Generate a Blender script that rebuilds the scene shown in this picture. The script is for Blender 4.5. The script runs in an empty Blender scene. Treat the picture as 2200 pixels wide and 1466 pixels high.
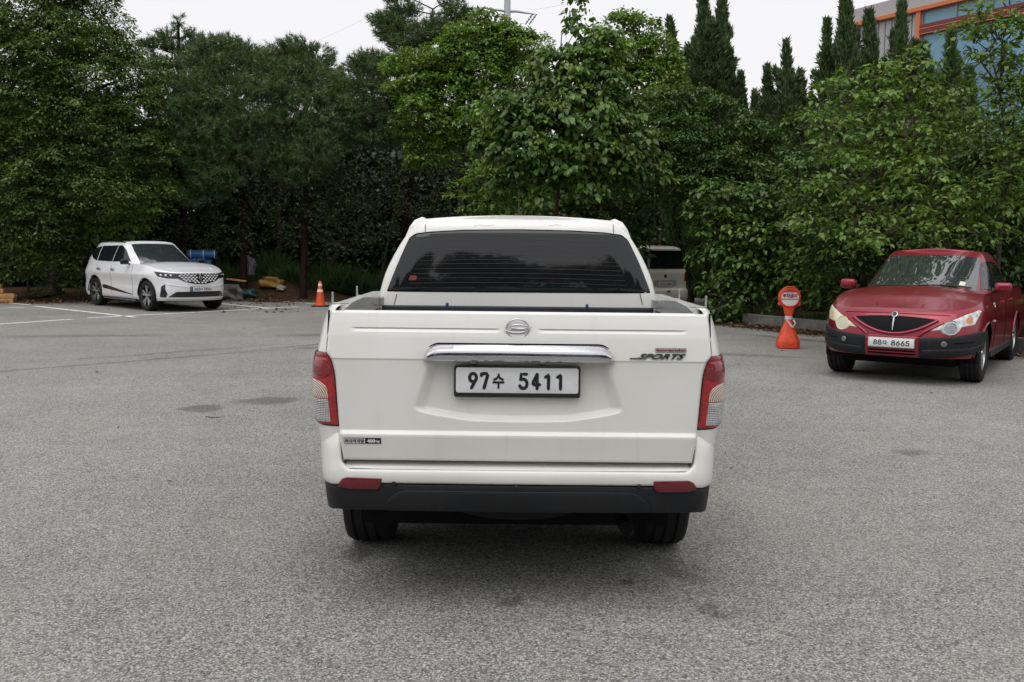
import bpy, bmesh, math, random
import numpy as np
from mathutils import Vector, Matrix
from mathutils.geometry import delaunay_2d_cdt

random.seed(7)
RNG = np.random.default_rng(11)
SC = bpy.context.scene
COL = SC.collection
R = math.radians

# ------------------------------------------------------------------ camera
F_PX, Y_HOR, CAM_H, ROLL = 2080.0, 534.0, 1.576, R(0.6)
PITCH = math.atan((733 - Y_HOR) / F_PX)
cam_d = bpy.data.cameras.new('camera')
cam = bpy.data.objects.new('camera', cam_d)
COL.objects.link(cam)
cam_d.sensor_width = 36.0
cam_d.lens = 36.0 * F_PX / 2200.0
cam_d.clip_start = 0.05
cam_d.clip_end = 3000
_fw = Vector((0, math.cos(PITCH), -math.sin(PITCH)))
_up0 = Vector((0, math.sin(PITCH), math.cos(PITCH)))
_rt0 = Vector((1, 0, 0))
_rt = _rt0 * math.cos(ROLL) + _up0 * math.sin(ROLL)
_up = _up0 * math.cos(ROLL) - _rt0 * math.sin(ROLL)
m = Matrix((( _rt.x, _up.x, -_fw.x, 0), (_rt.y, _up.y, -_fw.y, 0), (_rt.z, _up.z, -_fw.z, CAM_H), (0, 0, 0, 1)))
cam.matrix_world = m
SC.camera = cam

# ------------------------------------------------------------------ sky, sun, exposure
SUN_EL, SUN_AZ = R(70), R(200)
world = bpy.data.worlds.new('World')
SC.world = world
world.use_nodes = True
wn = world.node_tree
wn.nodes.clear()
w_out = wn.nodes.new('ShaderNodeOutputWorld')
w_bg = wn.nodes.new('ShaderNodeBackground')
w_sky = wn.nodes.new('ShaderNodeTexSky')
w_sky.sky_type = 'NISHITA'
w_sky.sun_disc = False
w_sky.sun_elevation = SUN_EL
w_sky.sun_rotation = SUN_AZ
w_sky.air_density = 1.0
w_sky.dust_density = 6.0
w_sky.ozone_density = 1.0
w_hsv = wn.nodes.new('ShaderNodeHueSaturation')
w_hsv.inputs['Saturation'].default_value = 0.10
w_mix = wn.nodes.new('ShaderNodeMix')
w_mix.data_type = 'RGBA'
w_mix.inputs[0].default_value = 0.72          # closed cloud deck over the clear sky
w_mix.inputs[7].default_value = (11.15, 11.05, 11.35, 1)
w_bg.inputs['Strength'].default_value = 0.10
wn.links.new(w_sky.outputs[0], w_hsv.inputs['Color'])
wn.links.new(w_hsv.outputs[0], w_mix.inputs[6])
wn.links.new(w_mix.outputs[2], w_bg.inputs['Color'])
wn.links.new(w_bg.outputs[0], w_out.inputs['Surface'])

sun_d = bpy.data.lights.new('sun', 'SUN')
sun_d.energy = 1.2
sun_d.angle = R(60)
sun_d.color = (1.0, 0.98, 0.95)
sun = bpy.data.objects.new('sun', sun_d)
COL.objects.link(sun)
# the sun lamp shines from azimuth SUN_AZ (clockwise from +Y), elevation SUN_EL
_sd = Vector((math.sin(SUN_AZ) * math.cos(SUN_EL), math.cos(SUN_AZ) * math.cos(SUN_EL), math.sin(SUN_EL)))
sun.rotation_euler = _sd.to_track_quat('Z', 'Y').to_euler()
sun.location = _sd * 60

SC.view_settings.view_transform = 'Standard'
SC.view_settings.look = 'None'
SC.view_settings.exposure = 0.07
SC.view_settings.gamma = 1.0
SC.view_settings.use_curve_mapping = False
SC.cycles.max_bounces = 6
SC.cycles.diffuse_bounces = 3
SC.cycles.glossy_bounces = 3
SC.cycles.transmission_bounces = 4
SC.cycles.transparent_max_bounces = 6
SC.cycles.use_denoising = True
SC.cycles.caustics_reflective = False
SC.cycles.caustics_refractive = False

# ------------------------------------------------------------------ picture <-> place
def ray(px, py):
    return _fw + _rt * ((px - 1100) / F_PX) - _up * ((py - 733) / F_PX)
def at(px, py, Y):
    d = ray(px, py); return Vector((0, 0, CAM_H)) + d * (Y / d.y)
def gnd(px, py, z=0.0):
    d = ray(px, py); return Vector((0, 0, CAM_H)) + d * ((z - CAM_H) / d.z)

# ------------------------------------------------------------------ material helpers
MATS = {}
def new_mat(name):
    mt = bpy.data.materials.new(name); mt.use_nodes = True
    nt = mt.node_tree; nt.nodes.clear()
    out = nt.nodes.new('ShaderNodeOutputMaterial')
    MATS[name] = mt
    return mt, nt, out
def N(nt, kind, **kw):
    n = nt.nodes.new(kind)
    for k, v in kw.items():
        if k.startswith('i_'):
            key = k[2:]
            key = int(key) if key.isdigit() else key.replace('_', ' ')
            n.inputs[key].default_value = v
        else:
            setattr(n, k, v)
    return n
def L(nt, a, b): nt.links.new(a, b)
def rgb(c): return (c[0], c[1], c[2], 1.0)
def ramp(nt, fac, stops, interp='LINEAR'):
    r = nt.nodes.new('ShaderNodeValToRGB'); r.color_ramp.interpolation = interp
    e = r.color_ramp.elements
    while len(e) > 1: e.remove(e[-1])
    e[0].position = stops[0][0]; e[0].color = rgb(stops[0][1])
    for p, c in stops[1:]:
        q = e.new(p); q.color = rgb(c)
    L(nt, fac, r.inputs[0]); return r.outputs[0]
def mixc(nt, fac, a, b, mode='MIX'):
    n = nt.nodes.new('ShaderNodeMix'); n.data_type = 'RGBA'; n.blend_type = mode
    for sock, v in ((n.inputs[0], fac), (n.inputs[6], a), (n.inputs[7], b)):
        if isinstance(v, bpy.types.NodeSocket): L(nt, v, sock)
        elif isinstance(v, (int, float)): sock.default_value = v
        else: sock.default_value = rgb(v)
    return n.outputs[2]
def mth(nt, op, a, b=None, c=None):
    n = nt.nodes.new('ShaderNodeMath'); n.operation = op
    for i, v in enumerate((a, b, c)):
        if v is None: continue
        if isinstance(v, bpy.types.NodeSocket): L(nt, v, n.inputs[i])
        else: n.inputs[i].default_value = v
    return n.outputs[0]
def noise(nt, scale, detail=4, rough=0.55, vec=None, out=0):
    n = N(nt, 'ShaderNodeTexNoise'); n.inputs['Scale'].default_value = scale
    n.inputs['Detail'].default_value = detail; n.inputs['Roughness'].default_value = rough
    if vec is not None: L(nt, vec, n.inputs['Vector'])
    return n.outputs[out]
def coords(nt, kind='Object'):
    return N(nt, 'ShaderNodeTexCoord').outputs[kind]
def mapping(nt, vec, loc=(0, 0, 0), rot=(0, 0, 0), scale=(1, 1, 1)):
    n = N(nt, 'ShaderNodeMapping'); L(nt, vec, n.inputs[0])
    n.inputs[1].default_value = loc; n.inputs[2].default_value = rot; n.inputs[3].default_value = scale
    return n.outputs[0]
def bump(nt, h, strength=0.3, dist=0.01):
    n = N(nt, 'ShaderNodeBump'); n.inputs['Strength'].default_value = strength
    n.inputs['Distance'].default_value = dist; L(nt, h, n.inputs['Height']); return n.outputs[0]

def plain(name, col, rough=0.5, metal=0.0, spec=0.5, coat=0.0, coat_r=0.05, var=0.0, vscale=8.0, bmp=0.0, bscale=200.0):
    if name in MATS: return MATS[name]
    mt, nt, out = new_mat(name)
    p = N(nt, 'ShaderNodeBsdfPrincipled')
    p.inputs['Base Color'].default_value = rgb(col)
    p.inputs['Roughness'].default_value = rough
    p.inputs['Metallic'].default_value = metal
    p.inputs['Specular IOR Level'].default_value = spec
    p.inputs['Coat Weight'].default_value = coat
    p.inputs['Coat Roughness'].default_value = coat_r
    if var > 0:
        nz = noise(nt, vscale, 5, 0.6, coords(nt))
        dark = tuple(c * (1 - var) for c in col); lite = tuple(min(1, c * (1 + var)) for c in col)
        L(nt, ramp(nt, nz, [(0.3, dark), (0.7, lite)]), p.inputs['Base Color'])
        rr = mth(nt, 'MULTIPLY_ADD', nz, 0.25, rough - 0.12)
        L(nt, rr, p.inputs['Roughness'])
    if bmp > 0:
        L(nt, bump(nt, noise(nt, bscale, 2, 0.5, coords(nt)), bmp, 0.002), p.inputs['Normal'])
    L(nt, p.outputs[0], out.inputs[0])
    return mt

def paint(name, col, dirt=(0.30, 0.27, 0.22), dirt_amt=0.12, rough=0.35, coat=0.7, coat_r=0.06, metal=0.0, flake=0.0, streak=0.0, spec=0.5):
    mt, nt, out = new_mat(name)
    p = N(nt, 'ShaderNodeBsdfPrincipled')
    p.inputs['Specular IOR Level'].default_value = spec
    co = coords(nt)
    n1 = noise(nt, 2.3, 6, 0.6, co)
    n2 = noise(nt, 60, 3, 0.6, co)
    msk = mth(nt, 'MULTIPLY', ramp(nt, n1, [(0.42, (0, 0, 0)), (0.8, (1, 1, 1))]), dirt_amt)
    sx = N(nt, 'ShaderNodeSeparateXYZ'); L(nt, co, sx.inputs[0])
    low = N(nt, 'ShaderNodeMapRange'); L(nt, sx.outputs[2], low.inputs[0])
    low.inputs[1].default_value = 0.95; low.inputs[2].default_value = 0.35
    low.inputs[3].default_value = 0.0; low.inputs[4].default_value = dirt_amt * 1.2
    lown = mth(nt, 'MULTIPLY', low.outputs[0], mth(nt, 'ADD', n1, 0.2))
    tot = mth(nt, 'ADD', msk, lown)
    if streak > 0:
        stv = mapping(nt, co, scale=(26, 26, 1.3))
        st = ramp(nt, noise(nt, 1.0, 4, 0.6, stv), [(0.60, (0, 0, 0)), (0.78, (1, 1, 1))])
        tot = mth(nt, 'ADD', tot, mth(nt, 'MULTIPLY', st, streak))
    tot = mth(nt, 'MINIMUM', tot, 0.8)
    base = mixc(nt, tot, col, dirt)
    L(nt, base, p.inputs['Base Color'])
    p.inputs['Metallic'].default_value = metal
    rr = mth(nt, 'MULTIPLY_ADD', tot, 0.5, rough); L(nt, rr, p.inputs['Roughness'])
    p.inputs['Coat Weight'].default_value = coat
    cr = mth(nt, 'MULTIPLY_ADD', n1, 0.10, coat_r); L(nt, cr, p.inputs['Coat Roughness'])
    L(nt, bump(nt, n2, 0.015, 0.002), p.inputs['Normal'])
    L(nt, p.outputs[0], out.inputs[0])
    return mt

def leaf_mat(name, cols, trans=0.35, rough=0.45, clump=0.9):
    mt, nt, out = new_mat(name)
    geo = N(nt, 'ShaderNodeNewGeometry')
    n1 = noise(nt, clump, 3, 0.6, coords(nt))
    f = mth(nt, 'MULTIPLY_ADD', n1, 1.1, mth(nt, 'MULTIPLY_ADD', geo.outputs['Random Per Island'], 0.55, -0.33))
    k = len(cols)
    c = ramp(nt, f, [(0.12 + 0.76 * i / (k - 1), cols[i]) for i in range(k)])
    d = N(nt, 'ShaderNodeBsdfPrincipled')
    L(nt, c, d.inputs['Base Color']); d.inputs['Roughness'].default_value = rough
    d.inputs['Specular IOR Level'].default_value = 0.35
    t = N(nt, 'ShaderNodeBsdfTranslucent')
    L(nt, mixc(nt, 1.0, c, (1.25, 1.35, 0.6), 'MULTIPLY'), t.inputs[0])
    ms = N(nt, 'ShaderNodeMixShader'); ms.inputs[0].default_value = trans
    L(nt, d.outputs[0], ms.inputs[1]); L(nt, t.outputs[0], ms.inputs[2])
    L(nt, ms.outputs[0], out.inputs[0])
    return mt

# ------------------------------------------------------------------ object helpers
def tag(o, label=None, cat=None, group=None, kind=None):
    if label: o['label'] = label
    if cat: o['category'] = cat
    if group: o['group'] = group
    if kind: o['kind'] = kind
    return o
def thing(name, label, cat, loc=(0, 0, 0), rz=0.0, group=None):
    o = bpy.data.objects.new(name, None); COL.objects.link(o)
    o.empty_display_size = 0.2
    o.location = loc; o.rotation_euler = (0, 0, rz)
    return tag(o, label, cat, group)
def link(name, me, mat=None, parent=None):
    if mat is not None and not me.materials: me.materials.append(mat)
    o = bpy.data.objects.new(name, me); COL.objects.link(o)
    if parent is not None: o.parent = parent
    return o
def np_mesh(name, V, Fs, smooth=False):
    """V (n,3); Fs list of int arrays, each (k,3) or (k,4)"""
    if isinstance(Fs, np.ndarray): Fs = [Fs]
    me = bpy.data.meshes.new(name)
    V = np.asarray(V, np.float32)
    me.vertices.add(len(V)); me.vertices.foreach_set('co', V.ravel())
    tot = np.concatenate([np.full(len(f), f.shape[1], np.int32) for f in Fs])
    idx = np.concatenate([f.astype(np.int32).ravel() for f in Fs])
    start = np.concatenate([[0], np.cumsum(tot)[:-1]]).astype(np.int32)
    me.loops.add(len(idx)); me.loops.foreach_set('vertex_index', idx)
    me.polygons.add(len(tot)); me.polygons.foreach_set('loop_start', start)
    if smooth: me.polygons.foreach_set('use_smooth', np.ones(len(tot), bool))
    me.update(calc_edges=True); me.validate()
    return me
def pmesh(name, verts, faces, smooth=False):
    me = bpy.data.meshes.new(name); me.from_pydata([tuple(map(float, v)) for v in verts], [], faces)
    if smooth:
        for p in me.polygons: p.use_smooth = True
    me.update(); return me
def fix_normals(me, flip=False):
    bm = bmesh.new(); bm.from_mesh(me); bmesh.ops.recalc_face_normals(bm, faces=bm.faces)
    bm.to_mesh(me); bm.free(); return me
def autosmooth(me, ang=35):
    bm = bmesh.new(); bm.from_mesh(me)
    bmesh.ops.remove_doubles(bm, verts=bm.verts, dist=1e-5)
    bmesh.ops.recalc_face_normals(bm, faces=bm.faces)
    for f in bm.faces: f.smooth = True
    ca = R(ang)
    for e in bm.edges:
        if len(e.link_faces) == 2:
            e.smooth = e.calc_face_angle(0) < ca
        else: e.smooth = True
    bm.to_mesh(me); bm.free(); return me
class MB:
    """collects simple shapes into one mesh"""
    def __init__(s): s.v = []; s.f = []
    def add(s, v, f):
        o = len(s.v); s.v += [tuple(map(float, p)) for p in v]; s.f += [tuple(i + o for i in q) for q in f]; return s
    def box(s, c, d, rz=0.0, M=None):
        x, y, z = d[0] / 2, d[1] / 2, d[2] / 2
        P = [Vector((a * x, b * y, e * z)) for a in (-1, 1) for b in (-1, 1) for e in (-1, 1)]
        rot = M if M is not None else Matrix.Rotation(rz, 3, 'Z')
        P = [rot @ p + Vector(c) for p in P]
        return s.add(P, [(0, 1, 3, 2), (4, 6, 7, 5), (0, 4, 5, 1), (2, 3, 7, 6), (0, 2, 6, 4), (1, 5, 7, 3)])
    def tube(s, pts, rad, seg=8, cap=True, flat=1.0):
        pts = [Vector(p) for p in pts]; n = len(pts)
        rr = rad if hasattr(rad, '__len__') else [rad] * n
        V = []; prev = None
        for i, p in enumerate(pts):
            t = (pts[min(i + 1, n - 1)] - pts[max(i - 1, 0)])
            if t.length < 1e-9: t = Vector((0, 0, 1))
            t.normalize()
            if prev is None:
                a = Vector((0, 0, 1)) if abs(t.z) < 0.9 else Vector((1, 0, 0))
                u = t.cross(a).normalized()
            else:
                u = (prev - t * prev.dot(t)); u = u.normalized() if u.length > 1e-6 else t.orthogonal().normalized()
            prev = u; w = t.cross(u)
            for k in range(seg):
                a = 2 * math.pi * k / seg
                V.append(p + u * math.cos(a) * rr[i] + w * math.sin(a) * rr[i] * flat)
        Fq = []
        for i in range(n - 1):
            for k in range(seg):
                a = i * seg + k; b = i * seg + (k + 1) % seg
                Fq.append((a, b, b + seg, a + seg))
        if cap:
            Fq.append(tuple(range(seg - 1, -1, -1))); Fq.append(tuple((n - 1) * seg + k for k in range(seg)))
        return s.add(V, Fq)
    def lathe(s, prof, seg=32, axis='Z', c=(0, 0, 0), sx=1.0, sy=1.0):
        V = []
        for r, h in prof:
            for k in range(seg):
                a = 2 * math.pi * k / seg
                x, y = r * math.cos(a) * sx, r * math.sin(a) * sy
                if axis == 'Z': p = (x, y, h)
                elif axis == 'X': p = (h, x, y)
                else: p = (x, h, y)
                V.append((p[0] + c[0], p[1] + c[1], p[2] + c[2]))
        Fq = []
        for i in range(len(prof) - 1):
            for k in range(seg):
                a = i * seg + k; b = i * seg + (k + 1) % seg
                Fq.append((a, b, b + seg, a + seg))
        return s.add(V, Fq)
    def grid(s, P, close_u=False):
        P = np.asarray(P); n, mm = P.shape[:2]
        Fq = []
        for i in range(n - 1):
            for j in range(mm - 1):
                a = i * mm + j; Fq.append((a, a + 1, a + mm + 1, a + mm))
        return s.add(P.reshape(-1, 3), Fq)
    def prism(s, poly, y0, y1, plane='XZ'):
        n = len(poly)
        f = (lambda a, b, h: (a, h, b)) if plane == 'XZ' else ((lambda a, b, h: (a, b, h)) if plane == 'XY' else (lambda a, b, h: (h, a, b)))
        V = [f(a, b, y0) for a, b in poly] + [f(a, b, y1) for a, b in poly]
        Fq = [tuple(range(n)), tuple(range(2 * n - 1, n - 1, -1))]
        for i in range(n): Fq.append((i, (i + 1) % n, n + (i + 1) % n, n + i))
        return s.add(V, Fq)
    def build(s, name, mat, parent=None, smooth=0, bevel=0.0, segs=2):
        me = pmesh(name, s.v, s.f)
        fix_normals(me)
        if bevel > 0:
            bm = bmesh.new(); bm.from_mesh(me)
            bmesh.ops.remove_doubles(bm, verts=bm.verts, dist=1e-5)
            es = [e for e in bm.edges if len(e.link_faces) == 2 and e.calc_face_angle(0) > R(30)]
            bmesh.ops.bevel(bm, geom=es, offset=bevel, segments=segs, profile=0.5, affect='EDGES', clamp_overlap=True)
            bm.to_mesh(me); bm.free()
        if smooth: autosmooth(me, smooth)
        return link(name, me, mat, parent)

def hermite(tab):
    xs = np.array([t[0] for t in tab], float); ys = np.array([t[1] for t in tab], float)
    n = len(xs)
    if n == 1: return lambda q: np.zeros_like(np.asarray(q, float)) + ys[0]
    d = np.diff(ys) / np.diff(xs); mm = np.zeros(n); mm[0] = d[0]; mm[-1] = d[-1]
    for i in range(1, n - 1):
        mm[i] = 0 if d[i - 1] * d[i] <= 0 else 2 * d[i - 1] * d[i] / (d[i - 1] + d[i])
    def f(q):
        q = np.clip(np.asarray(q, float), xs[0], xs[-1])
        k = np.clip(np.searchsorted(xs, q) - 1, 0, n - 2); h = xs[k + 1] - xs[k]; t = (q - xs[k]) / h
        return ((2 * t**3 - 3 * t**2 + 1) * ys[k] + (t**3 - 2 * t**2 + t) * h * mm[k] + (-2 * t**3 + 3 * t**2) * ys[k + 1] + (t**3 - t**2) * h * mm[k + 1])
    return f
def lin(tab):
    xs = [t[0] for t in tab]; ys = [t[1] for t in tab]
    return lambda q: np.interp(q, xs, ys)
def sstep(a, b, x):
    t = np.clip((np.asarray(x, float) - a) / (b - a), 0, 1); return t * t * (3 - 2 * t)

def omap(fn, sign=1.0):
    """surface map fn(u,v)->(n,3) with an offset along its normal"""
    def g(u, v, off=0.0):
        u = np.asarray(u, float); v = np.asarray(v, float)
        P = fn(u, v); e = 2e-3
        du = fn(u + e, v) - fn(u - e, v); dv = fn(u, v + e) - fn(u, v - e)
        n = np.cross(du, dv); n /= (np.linalg.norm(n, axis=1, keepdims=True) + 1e-12)
        return P + n * (sign * np.broadcast_to(np.asarray(off, float), u.shape))[:, None]
    return g
def flat_map(o, ux, vx, nrm):
    o, ux, vx, nrm = map(np.array, (o, ux, vx, nrm))
    def g(u, v, off=0.0):
        u = np.asarray(u, float); v = np.asarray(v, float)
        off = np.broadcast_to(np.asarray(off, float), u.shape)
        return o + u[:, None] * ux + v[:, None] * vx + off[:, None] * nrm
    return g
def rpoly(pts, r, n=5):
    """round the corners of a polygon; r a number or one per corner"""
    k = len(pts); out = []
    rs = r if hasattr(r, '__len__') else [r] * k
    for i in range(k):
        p0, p1, p2 = Vector(pts[i - 1]), Vector(pts[i]), Vector(pts[(i + 1) % k])
        a, b = (p0 - p1), (p2 - p1); la, lb = a.length, b.length
        rr = min(rs[i], la * 0.49, lb * 0.49)
        if rr < 1e-5: out.append(tuple(p1)); continue
        a = p1 + a.normalized() * rr; b = p1 + b.normalized() * rr
        for j in range(n + 1):
            t = j / n; out.append(tuple(a * (1 - t)**2 + p1 * 2 * t * (1 - t) + b * t * t))
    return out
def mirror(poly): return [(-x, y) for x, y in reversed(poly)]
def _dist_poly(P, poly):
    A = np.array(poly, float); B = np.roll(A, -1, 0); d = np.full(len(P), 1e9)
    for a, b in zip(A, B):
        ab = b - a; t = np.clip(((P - a) @ ab) / (ab @ ab + 1e-15), 0, 1)
        d = np.minimum(d, np.linalg.norm(P - a - t[:, None] * ab, axis=1))
    return d
def _inside(P, poly):
    A = np.array(poly, float); B = np.roll(A, -1, 0); c = np.zeros(len(P), bool)
    for a, b in zip(A, B):
        k = (a[1] > P[:, 1]) != (b[1] > P[:, 1])
        with np.errstate(divide='ignore', invalid='ignore'):
            x = (b[0] - a[0]) * (P[:, 1] - a[1]) / (b[1] - a[1] + 1e-15) + a[0]
        c ^= k & (P[:, 0] < x)
    return c
def patch_mesh(name, poly, fn, off=0.003, depth=0.01, sp=0.03, edge=0.0, dome=0.0, domer=0.05, rim=None):
    """a plate cut to the outline poly (u,v), laid on the surface fn, with thickness; edge rounds its rim"""
    bd = []
    for i in range(len(poly)):
        a = np.array(poly[i], float); b = np.array(poly[(i + 1) % len(poly)], float)
        k = max(1, int(np.ceil(np.linalg.norm(b - a) / sp)))
        bd += [a + (b - a) * j / k for j in range(k)]
    bd = np.array(bd)
    lo, hi = bd.min(0), bd.max(0)
    gx, gy = np.meshgrid(np.arange(lo[0] + sp * 0.37, hi[0], sp), np.arange(lo[1] + sp * 0.41, hi[1], sp))
    G = np.stack([gx.ravel(), gy.ravel()], 1)
    if len(G):
        G = G[_inside(G, bd)]
    if len(G):
        G = G[_dist_poly(G, bd) > sp * 0.45]
    pts = [bd]
    if edge > 0:
        c = bd.copy(); nx = np.roll(bd, -1, 0) - np.roll(bd, 1, 0)
        nr = np.stack([-nx[:, 1], nx[:, 0]], 1); nr /= np.linalg.norm(nr, axis=1, keepdims=True) + 1e-12
        area = 0.5 * np.sum(bd[:, 0] * np.roll(bd[:, 1], -1) - np.roll(bd[:, 0], -1) * bd[:, 1])
        if area < 0: nr = -nr
        for q in (0.35, 1.0):
            I = bd + nr * edge * q
            I = I[_inside(I, bd)]
            if len(I): I = I[_dist_poly(I, bd) > edge * q * 0.8]
            if len(I): pts.append(I)
        if len(G): G = G[_dist_poly(G, bd) > edge * 1.3]
    pts.append(G)
    P = np.concatenate([p for p in pts if len(p)])
    nb = len(bd)
    res = delaunay_2d_cdt([Vector(p) for p in P.tolist()], [(i, (i + 1) % nb) for i in range(nb)], [], 1, 1e-7)
    V2 = np.array([tuple(v) for v in res[0]]); T = [tuple(t) for t in res[2]]
    d = _dist_poly(V2, bd)
    o = np.full(len(V2), off, float)
    if edge > 0: o -= edge * 0.7 * (1 - np.clip(d / edge, 0, 1))**2
    if dome: o += dome * (1 - (1 - np.clip(d / domer, 0, 1))**2)
    V3 = fn(V2[:, 0], V2[:, 1], o)
    V = V3.tolist(); Fq = [list(t) for t in T]
    if depth > 0:
        from collections import Counter
        cnt = Counter()
        for t in T:
            for i in range(3): cnt[tuple(sorted((t[i], t[(i + 1) % 3])))] += 1
        bnd = [e for e, c in cnt.items() if c == 1]
        ids = sorted({i for e in bnd for i in e}); mp = {}
        low = fn(V2[ids, 0], V2[ids, 1], o[ids] - depth)
        for k, i in enumerate(ids): mp[i] = len(V); V.append(low[k].tolist())
        Fq += [[e[0], e[1], mp[e[1]], mp[e[0]]] for e in bnd]
    me = pmesh(name, V, Fq)
    autosmooth(me, 40)
    # the plate looks outwards
    return me
def patch(name, poly, fn, mat, parent, **kw):
    return link(name, patch_mesh(name, poly, fn, **kw), mat, parent)

def text_mesh(body, size, fn, u=0.0, v=0.0, off=0.002, thick=0.001, bold=0.0, shear=0.0, width=None, height=None, spacing=1.0):
    cu = bpy.data.curves.new('lettering', 'FONT'); cu.body = body; cu.size = 1.0
    cu.align_x = 'CENTER'; cu.align_y = 'CENTER'; cu.extrude = 0.0; cu.offset = bold; cu.shear = shear
    cu.space_character = spacing; cu.resolution_u = 4
    o = bpy.data.objects.new('lettering', cu); COL.objects.link(o)
    dg = bpy.context.evaluated_depsgraph_get(); dg.update()
    me = bpy.data.meshes.new_from_object(o.evaluated_get(dg))
    bpy.data.objects.remove(o); bpy.data.curves.remove(cu)
    n = len(me.vertices); co = np.zeros(n * 3); me.vertices.foreach_get('co', co); co = co.reshape(-1, 3)
    lo, hi = co.min(0), co.max(0); co -= (lo + hi) / 2
    sx = sy = size
    if width: sx = width / (hi[0] - lo[0])
    if height: sy = height / (hi[1] - lo[1])
    if width and not height: sy = sx
    if height and not width: sx = sy
    U, Vv = co[:, 0] * sx + u, co[:, 1] * sy + v
    top = fn(U, Vv, off + thick); bot = fn(U, Vv, off - 0.001)
    faces = [tuple(p.vertices) for p in me.polygons]
    from collections import Counter
    cnt = Counter()
    for t in faces:
        for i in range(len(t)): cnt[tuple(sorted((t[i], t[(i + 1) % len(t)])))] += 1
    Fq = list(faces) + [(e[0], e[1], e[1] + n, e[0] + n) for e, c in cnt.items() if c == 1]
    bpy.data.meshes.remove(me)
    r = pmesh('lettering', top.tolist() + bot.tolist(), Fq)
    return fix_normals(r)
def text(name, body, size, fn, mat, parent, **kw):
    return link(name, text_mesh(body, size, fn, **kw), mat, parent)
def grid_obj(name, P, mat, parent, ang=40):
    mb = MB(); mb.grid(P); me = pmesh(name, mb.v, mb.f); autosmooth(me, ang); return link(name, me, mat, parent)
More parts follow.
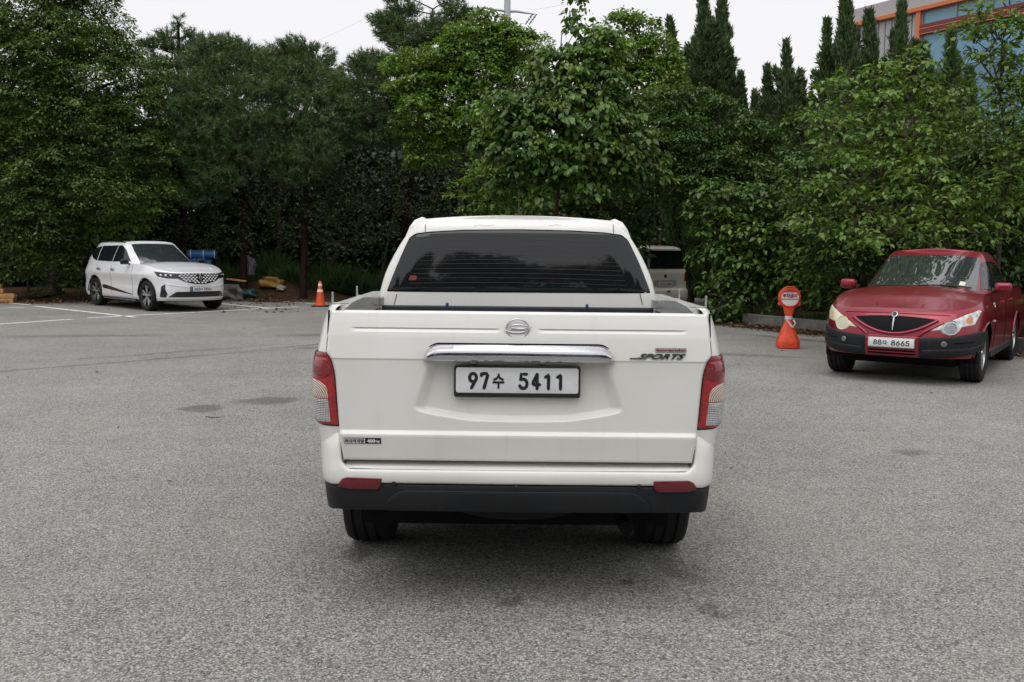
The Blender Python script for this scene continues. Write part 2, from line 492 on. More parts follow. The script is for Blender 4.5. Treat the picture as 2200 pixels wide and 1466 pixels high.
# ================================================================== ground
def ground_mats():
    # asphalt
    mt, nt, out = new_mat('worn_asphalt')
    co = coords(nt)
    p = N(nt, 'ShaderNodeBsdfPrincipled')
    v1 = N(nt, 'ShaderNodeTexVoronoi'); v1.inputs['Scale'].default_value = 125; L(nt, co, v1.inputs['Vector'])
    v2 = N(nt, 'ShaderNodeTexVoronoi'); v2.inputs['Scale'].default_value = 46; L(nt, co, v2.inputs['Vector'])
    sx = N(nt, 'ShaderNodeSeparateColor'); L(nt, v1.outputs['Color'], sx.inputs[0])
    stone = ramp(nt, sx.outputs[0], [(0.0, (0.10, 0.10, 0.10)), (0.30, (0.225, 0.224, 0.220)), (0.62, (0.335, 0.330, 0.320)), (0.88, (0.435, 0.428, 0.412)), (1.0, (0.58, 0.57, 0.55))])
    tint = ramp(nt, sx.outputs[1], [(0.0, (0.94, 0.985, 1.01)), (0.5, (1.0, 1.01, 0.985)), (1.0, (1.07, 1.01, 0.93))])
    stone = mixc(nt, 1.0, stone, tint, 'MULTIPLY')
    gap = ramp(nt, v1.outputs['Distance'], [(0.30, (1, 1, 1)), (0.75, (0.55, 0.55, 0.55))])
    stone = mixc(nt, 1.0, stone, gap, 'MULTIPLY')
    big = noise(nt, 0.35, 4, 0.62, co)
    mid = noise(nt, 2.6, 4, 0.65, co)
    tone = mth(nt, 'MULTIPLY', ramp(nt, big, [(0.32, (0.86, 0.86, 0.86)), (0.68, (1.12, 1.12, 1.12))]), ramp(nt, mid, [(0.3, (0.90, 0.90, 0.90)), (0.7, (1.07, 1.07, 1.07))]))
    col = mixc(nt, 1.0, stone, tone, 'MULTIPLY')
    # brown silt washed over the far part of the lot
    sep = N(nt, 'ShaderNodeSeparateXYZ'); L(nt, co, sep.inputs[0])
    X, Y = sep.outputs[0], sep.outputs[1]
    far = N(nt, 'ShaderNodeMapRange'); L(nt, Y, far.inputs[0]); far.inputs[1].default_value = 13.0; far.inputs[2].default_value = 25.0
    silt_n = ramp(nt, noise(nt, 0.7, 5, 0.68, mapping(nt, co, rot=(0, 0, 0.6), scale=(1, 2.2, 1))), [(0.40, (0, 0, 0)), (0.66, (1, 1, 1))])
    silt = mth(nt, 'MULTIPLY', mth(nt, 'MULTIPLY', far.outputs[0], silt_n), 0.75)
    col = mixc(nt, silt, col, (0.19, 0.155, 0.12))
    dust = mth(nt, 'MULTIPLY', ramp(nt, noise(nt, 0.5, 3, 0.6, mapping(nt, co, loc=(5, 3, 0))), [(0.50, (0, 0, 0)), (0.75, (1, 1, 1))]), 0.22)
    col = mixc(nt, dust, col, (0.33, 0.305, 0.275))
    # stains, damp spots, oil, a paving seam
    nzd = noise(nt, 3.0, 2, 0.6, co, out=1)
    dv = N(nt, 'ShaderNodeVectorMath'); dv.operation = 'MULTIPLY_ADD'; L(nt, nzd, dv.inputs[0]); dv.inputs[1].default_value = (0.35, 0.35, 0); L(nt, co, dv.inputs[2])
    nzf = noise(nt, 22, 2, 0.7, co)
    mask = None
    def blob(x, y, rx, ry, rot, amt, soft=0.35, rag=0.5):
        nonlocal mask
        mp = N(nt, 'ShaderNodeVectorMath'); mp.operation = 'SUBTRACT'; L(nt, dv.outputs[0], mp.inputs[0]); mp.inputs[1].default_value = (x + 0.175, y + 0.175, 0)
        r = N(nt, 'ShaderNodeVectorRotate'); r.rotation_type = 'Z_AXIS'; L(nt, mp.outputs[0], r.inputs['Vector']); r.inputs['Angle'].default_value = -rot
        s = N(nt, 'ShaderNodeVectorMath'); s.operation = 'MULTIPLY'; L(nt, r.outputs[0], s.inputs[0]); s.inputs[1].default_value = (1 / rx, 1 / ry, 0)
        ln = N(nt, 'ShaderNodeVectorMath'); ln.operation = 'LENGTH'; L(nt, s.outputs[0], ln.inputs[0])
        d = mth(nt, 'ADD', ln.outputs['Value'], mth(nt, 'MULTIPLY_ADD', nzf, rag, -rag * 0.5))
        mr = N(nt, 'ShaderNodeMapRange'); mr.interpolation_type = 'SMOOTHSTEP'; L(nt, d, mr.inputs[0]); mr.inputs[1].default_value = 1.0 + soft; mr.inputs[2].default_value = 1.0 - soft
        mr.inputs[3].default_value = 0; mr.inputs[4].default_value = amt
        mask = mr.outputs[0] if mask is None else mth(nt, 'MAXIMUM', mask, mr.outputs[0])
    blob(-3.02, 9.28, 0.19, 0.20, 0.5, 0.62, 0.3, 0.25)
    blob(-2.48, 9.80, 0.33, 0.24, 0.5, 0.62, 0.3, 0.25)
    blob(-0.82, 4.86, 0.10, 0.14, 0.3, 0.75, 0.5, 1.6)
    blob(0.03, 4.20, 0.05, 0.06, 0.3, 0.7, 0.5, 1.4)
    blob(0.55, 4.42, 0.04, 0.05, 0.3, 0.7, 0.5, 1.4)
    blob(0.86, 4.66, 0.10, 0.12, 0.3, 0.5, 0.5, 1.6)
    blob(0.92, 4.12, 0.07, 0.10, 0.3, 0.5, 0.5, 1.6)
    blob(3.18, 7.56, 0.12, 0.12, 0.2, 0.55, 0.5, 0.8)
    blob(-5.0, 14.15, 1.6, 0.10, 0.80, 0.42, 0.5, 0.8)
    blob(-7.4, 16.6, 1.3, 0.22, 0.25, 0.5, 0.5, 1.2)
    blob(-3.4, 17.2, 0.8, 0.25, 0.1, 0.5, 0.5, 1.6)
    blob(-2.9, 15.0, 0.6, 0.18, 0.1, 0.45, 0.5, 1.6)
    blob(-5.3, 12.9, 2.6, 0.07, 0.805, 0.50, 0.5, 0.9)
    blob(-3.0, 15.8, 2.2, 0.07, 0.95, 0.45, 0.5, 0.9)
    blob(3.6, 14.6, 0.9, 0.18, -0.3, 0.5, 0.5, 1.6)
    blob(5.2, 17.3, 1.3, 0.16, -0.9, 0.6, 0.5, 1.2)
    col = mixc(nt, mask, col, mixc(nt, 1.0, col, (0.30, 0.29, 0.29), 'MULTIPLY'))
    L(nt, col, p.inputs['Base Color'])
    p.inputs['Roughness'].default_value = 0.82; p.inputs['Specular IOR Level'].default_value = 0.3
    h = mth(nt, 'ADD', mth(nt, 'MULTIPLY', v1.outputs['Distance'], -0.6), mth(nt, 'MULTIPLY', v2.outputs['Distance'], -0.4))
    L(nt, bump(nt, h, 0.75, 0.008), p.inputs['Normal'])
    L(nt, p.outputs[0], out.inputs[0])
    # soil with leaf litter colours
    mt, nt, out = new_mat('litter_soil')
    co = coords(nt); p = N(nt, 'ShaderNodeBsdfPrincipled')
    c = ramp(nt, noise(nt, 9, 8, 0.72, co), [(0.25, (0.018, 0.013, 0.009)), (0.5, (0.06, 0.038, 0.024)), (0.72, (0.12, 0.072, 0.042)), (0.85, (0.17, 0.125, 0.08))])
    L(nt, c, p.inputs['Base Color']); p.inputs['Roughness'].default_value = 0.95; p.inputs['Specular IOR Level'].default_value = 0.1
    L(nt, bump(nt, noise(nt, 30, 6, 0.7, co), 1.0, 0.03), p.inputs['Normal']); L(nt, p.outputs[0], out.inputs[0])
    # worn line paint
    mt, nt, out = new_mat('worn_line_paint')
    co = coords(nt); p = N(nt, 'ShaderNodeBsdfPrincipled')
    wr = ramp(nt, noise(nt, 14, 7, 0.72, co), [(0.30, (0, 0, 0)), (0.50, (1, 1, 1))])
    L(nt, mixc(nt, wr, (0.22, 0.21, 0.20), (0.80, 0.80, 0.78)), p.inputs['Base Color']); p.inputs['Roughness'].default_value = 0.7
    L(nt, p.outputs[0], out.inputs[0])
ground_mats()
g = MB(); S = 900
g.add([(-S, -S, -0.012), (S, -S, -0.012), (S, S, -0.012), (-S, S, -0.012)], [(0, 1, 2, 3)])
tag(g.build('ground', MATS['litter_soil']), kind='structure')
# the lot: asphalt sheet out to the verge
lot = [(-60, -60), (60, -60), (60, 8), (10.9, 9.6), (8.9, 13.2), (5.98, 18.2), (4.9, 20.0), (4.6, 22.0), (6.6, 29.0), (6.0, 33.5), (1.3, 33.0), (1.0, 29.0), (1.2, 26.2), (2.35, 24.0), (2.3, 21.3), (-0.5, 21.3), (-1.6, 24.5), (-2.9, 27.4), (-3.4, 28.6), (-5.2, 28.4), (-7.4, 27.4), (-9.0, 28.6), (-11.6, 27.0), (-13.2, 25.9), (-15.5, 26.5), (-26, 24), (-60, 24)]
lp = []
for i in range(len(lot)):
    a, b = Vector(lot[i]), Vector(lot[(i + 1) % len(lot)])
    k = max(1, int((b - a).length / 0.35)) if max(a.y, b.y) > 9 and max(abs(a.x), abs(b.x)) < 30 else 1
    nrm = Vector((-(b - a).y, (b - a).x)).normalized()
    for j in range(k):
        q = a.lerp(b, j / k)
        if k > 1: q = q + nrm * random.uniform(-0.10, 0.10)
        lp.append((q.x, q.y, 0.0))
me = pmesh('parking_lot', lp, [tuple(range(len(lp)))])
bm = bmesh.new(); bm.from_mesh(me); bmesh.ops.triangulate(bm, faces=bm.faces); bm.to_mesh(me); bm.free()
tag(link('parking_lot', me, MATS['worn_asphalt']), kind='structure')

def paint_line(p, q, w=0.12, z=0.004):
    a, b = Vector(p[:2]), Vector(q[:2]); t = (b - a).normalized(); n = Vector((-t.y, t.x)) * w / 2
    k = max(2, int((b - a).length / 0.15)); rows = []
    for i in range(k + 1):
        c = a.lerp(b, i / k); e1, e2 = random.uniform(-0.012, 0.012), random.uniform(-0.012, 0.012)
        rows.append([(c.x + n.x + e1 * t.y, c.y + n.y - e1 * t.x, z), (c.x - n.x + e2 * t.y, c.y - n.y - e2 * t.x, z)])
    o = grid_obj('parking_line', np.array(rows), MATS['worn_line_paint'], None)
    return tag(o, kind='structure')
paint_line(gnd(-140, 706), gnd(155, 686.5))
paint_line(gnd(188, 683.5), gnd(420, 671.5)); paint_line(gnd(425, 671.2), gnd(642, 659.5))
paint_line(gnd(74, 658), gnd(290, 682))
paint_line(gnd(22, 652), gnd(66, 655.5)); paint_line(gnd(14, 661), gnd(52, 662), 0.07)
paint_line(gnd(440, 649.5), gnd(578, 662.5))
paint_line(gnd(470, 636), gnd(560, 643.5), 0.08); paint_line(gnd(590, 646.5), gnd(680, 653.5), 0.09)
paint_line(gnd(700, 638.5), gnd(800, 649), 0.14)
paint_line(gnd(570, 630), gnd(594, 632), 0.10)

# low concrete kerb wall at the right-hand verge, cast in lengths
M_CONC = plain('stained_concrete', (0.14, 0.136, 0.125), 0.85, spec=0.2, var=0.35, vscale=5, bmp=0.5, bscale=60)
kerb = bpy.data.objects.new('kerb', None); COL.objects.link(kerb); tag(kerb, 'low concrete kerb wall under the bushes behind the orange no-parking stand', 'kerb', kind='structure')
kp = [Vector((4.95, 20.55)), Vector((6.1, 18.55)), Vector((9.1, 13.4)), Vector((11.3, 9.6))]
for i in range(3):
    a, b = kp[i], kp[i + 1]; n = max(1, round((b - a).length / 1.0))
    for j in range(n):
        p, q = a.lerp(b, j / n), a.lerp(b, (j + 1) / n); t = (q - p); c = (p + q) / 2
        o = MB().box((0, 0, 0), (t.length - 0.012, 0.16, 0.26)).build('kerb_block', M_CONC, kerb, bevel=0.012)
        o.location = (c.x, c.y, 0.115 + random.uniform(-0.008, 0.008)); o.rotation_euler = (0, random.uniform(-0.008, 0.008), math.atan2(t.y, t.x))

# soil banks along the left-hand and far verge
def bank(name, line, w, h, seed):
    rs = np.random.default_rng(seed); line = [Vector(p) for p in line]; rows = []
    for i in range(len(line) - 1):
        a, b = line[i], line[i + 1]; k = max(2, int((b - a).length / 0.25)); t = (b - a).normalized(); n = Vector((-t.y, t.x))
        for j in range(k):
            c = a.lerp(b, j / k); row = []
            for s in np.linspace(0, 1, 14):
                q = c + n * s * w
                zz = -0.012 + h * float(sstep(0, 0.35, s)) * (0.75 + 0.25 * math.sin(c.x * 1.7 + s * 3)) + (rs.normal(0, 0.022) if 0 < s < 1 else 0) - (0.01 if s == 0 else 0)
                row.append((q.x, q.y, zz))
            rows.append(row)
    o = grid_obj(name, np.array(rows), MATS['litter_soil'], None, 80)
    return tag(o, kind='structure')
bank('soil_bank', [(-24, 25.0), (-15.4, 26.7), (-13.2, 26.1), (-11.5, 27.3), (-8.9, 29.0), (-7.4, 27.9), (-5.2, 28.9), (-3.4, 29.1), (1.4, 33.4), (6.2, 34.0)], 4.0, 0.22, 3)
bank('planting_bed', [(-0.45, 21.45), (2.25, 21.45)], 2.4, 0.16, 6)
bank('verge_bank', [(6.8, 33.6), (6.9, 29.0), (4.9, 22.0), (5.15, 20.2)], 4.0, 0.20, 4)
bank('verge_bank', [(5.15, 20.6), (6.3, 18.6), (9.3, 13.5), (11.5, 9.6)], 5.0, 0.26, 5)

# ================================================================== office block behind the junipers
def building():
    M_BG = plain('blue_curtain_glass', (0.15, 0.33, 0.44), 0.10, spec=0.6, var=0.12, vscale=0.4)
    M_BG2 = plain('dark_blue_glass', (0.10, 0.23, 0.32), 0.10, spec=0.6, var=0.12, vscale=0.4)
    M_OR = plain('orange_trim_paint', (0.60, 0.18, 0.06), 0.45, var=0.08)
    M_DR = plain('dark_red_band', (0.16, 0.018, 0.016), 0.4)
    M_CL = plain('grey_metal_cladding', (0.40, 0.40, 0.41), 0.45, metal=0.2, var=0.06, vscale=0.8)
    M_MU = plain('mullion_grey', (0.30, 0.33, 0.35), 0.4, metal=0.3)
    b = thing('office_building', 'blue glass building with orange trim behind the trees at top right', 'building')
    A = at(1822, 40, 56); B = at(2420, 40, 43)
    A = Vector((A.x, A.y, 0)); B = Vector((B.x, B.y, 0)); t = (B - A); Ln = t.length; t.normalize(); n = Vector((t.y, -t.x, 0))
    if n.y > 0: n = -n
    b.location = A; b.rotation_euler = (0, 0, math.atan2(t.y, t.x))
    def loc(px, py):     # picture -> wall coordinates (along, up)
        d = ray(px, py); o = Vector((0, 0, CAM_H)); k = (A - o).dot(n) / d.dot(n); p = o + d * k
        return (p - A).dot(t), p.z
    top = loc(1978, 8)[1]; s_gl = loc(1973, 60)[0]
    H = top + 0.6
    # body (local: x along the face, y away from the camera)
    MB().box((Ln / 2 + 3, 9.1, H / 2), (Ln + 6, 18, H)).build('wall', M_CL, b)
    nb = int(s_gl / 0.42)
    for i in range(nb):
        MB().box(((i + 0.5) * s_gl / nb, 0.07, (H - 1.0) / 2), (s_gl / nb - 0.06, 0.10, H - 1.0)).build('cladding_panel', M_CL, b, bevel=0.02)
    # glass panes on a grid
    zs = [0.0]
    z1, z2 = loc(1990, 57)[1], loc(1990, 68)[1]
    fl = 3.4
    rows = [(z1 + 0.12, H - 1.15)]; zz = z2 - 0.12
    hi = zz
    for hgt in (1.9, 2.1, 1.9, 2.1, 1.9, 2.1):
        rows.append((hi - hgt, hi)); hi -= hgt + 0.06
    colw = 1.95; nc = int((Ln + 6 - s_gl) / colw)
    for r, (za, zb) in enumerate(rows):
        if zb < 0.5: break
        for i in range(nc):
            MB().box((s_gl + 0.25 + (i + 0.5) * colw, 0.06, (za + zb) / 2), (colw - 0.07, 0.06, zb - za - 0.02)).build('window_pane', M_BG if r % 3 != 2 else M_BG2, b)
    for i in range(nc + 1):
        MB().box((s_gl + 0.25 + i * colw, 0.02, (H - 1) / 2), (0.06, 0.14, H - 1.2)).build('mullion', M_MU, b)
    for za in (z1, z2):
        MB().box((s_gl + 0.2 + (Ln + 6 - s_gl) / 2, -0.06, za), (Ln + 6 - s_gl, 0.28, 0.20)).build('dark_red_band', M_DR, b, bevel=0.02)
        MB().box((s_gl + 0.2 + (Ln + 6 - s_gl) / 2, -0.10, za - 0.125), (Ln + 6 - s_gl, 0.22, 0.045)).build('orange_edge', M_OR, b)
    MB().box((Ln / 2 + 3, -0.12, H - 0.92), (Ln + 6.4, 0.30, 0.24)).build('orange_trim', M_OR, b, bevel=0.03)
    MB().box((Ln / 2 + 3.4, 0.6, H - 0.45), (Ln + 5.2, 0.30, 0.60)).build('parapet', M_CL, b)
    MB().box((Ln / 2 + 3.4, 0.5, H - 0.05), (Ln + 5.2, 0.55, 0.22)).build('orange_trim', M_OR, b, bevel=0.03)
    MB().box((s_gl + 0.08, -0.05, (H - 1.0) / 2), (0.28, 0.28, H - 1.0)).build('orange_post', M_OR, b, bevel=0.03)
    return b
building()

# ================================================================== power pole and lines
M_STEEL = plain('galvanised_steel', (0.46, 0.47, 0.48), 0.5, metal=0.4, var=0.08, vscale=1.5)
M_INSUL = plain('insulator_grey', (0.16, 0.17, 0.18), 0.4)
pb = at(1090, 20, 62)
pole = thing('power_pole', 'tall pale steel power pole with crossarms rising behind the trees', 'power pole', (pb.x, pb.y, 0))
zx = pb.z
MB().tube([(0, 0, 0), (0, 0, zx * 0.5), (0, 0, zx + 7)], [0.36, 0.27, 0.15], 16).build('shaft', M_STEEL, pole, smooth=40)
for dz in (-0.1, 3.4):
    MB().tube([(-1.60, -0.25, zx + dz + 0.10), (-0.4, -0.1, zx + dz), (0, 0, zx + dz - 0.04), (0.5, 0.1, zx + dz), (1.70, 0.3, zx + dz - 0.12)], [0.045, 0.08, 0.10, 0.08, 0.045], 8).build('crossarm', M_STEEL, pole, smooth=40)
    for (x, y, dzz) in ((-1.60, -0.25, 0.10), (1.70, 0.3, -0.12)):
        for s in (-0.12, 0.12):
            ins = MB(); q = np.linspace(0, 1, 9)
            ins.tube([(x - 0.55 * k * (1 if x < 0 else 0.8) + s, y, zx + dz + dzz - 0.62 * k) for k in q], [0.03 if i % 2 else 0.065 for i in range(9)], 8)
            ins.build('insulator', M_INSUL, pole, smooth=30)
M_WIREP = plain('power_wire', (0.5, 0.49, 0.52), 0.6)
def wire(p, q, sag, label):
    pts = [p.lerp(q, k) - Vector((0, 0, sag * 4 * k * (1 - k))) for k in np.linspace(0, 1, 24)]
    mb = MB(); mb.tube(pts, 0.007, 4, cap=False); tag(mb.build('power_line', M_WIREP), label, 'power line', 'power lines at the pole')
wire(at(1046, 22, 62), at(520, 250, 66), 0.8, 'upper thin power line slanting down left from the pole arm')
wire(at(1046, 12, 62), at(560, 170, 70), 0.8, 'thin power line slanting left above the lower wire')
wire(at(1140, 22, 62), at(1420, -60, 58), 0.3, 'short power line rising to the right of the pole')
wire(at(1046, -120, 62), at(600, 120, 80), 0.6, 'faint high power line left of the pole top')
# ================================================================== trees and other plants
M_BARK = plain('grey_bark', (0.075, 0.060, 0.045), 0.9, spec=0.1, var=0.5, vscale=14, bmp=0.8, bscale=40)
M_PBARK = plain('pine_bark', (0.026, 0.016, 0.012), 0.9, spec=0.1, var=0.5, vscale=10, bmp=0.8, bscale=30)
M_TWIG = plain('pale_twig_bark', (0.075, 0.060, 0.045), 0.85, spec=0.1, var=0.4, vscale=12)
L_ZELK = leaf_mat('zelkova_leaves', [(0.035, 0.065, 0.017), (0.072, 0.122, 0.031), (0.118, 0.178, 0.048), (0.174, 0.210, 0.060)], trans=0.22)
L_MAPL = leaf_mat('maple_leaves', [(0.048, 0.093, 0.018), (0.096, 0.176, 0.032), (0.160, 0.269, 0.049), (0.236, 0.324, 0.067)], trans=0.28)
L_HEART = leaf_mat('heart_leaves', [(0.035, 0.076, 0.017), (0.065, 0.125, 0.027), (0.092, 0.176, 0.036), (0.204, 0.311, 0.057)], trans=0.24, rough=0.35)
L_DARK = leaf_mat('dark_leaves', [(0.030, 0.060, 0.017), (0.055, 0.108, 0.026), (0.085, 0.155, 0.038), (0.131, 0.215, 0.050)], trans=0.18)
L_MULB = leaf_mat('mulberry_leaves', [(0.046, 0.099, 0.018), (0.095, 0.172, 0.031), (0.148, 0.238, 0.045), (0.215, 0.296, 0.068)], trans=0.26, rough=0.38)
L_PINE = leaf_mat('pine_needles', [(0.031, 0.065, 0.023), (0.063, 0.117, 0.039), (0.100, 0.167, 0.058), (0.184, 0.208, 0.077)], trans=0.12, rough=0.5)
L_JUNI = leaf_mat('juniper_foliage', [(0.031, 0.060, 0.022), (0.060, 0.104, 0.038), (0.094, 0.147, 0.053), (0.135, 0.185, 0.070)], trans=0.08, rough=0.6, clump=1.6)
L_WOOD = leaf_mat('shaded_undergrowth_leaves', [(0.014, 0.026, 0.009), (0.024, 0.044, 0.014), (0.038, 0.064, 0.020), (0.060, 0.095, 0.028)], trans=0.12, clump=0.6)  # canopy shade is put into these darker leaf colours
L_GRASS = leaf_mat('verge_grass', [(0.022, 0.049, 0.016), (0.040, 0.082, 0.024), (0.061, 0.111, 0.034)], trans=0.30)

def unit(A): return A / (np.linalg.norm(A, axis=-1, keepdims=True) + 1e-9)
def leaf_geo(C, D, Nn, Ls, ratio, kind=4, fold=0.12, droop=0.10):
    """C centres, D pointing directions, Nn rough normals, Ls lengths -> V, F"""
    D = unit(D); S = unit(np.cross(D, Nn)); Nn = np.cross(S, D); n = len(C); Ls = Ls[:, None]; W = Ls * ratio * 0.5
    if kind == 4:
        V = np.stack([C, C + D * Ls * 0.42 + S * W + Nn * Ls * fold, C + D * Ls - Nn * Ls * droop, C + D * Ls * 0.42 - S * W + Nn * Ls * fold], 1)
        return V.reshape(-1, 3), (np.arange(n)[:, None] * 4 + np.arange(4))
    V = np.stack([C, C + D * Ls * 0.22 + S * W * 0.92 + Nn * Ls * fold, C + D * Ls * 0.60 + S * W * 0.80 + Nn * Ls * (fold - droop * 0.3), C + D * Ls - Nn * Ls * droop,
                  C + D * Ls * 0.60 - S * W * 0.80 + Nn * Ls * (fold - droop * 0.3), C + D * Ls * 0.22 - S * W * 0.92 + Nn * Ls * fold], 1)
    b = np.arange(n)[:, None] * 6
    return V.reshape(-1, 3), np.concatenate([b + np.array([0, 1, 2, 3]), b + np.array([0, 3, 4, 5])])
def rdir(rng, n): return unit(rng.normal(size=(n, 3)))

def crown_points(lobes, rng, dens, back=0.45):
    """cluster centres over the shells of the lobes; lobes (x,y,z,r,squash)"""
    P, O, I = [], [], []
    allc = np.array([l[:3] for l in lobes]); allr = np.array([l[3] for l in lobes])
    for li, (x, y, z, r, sq) in enumerate(lobes):
        n = max(7, int(dens * r * r * 12))
        d = rdir(rng, n); d[:, 2] = d[:, 2] * 0.9 + 0.12; d = unit(d)
        keep = (d[:, 1] < 0.25) | (rng.random(n) < back); d = d[keep]
        rad = r * (0.55 + 0.5 * rng.random(len(d))**0.55) * (1 + 0.22 * np.sin(d[:, 0] * 5 + li) * np.cos(d[:, 2] * 4 + li * 2))
        p = np.array([x, y, z]) + d * rad[:, None] * np.array([1, 1, sq])
        ok = np.ones(len(p), bool)                       # drop what is buried deep in other lobes
        for k in range(len(lobes)):
            if k == li: continue
            q = (p - allc[k]) / np.array([1, 1, lobes[k][4]])
            ok &= np.linalg.norm(q, axis=1) > allr[k] * 0.45
        P.append(p[ok]); O.append(d[ok]); I.append(np.full(ok.sum(), li))
    return np.concatenate(P), np.concatenate(O), np.concatenate(I)

def limb_mesh(root, lobes, rng, r0, trunk_pts, twigs=None):
    mb = MB(); n = len(trunk_pts)
    mb.tube(trunk_pts, [r0 * (1 - 0.72 * i / (n - 1)) for i in range(n)], 9)
    T_ = [Vector(p) for p in trunk_pts]
    for (x, y, z, r, sq) in lobes:
        c = Vector((x, y, z)); best = min(T_[1:], key=lambda p: (p - c).length + max(0, p.z - c.z) * 2)
        midp = best.lerp(c, 0.5) + Vector((rng.normal(0, .12), rng.normal(0, .12), 0.12 * (c - best).length))
        mb.tube([best, best.lerp(midp, 0.5) + Vector((0, 0, 0.03)), midp, c], [r0 * 0.34, r0 * 0.26, r0 * 0.18, r0 * 0.07], 6)
    return mb
def broadleaf(name, label, base, lobes_px, leaf, L_len, ratio, dens, per, spread, kind=4, seed=1, trunk_r=0.16, droop=0.25, lean=(0, 0), parts=0, twig=True, up=0.9, bark=None, group='trees along the verge', cat='tree', flat=0.45):
    rng = np.random.default_rng(seed)
    lobes = []
    for q in lobes_px:
        px, py, Y, r = q[:4]; sq = q[4] if len(q) > 4 else 0.8
        p = at(px, py, Y); lobes.append((p.x - base[0], p.y - base[1], p.z, r, sq))
    t = thing(name, label, cat, (base[0], base[1], 0.0), group=group)
    zc = np.array([l[2] for l in lobes]); top = zc.max()
    cx, cy = np.mean([l[0] for l in lobes]), np.mean([l[1] for l in lobes])
    tp = [(0, 0, -0.1)] + [(cx * k**1.5 + lean[0] * k + rng.normal(0, 0.04), cy * k**1.5 + lean[1] * k, top * k * 0.80) for k in (0.18, 0.36, 0.55, 0.75, 0.95)]
    mb = limb_mesh(t, lobes, rng, trunk_r, tp)
    P, O, I = crown_points(lobes, rng, dens * 0.68); per = int(per * 1.45)
    if twig:
        ks = rng.permutation(len(P))[:min(len(P), 420)]
        for k in ks:
            l = lobes[I[k]]; c = Vector(l[:3]); e = Vector(P[k]); a = c.lerp(e, 0.35)
            mb.tube([a, a.lerp(e, 0.6) + Vector((0, 0, 0.05)), e], [0.014, 0.009, 0.004], 3, cap=False)
    mb.build('trunk', bark or M_BARK, t, smooth=60)
    n = len(P) * per
    ci = np.repeat(np.arange(len(P)), per)
    out = O[ci]
    # each cluster is a small dome of leaves: lit on top, shaded underneath, with gaps between the domes
    rp = (spread * 1.75 * (0.65 + 0.7 * rng.random(len(P))))[ci][:, None]
    dm = rdir(rng, n); dm[:, 2] = np.abs(dm[:, 2]) * 1.05 - 0.22; dm = unit(dm + out * 0.35)
    C = P[ci] + dm * rp * (rng.random((n, 1))**0.38) * np.array([1, 1, flat * 1.35])
    C[:, 2] -= (np.linalg.norm((C - P[ci])[:, :2], axis=1)**2) / (rp[:, 0] + 1e-6) * 0.35 * (0.4 + droop)
    D = unit(dm * np.array([1, 1, 0.2]) * 0.9 + rdir(rng, n) * 0.5 - np.array([0, 0, droop]))
    Nn = unit(dm * 0.55 + np.array([0, 0, up * 0.8]) + rdir(rng, n) * 0.42)
    Ls = L_len * (0.5 + 0.8 * rng.random(n)) * (0.8 + 0.4 * rng.random(len(P)))[ci]
    pick = np.array([], int)
    if parts:
        w = at(1900, 420, base[1]); camv = np.array([-base[0], -base[1], CAM_H]); dist = np.linalg.norm(C - camv, axis=1)
        pick = np.argsort(dist - 3.0 * Ls)[:parts]
        lv, lf = leaf_geo(np.zeros((1, 3)), np.array([[0, 1.0, 0]]), np.array([[0, 0, 1.0]]), np.ones(1), ratio, 6)
        lm = np_mesh('leaf', lv, lf); lm.materials.append(leaf)
        for k in pick:
            d = Vector(D[k]).normalized(); s_ = d.cross(Vector(Nn[k])).normalized(); nn = s_.cross(d); ll = Ls[k]
            o = bpy.data.objects.new('leaf', lm); COL.objects.link(o); o.parent = t
            M4 = Matrix(((s_.x * ll, d.x * ll, nn.x * ll, C[k][0]), (s_.y * ll, d.y * ll, nn.y * ll, C[k][1]), (s_.z * ll, d.z * ll, nn.z * ll, C[k][2]), (0, 0, 0, 1)))
            o.matrix_local = M4
    m_ = np.ones(n, bool); m_[pick] = False
    m_ &= C[:, 2] > 0.05
    V, Fq = leaf_geo(C[m_], D[m_], Nn[m_], Ls[m_], ratio, kind)
    o = link('crown', np_mesh('crown', V, Fq), leaf, t); o['kind'] = 'stuff'
    return t

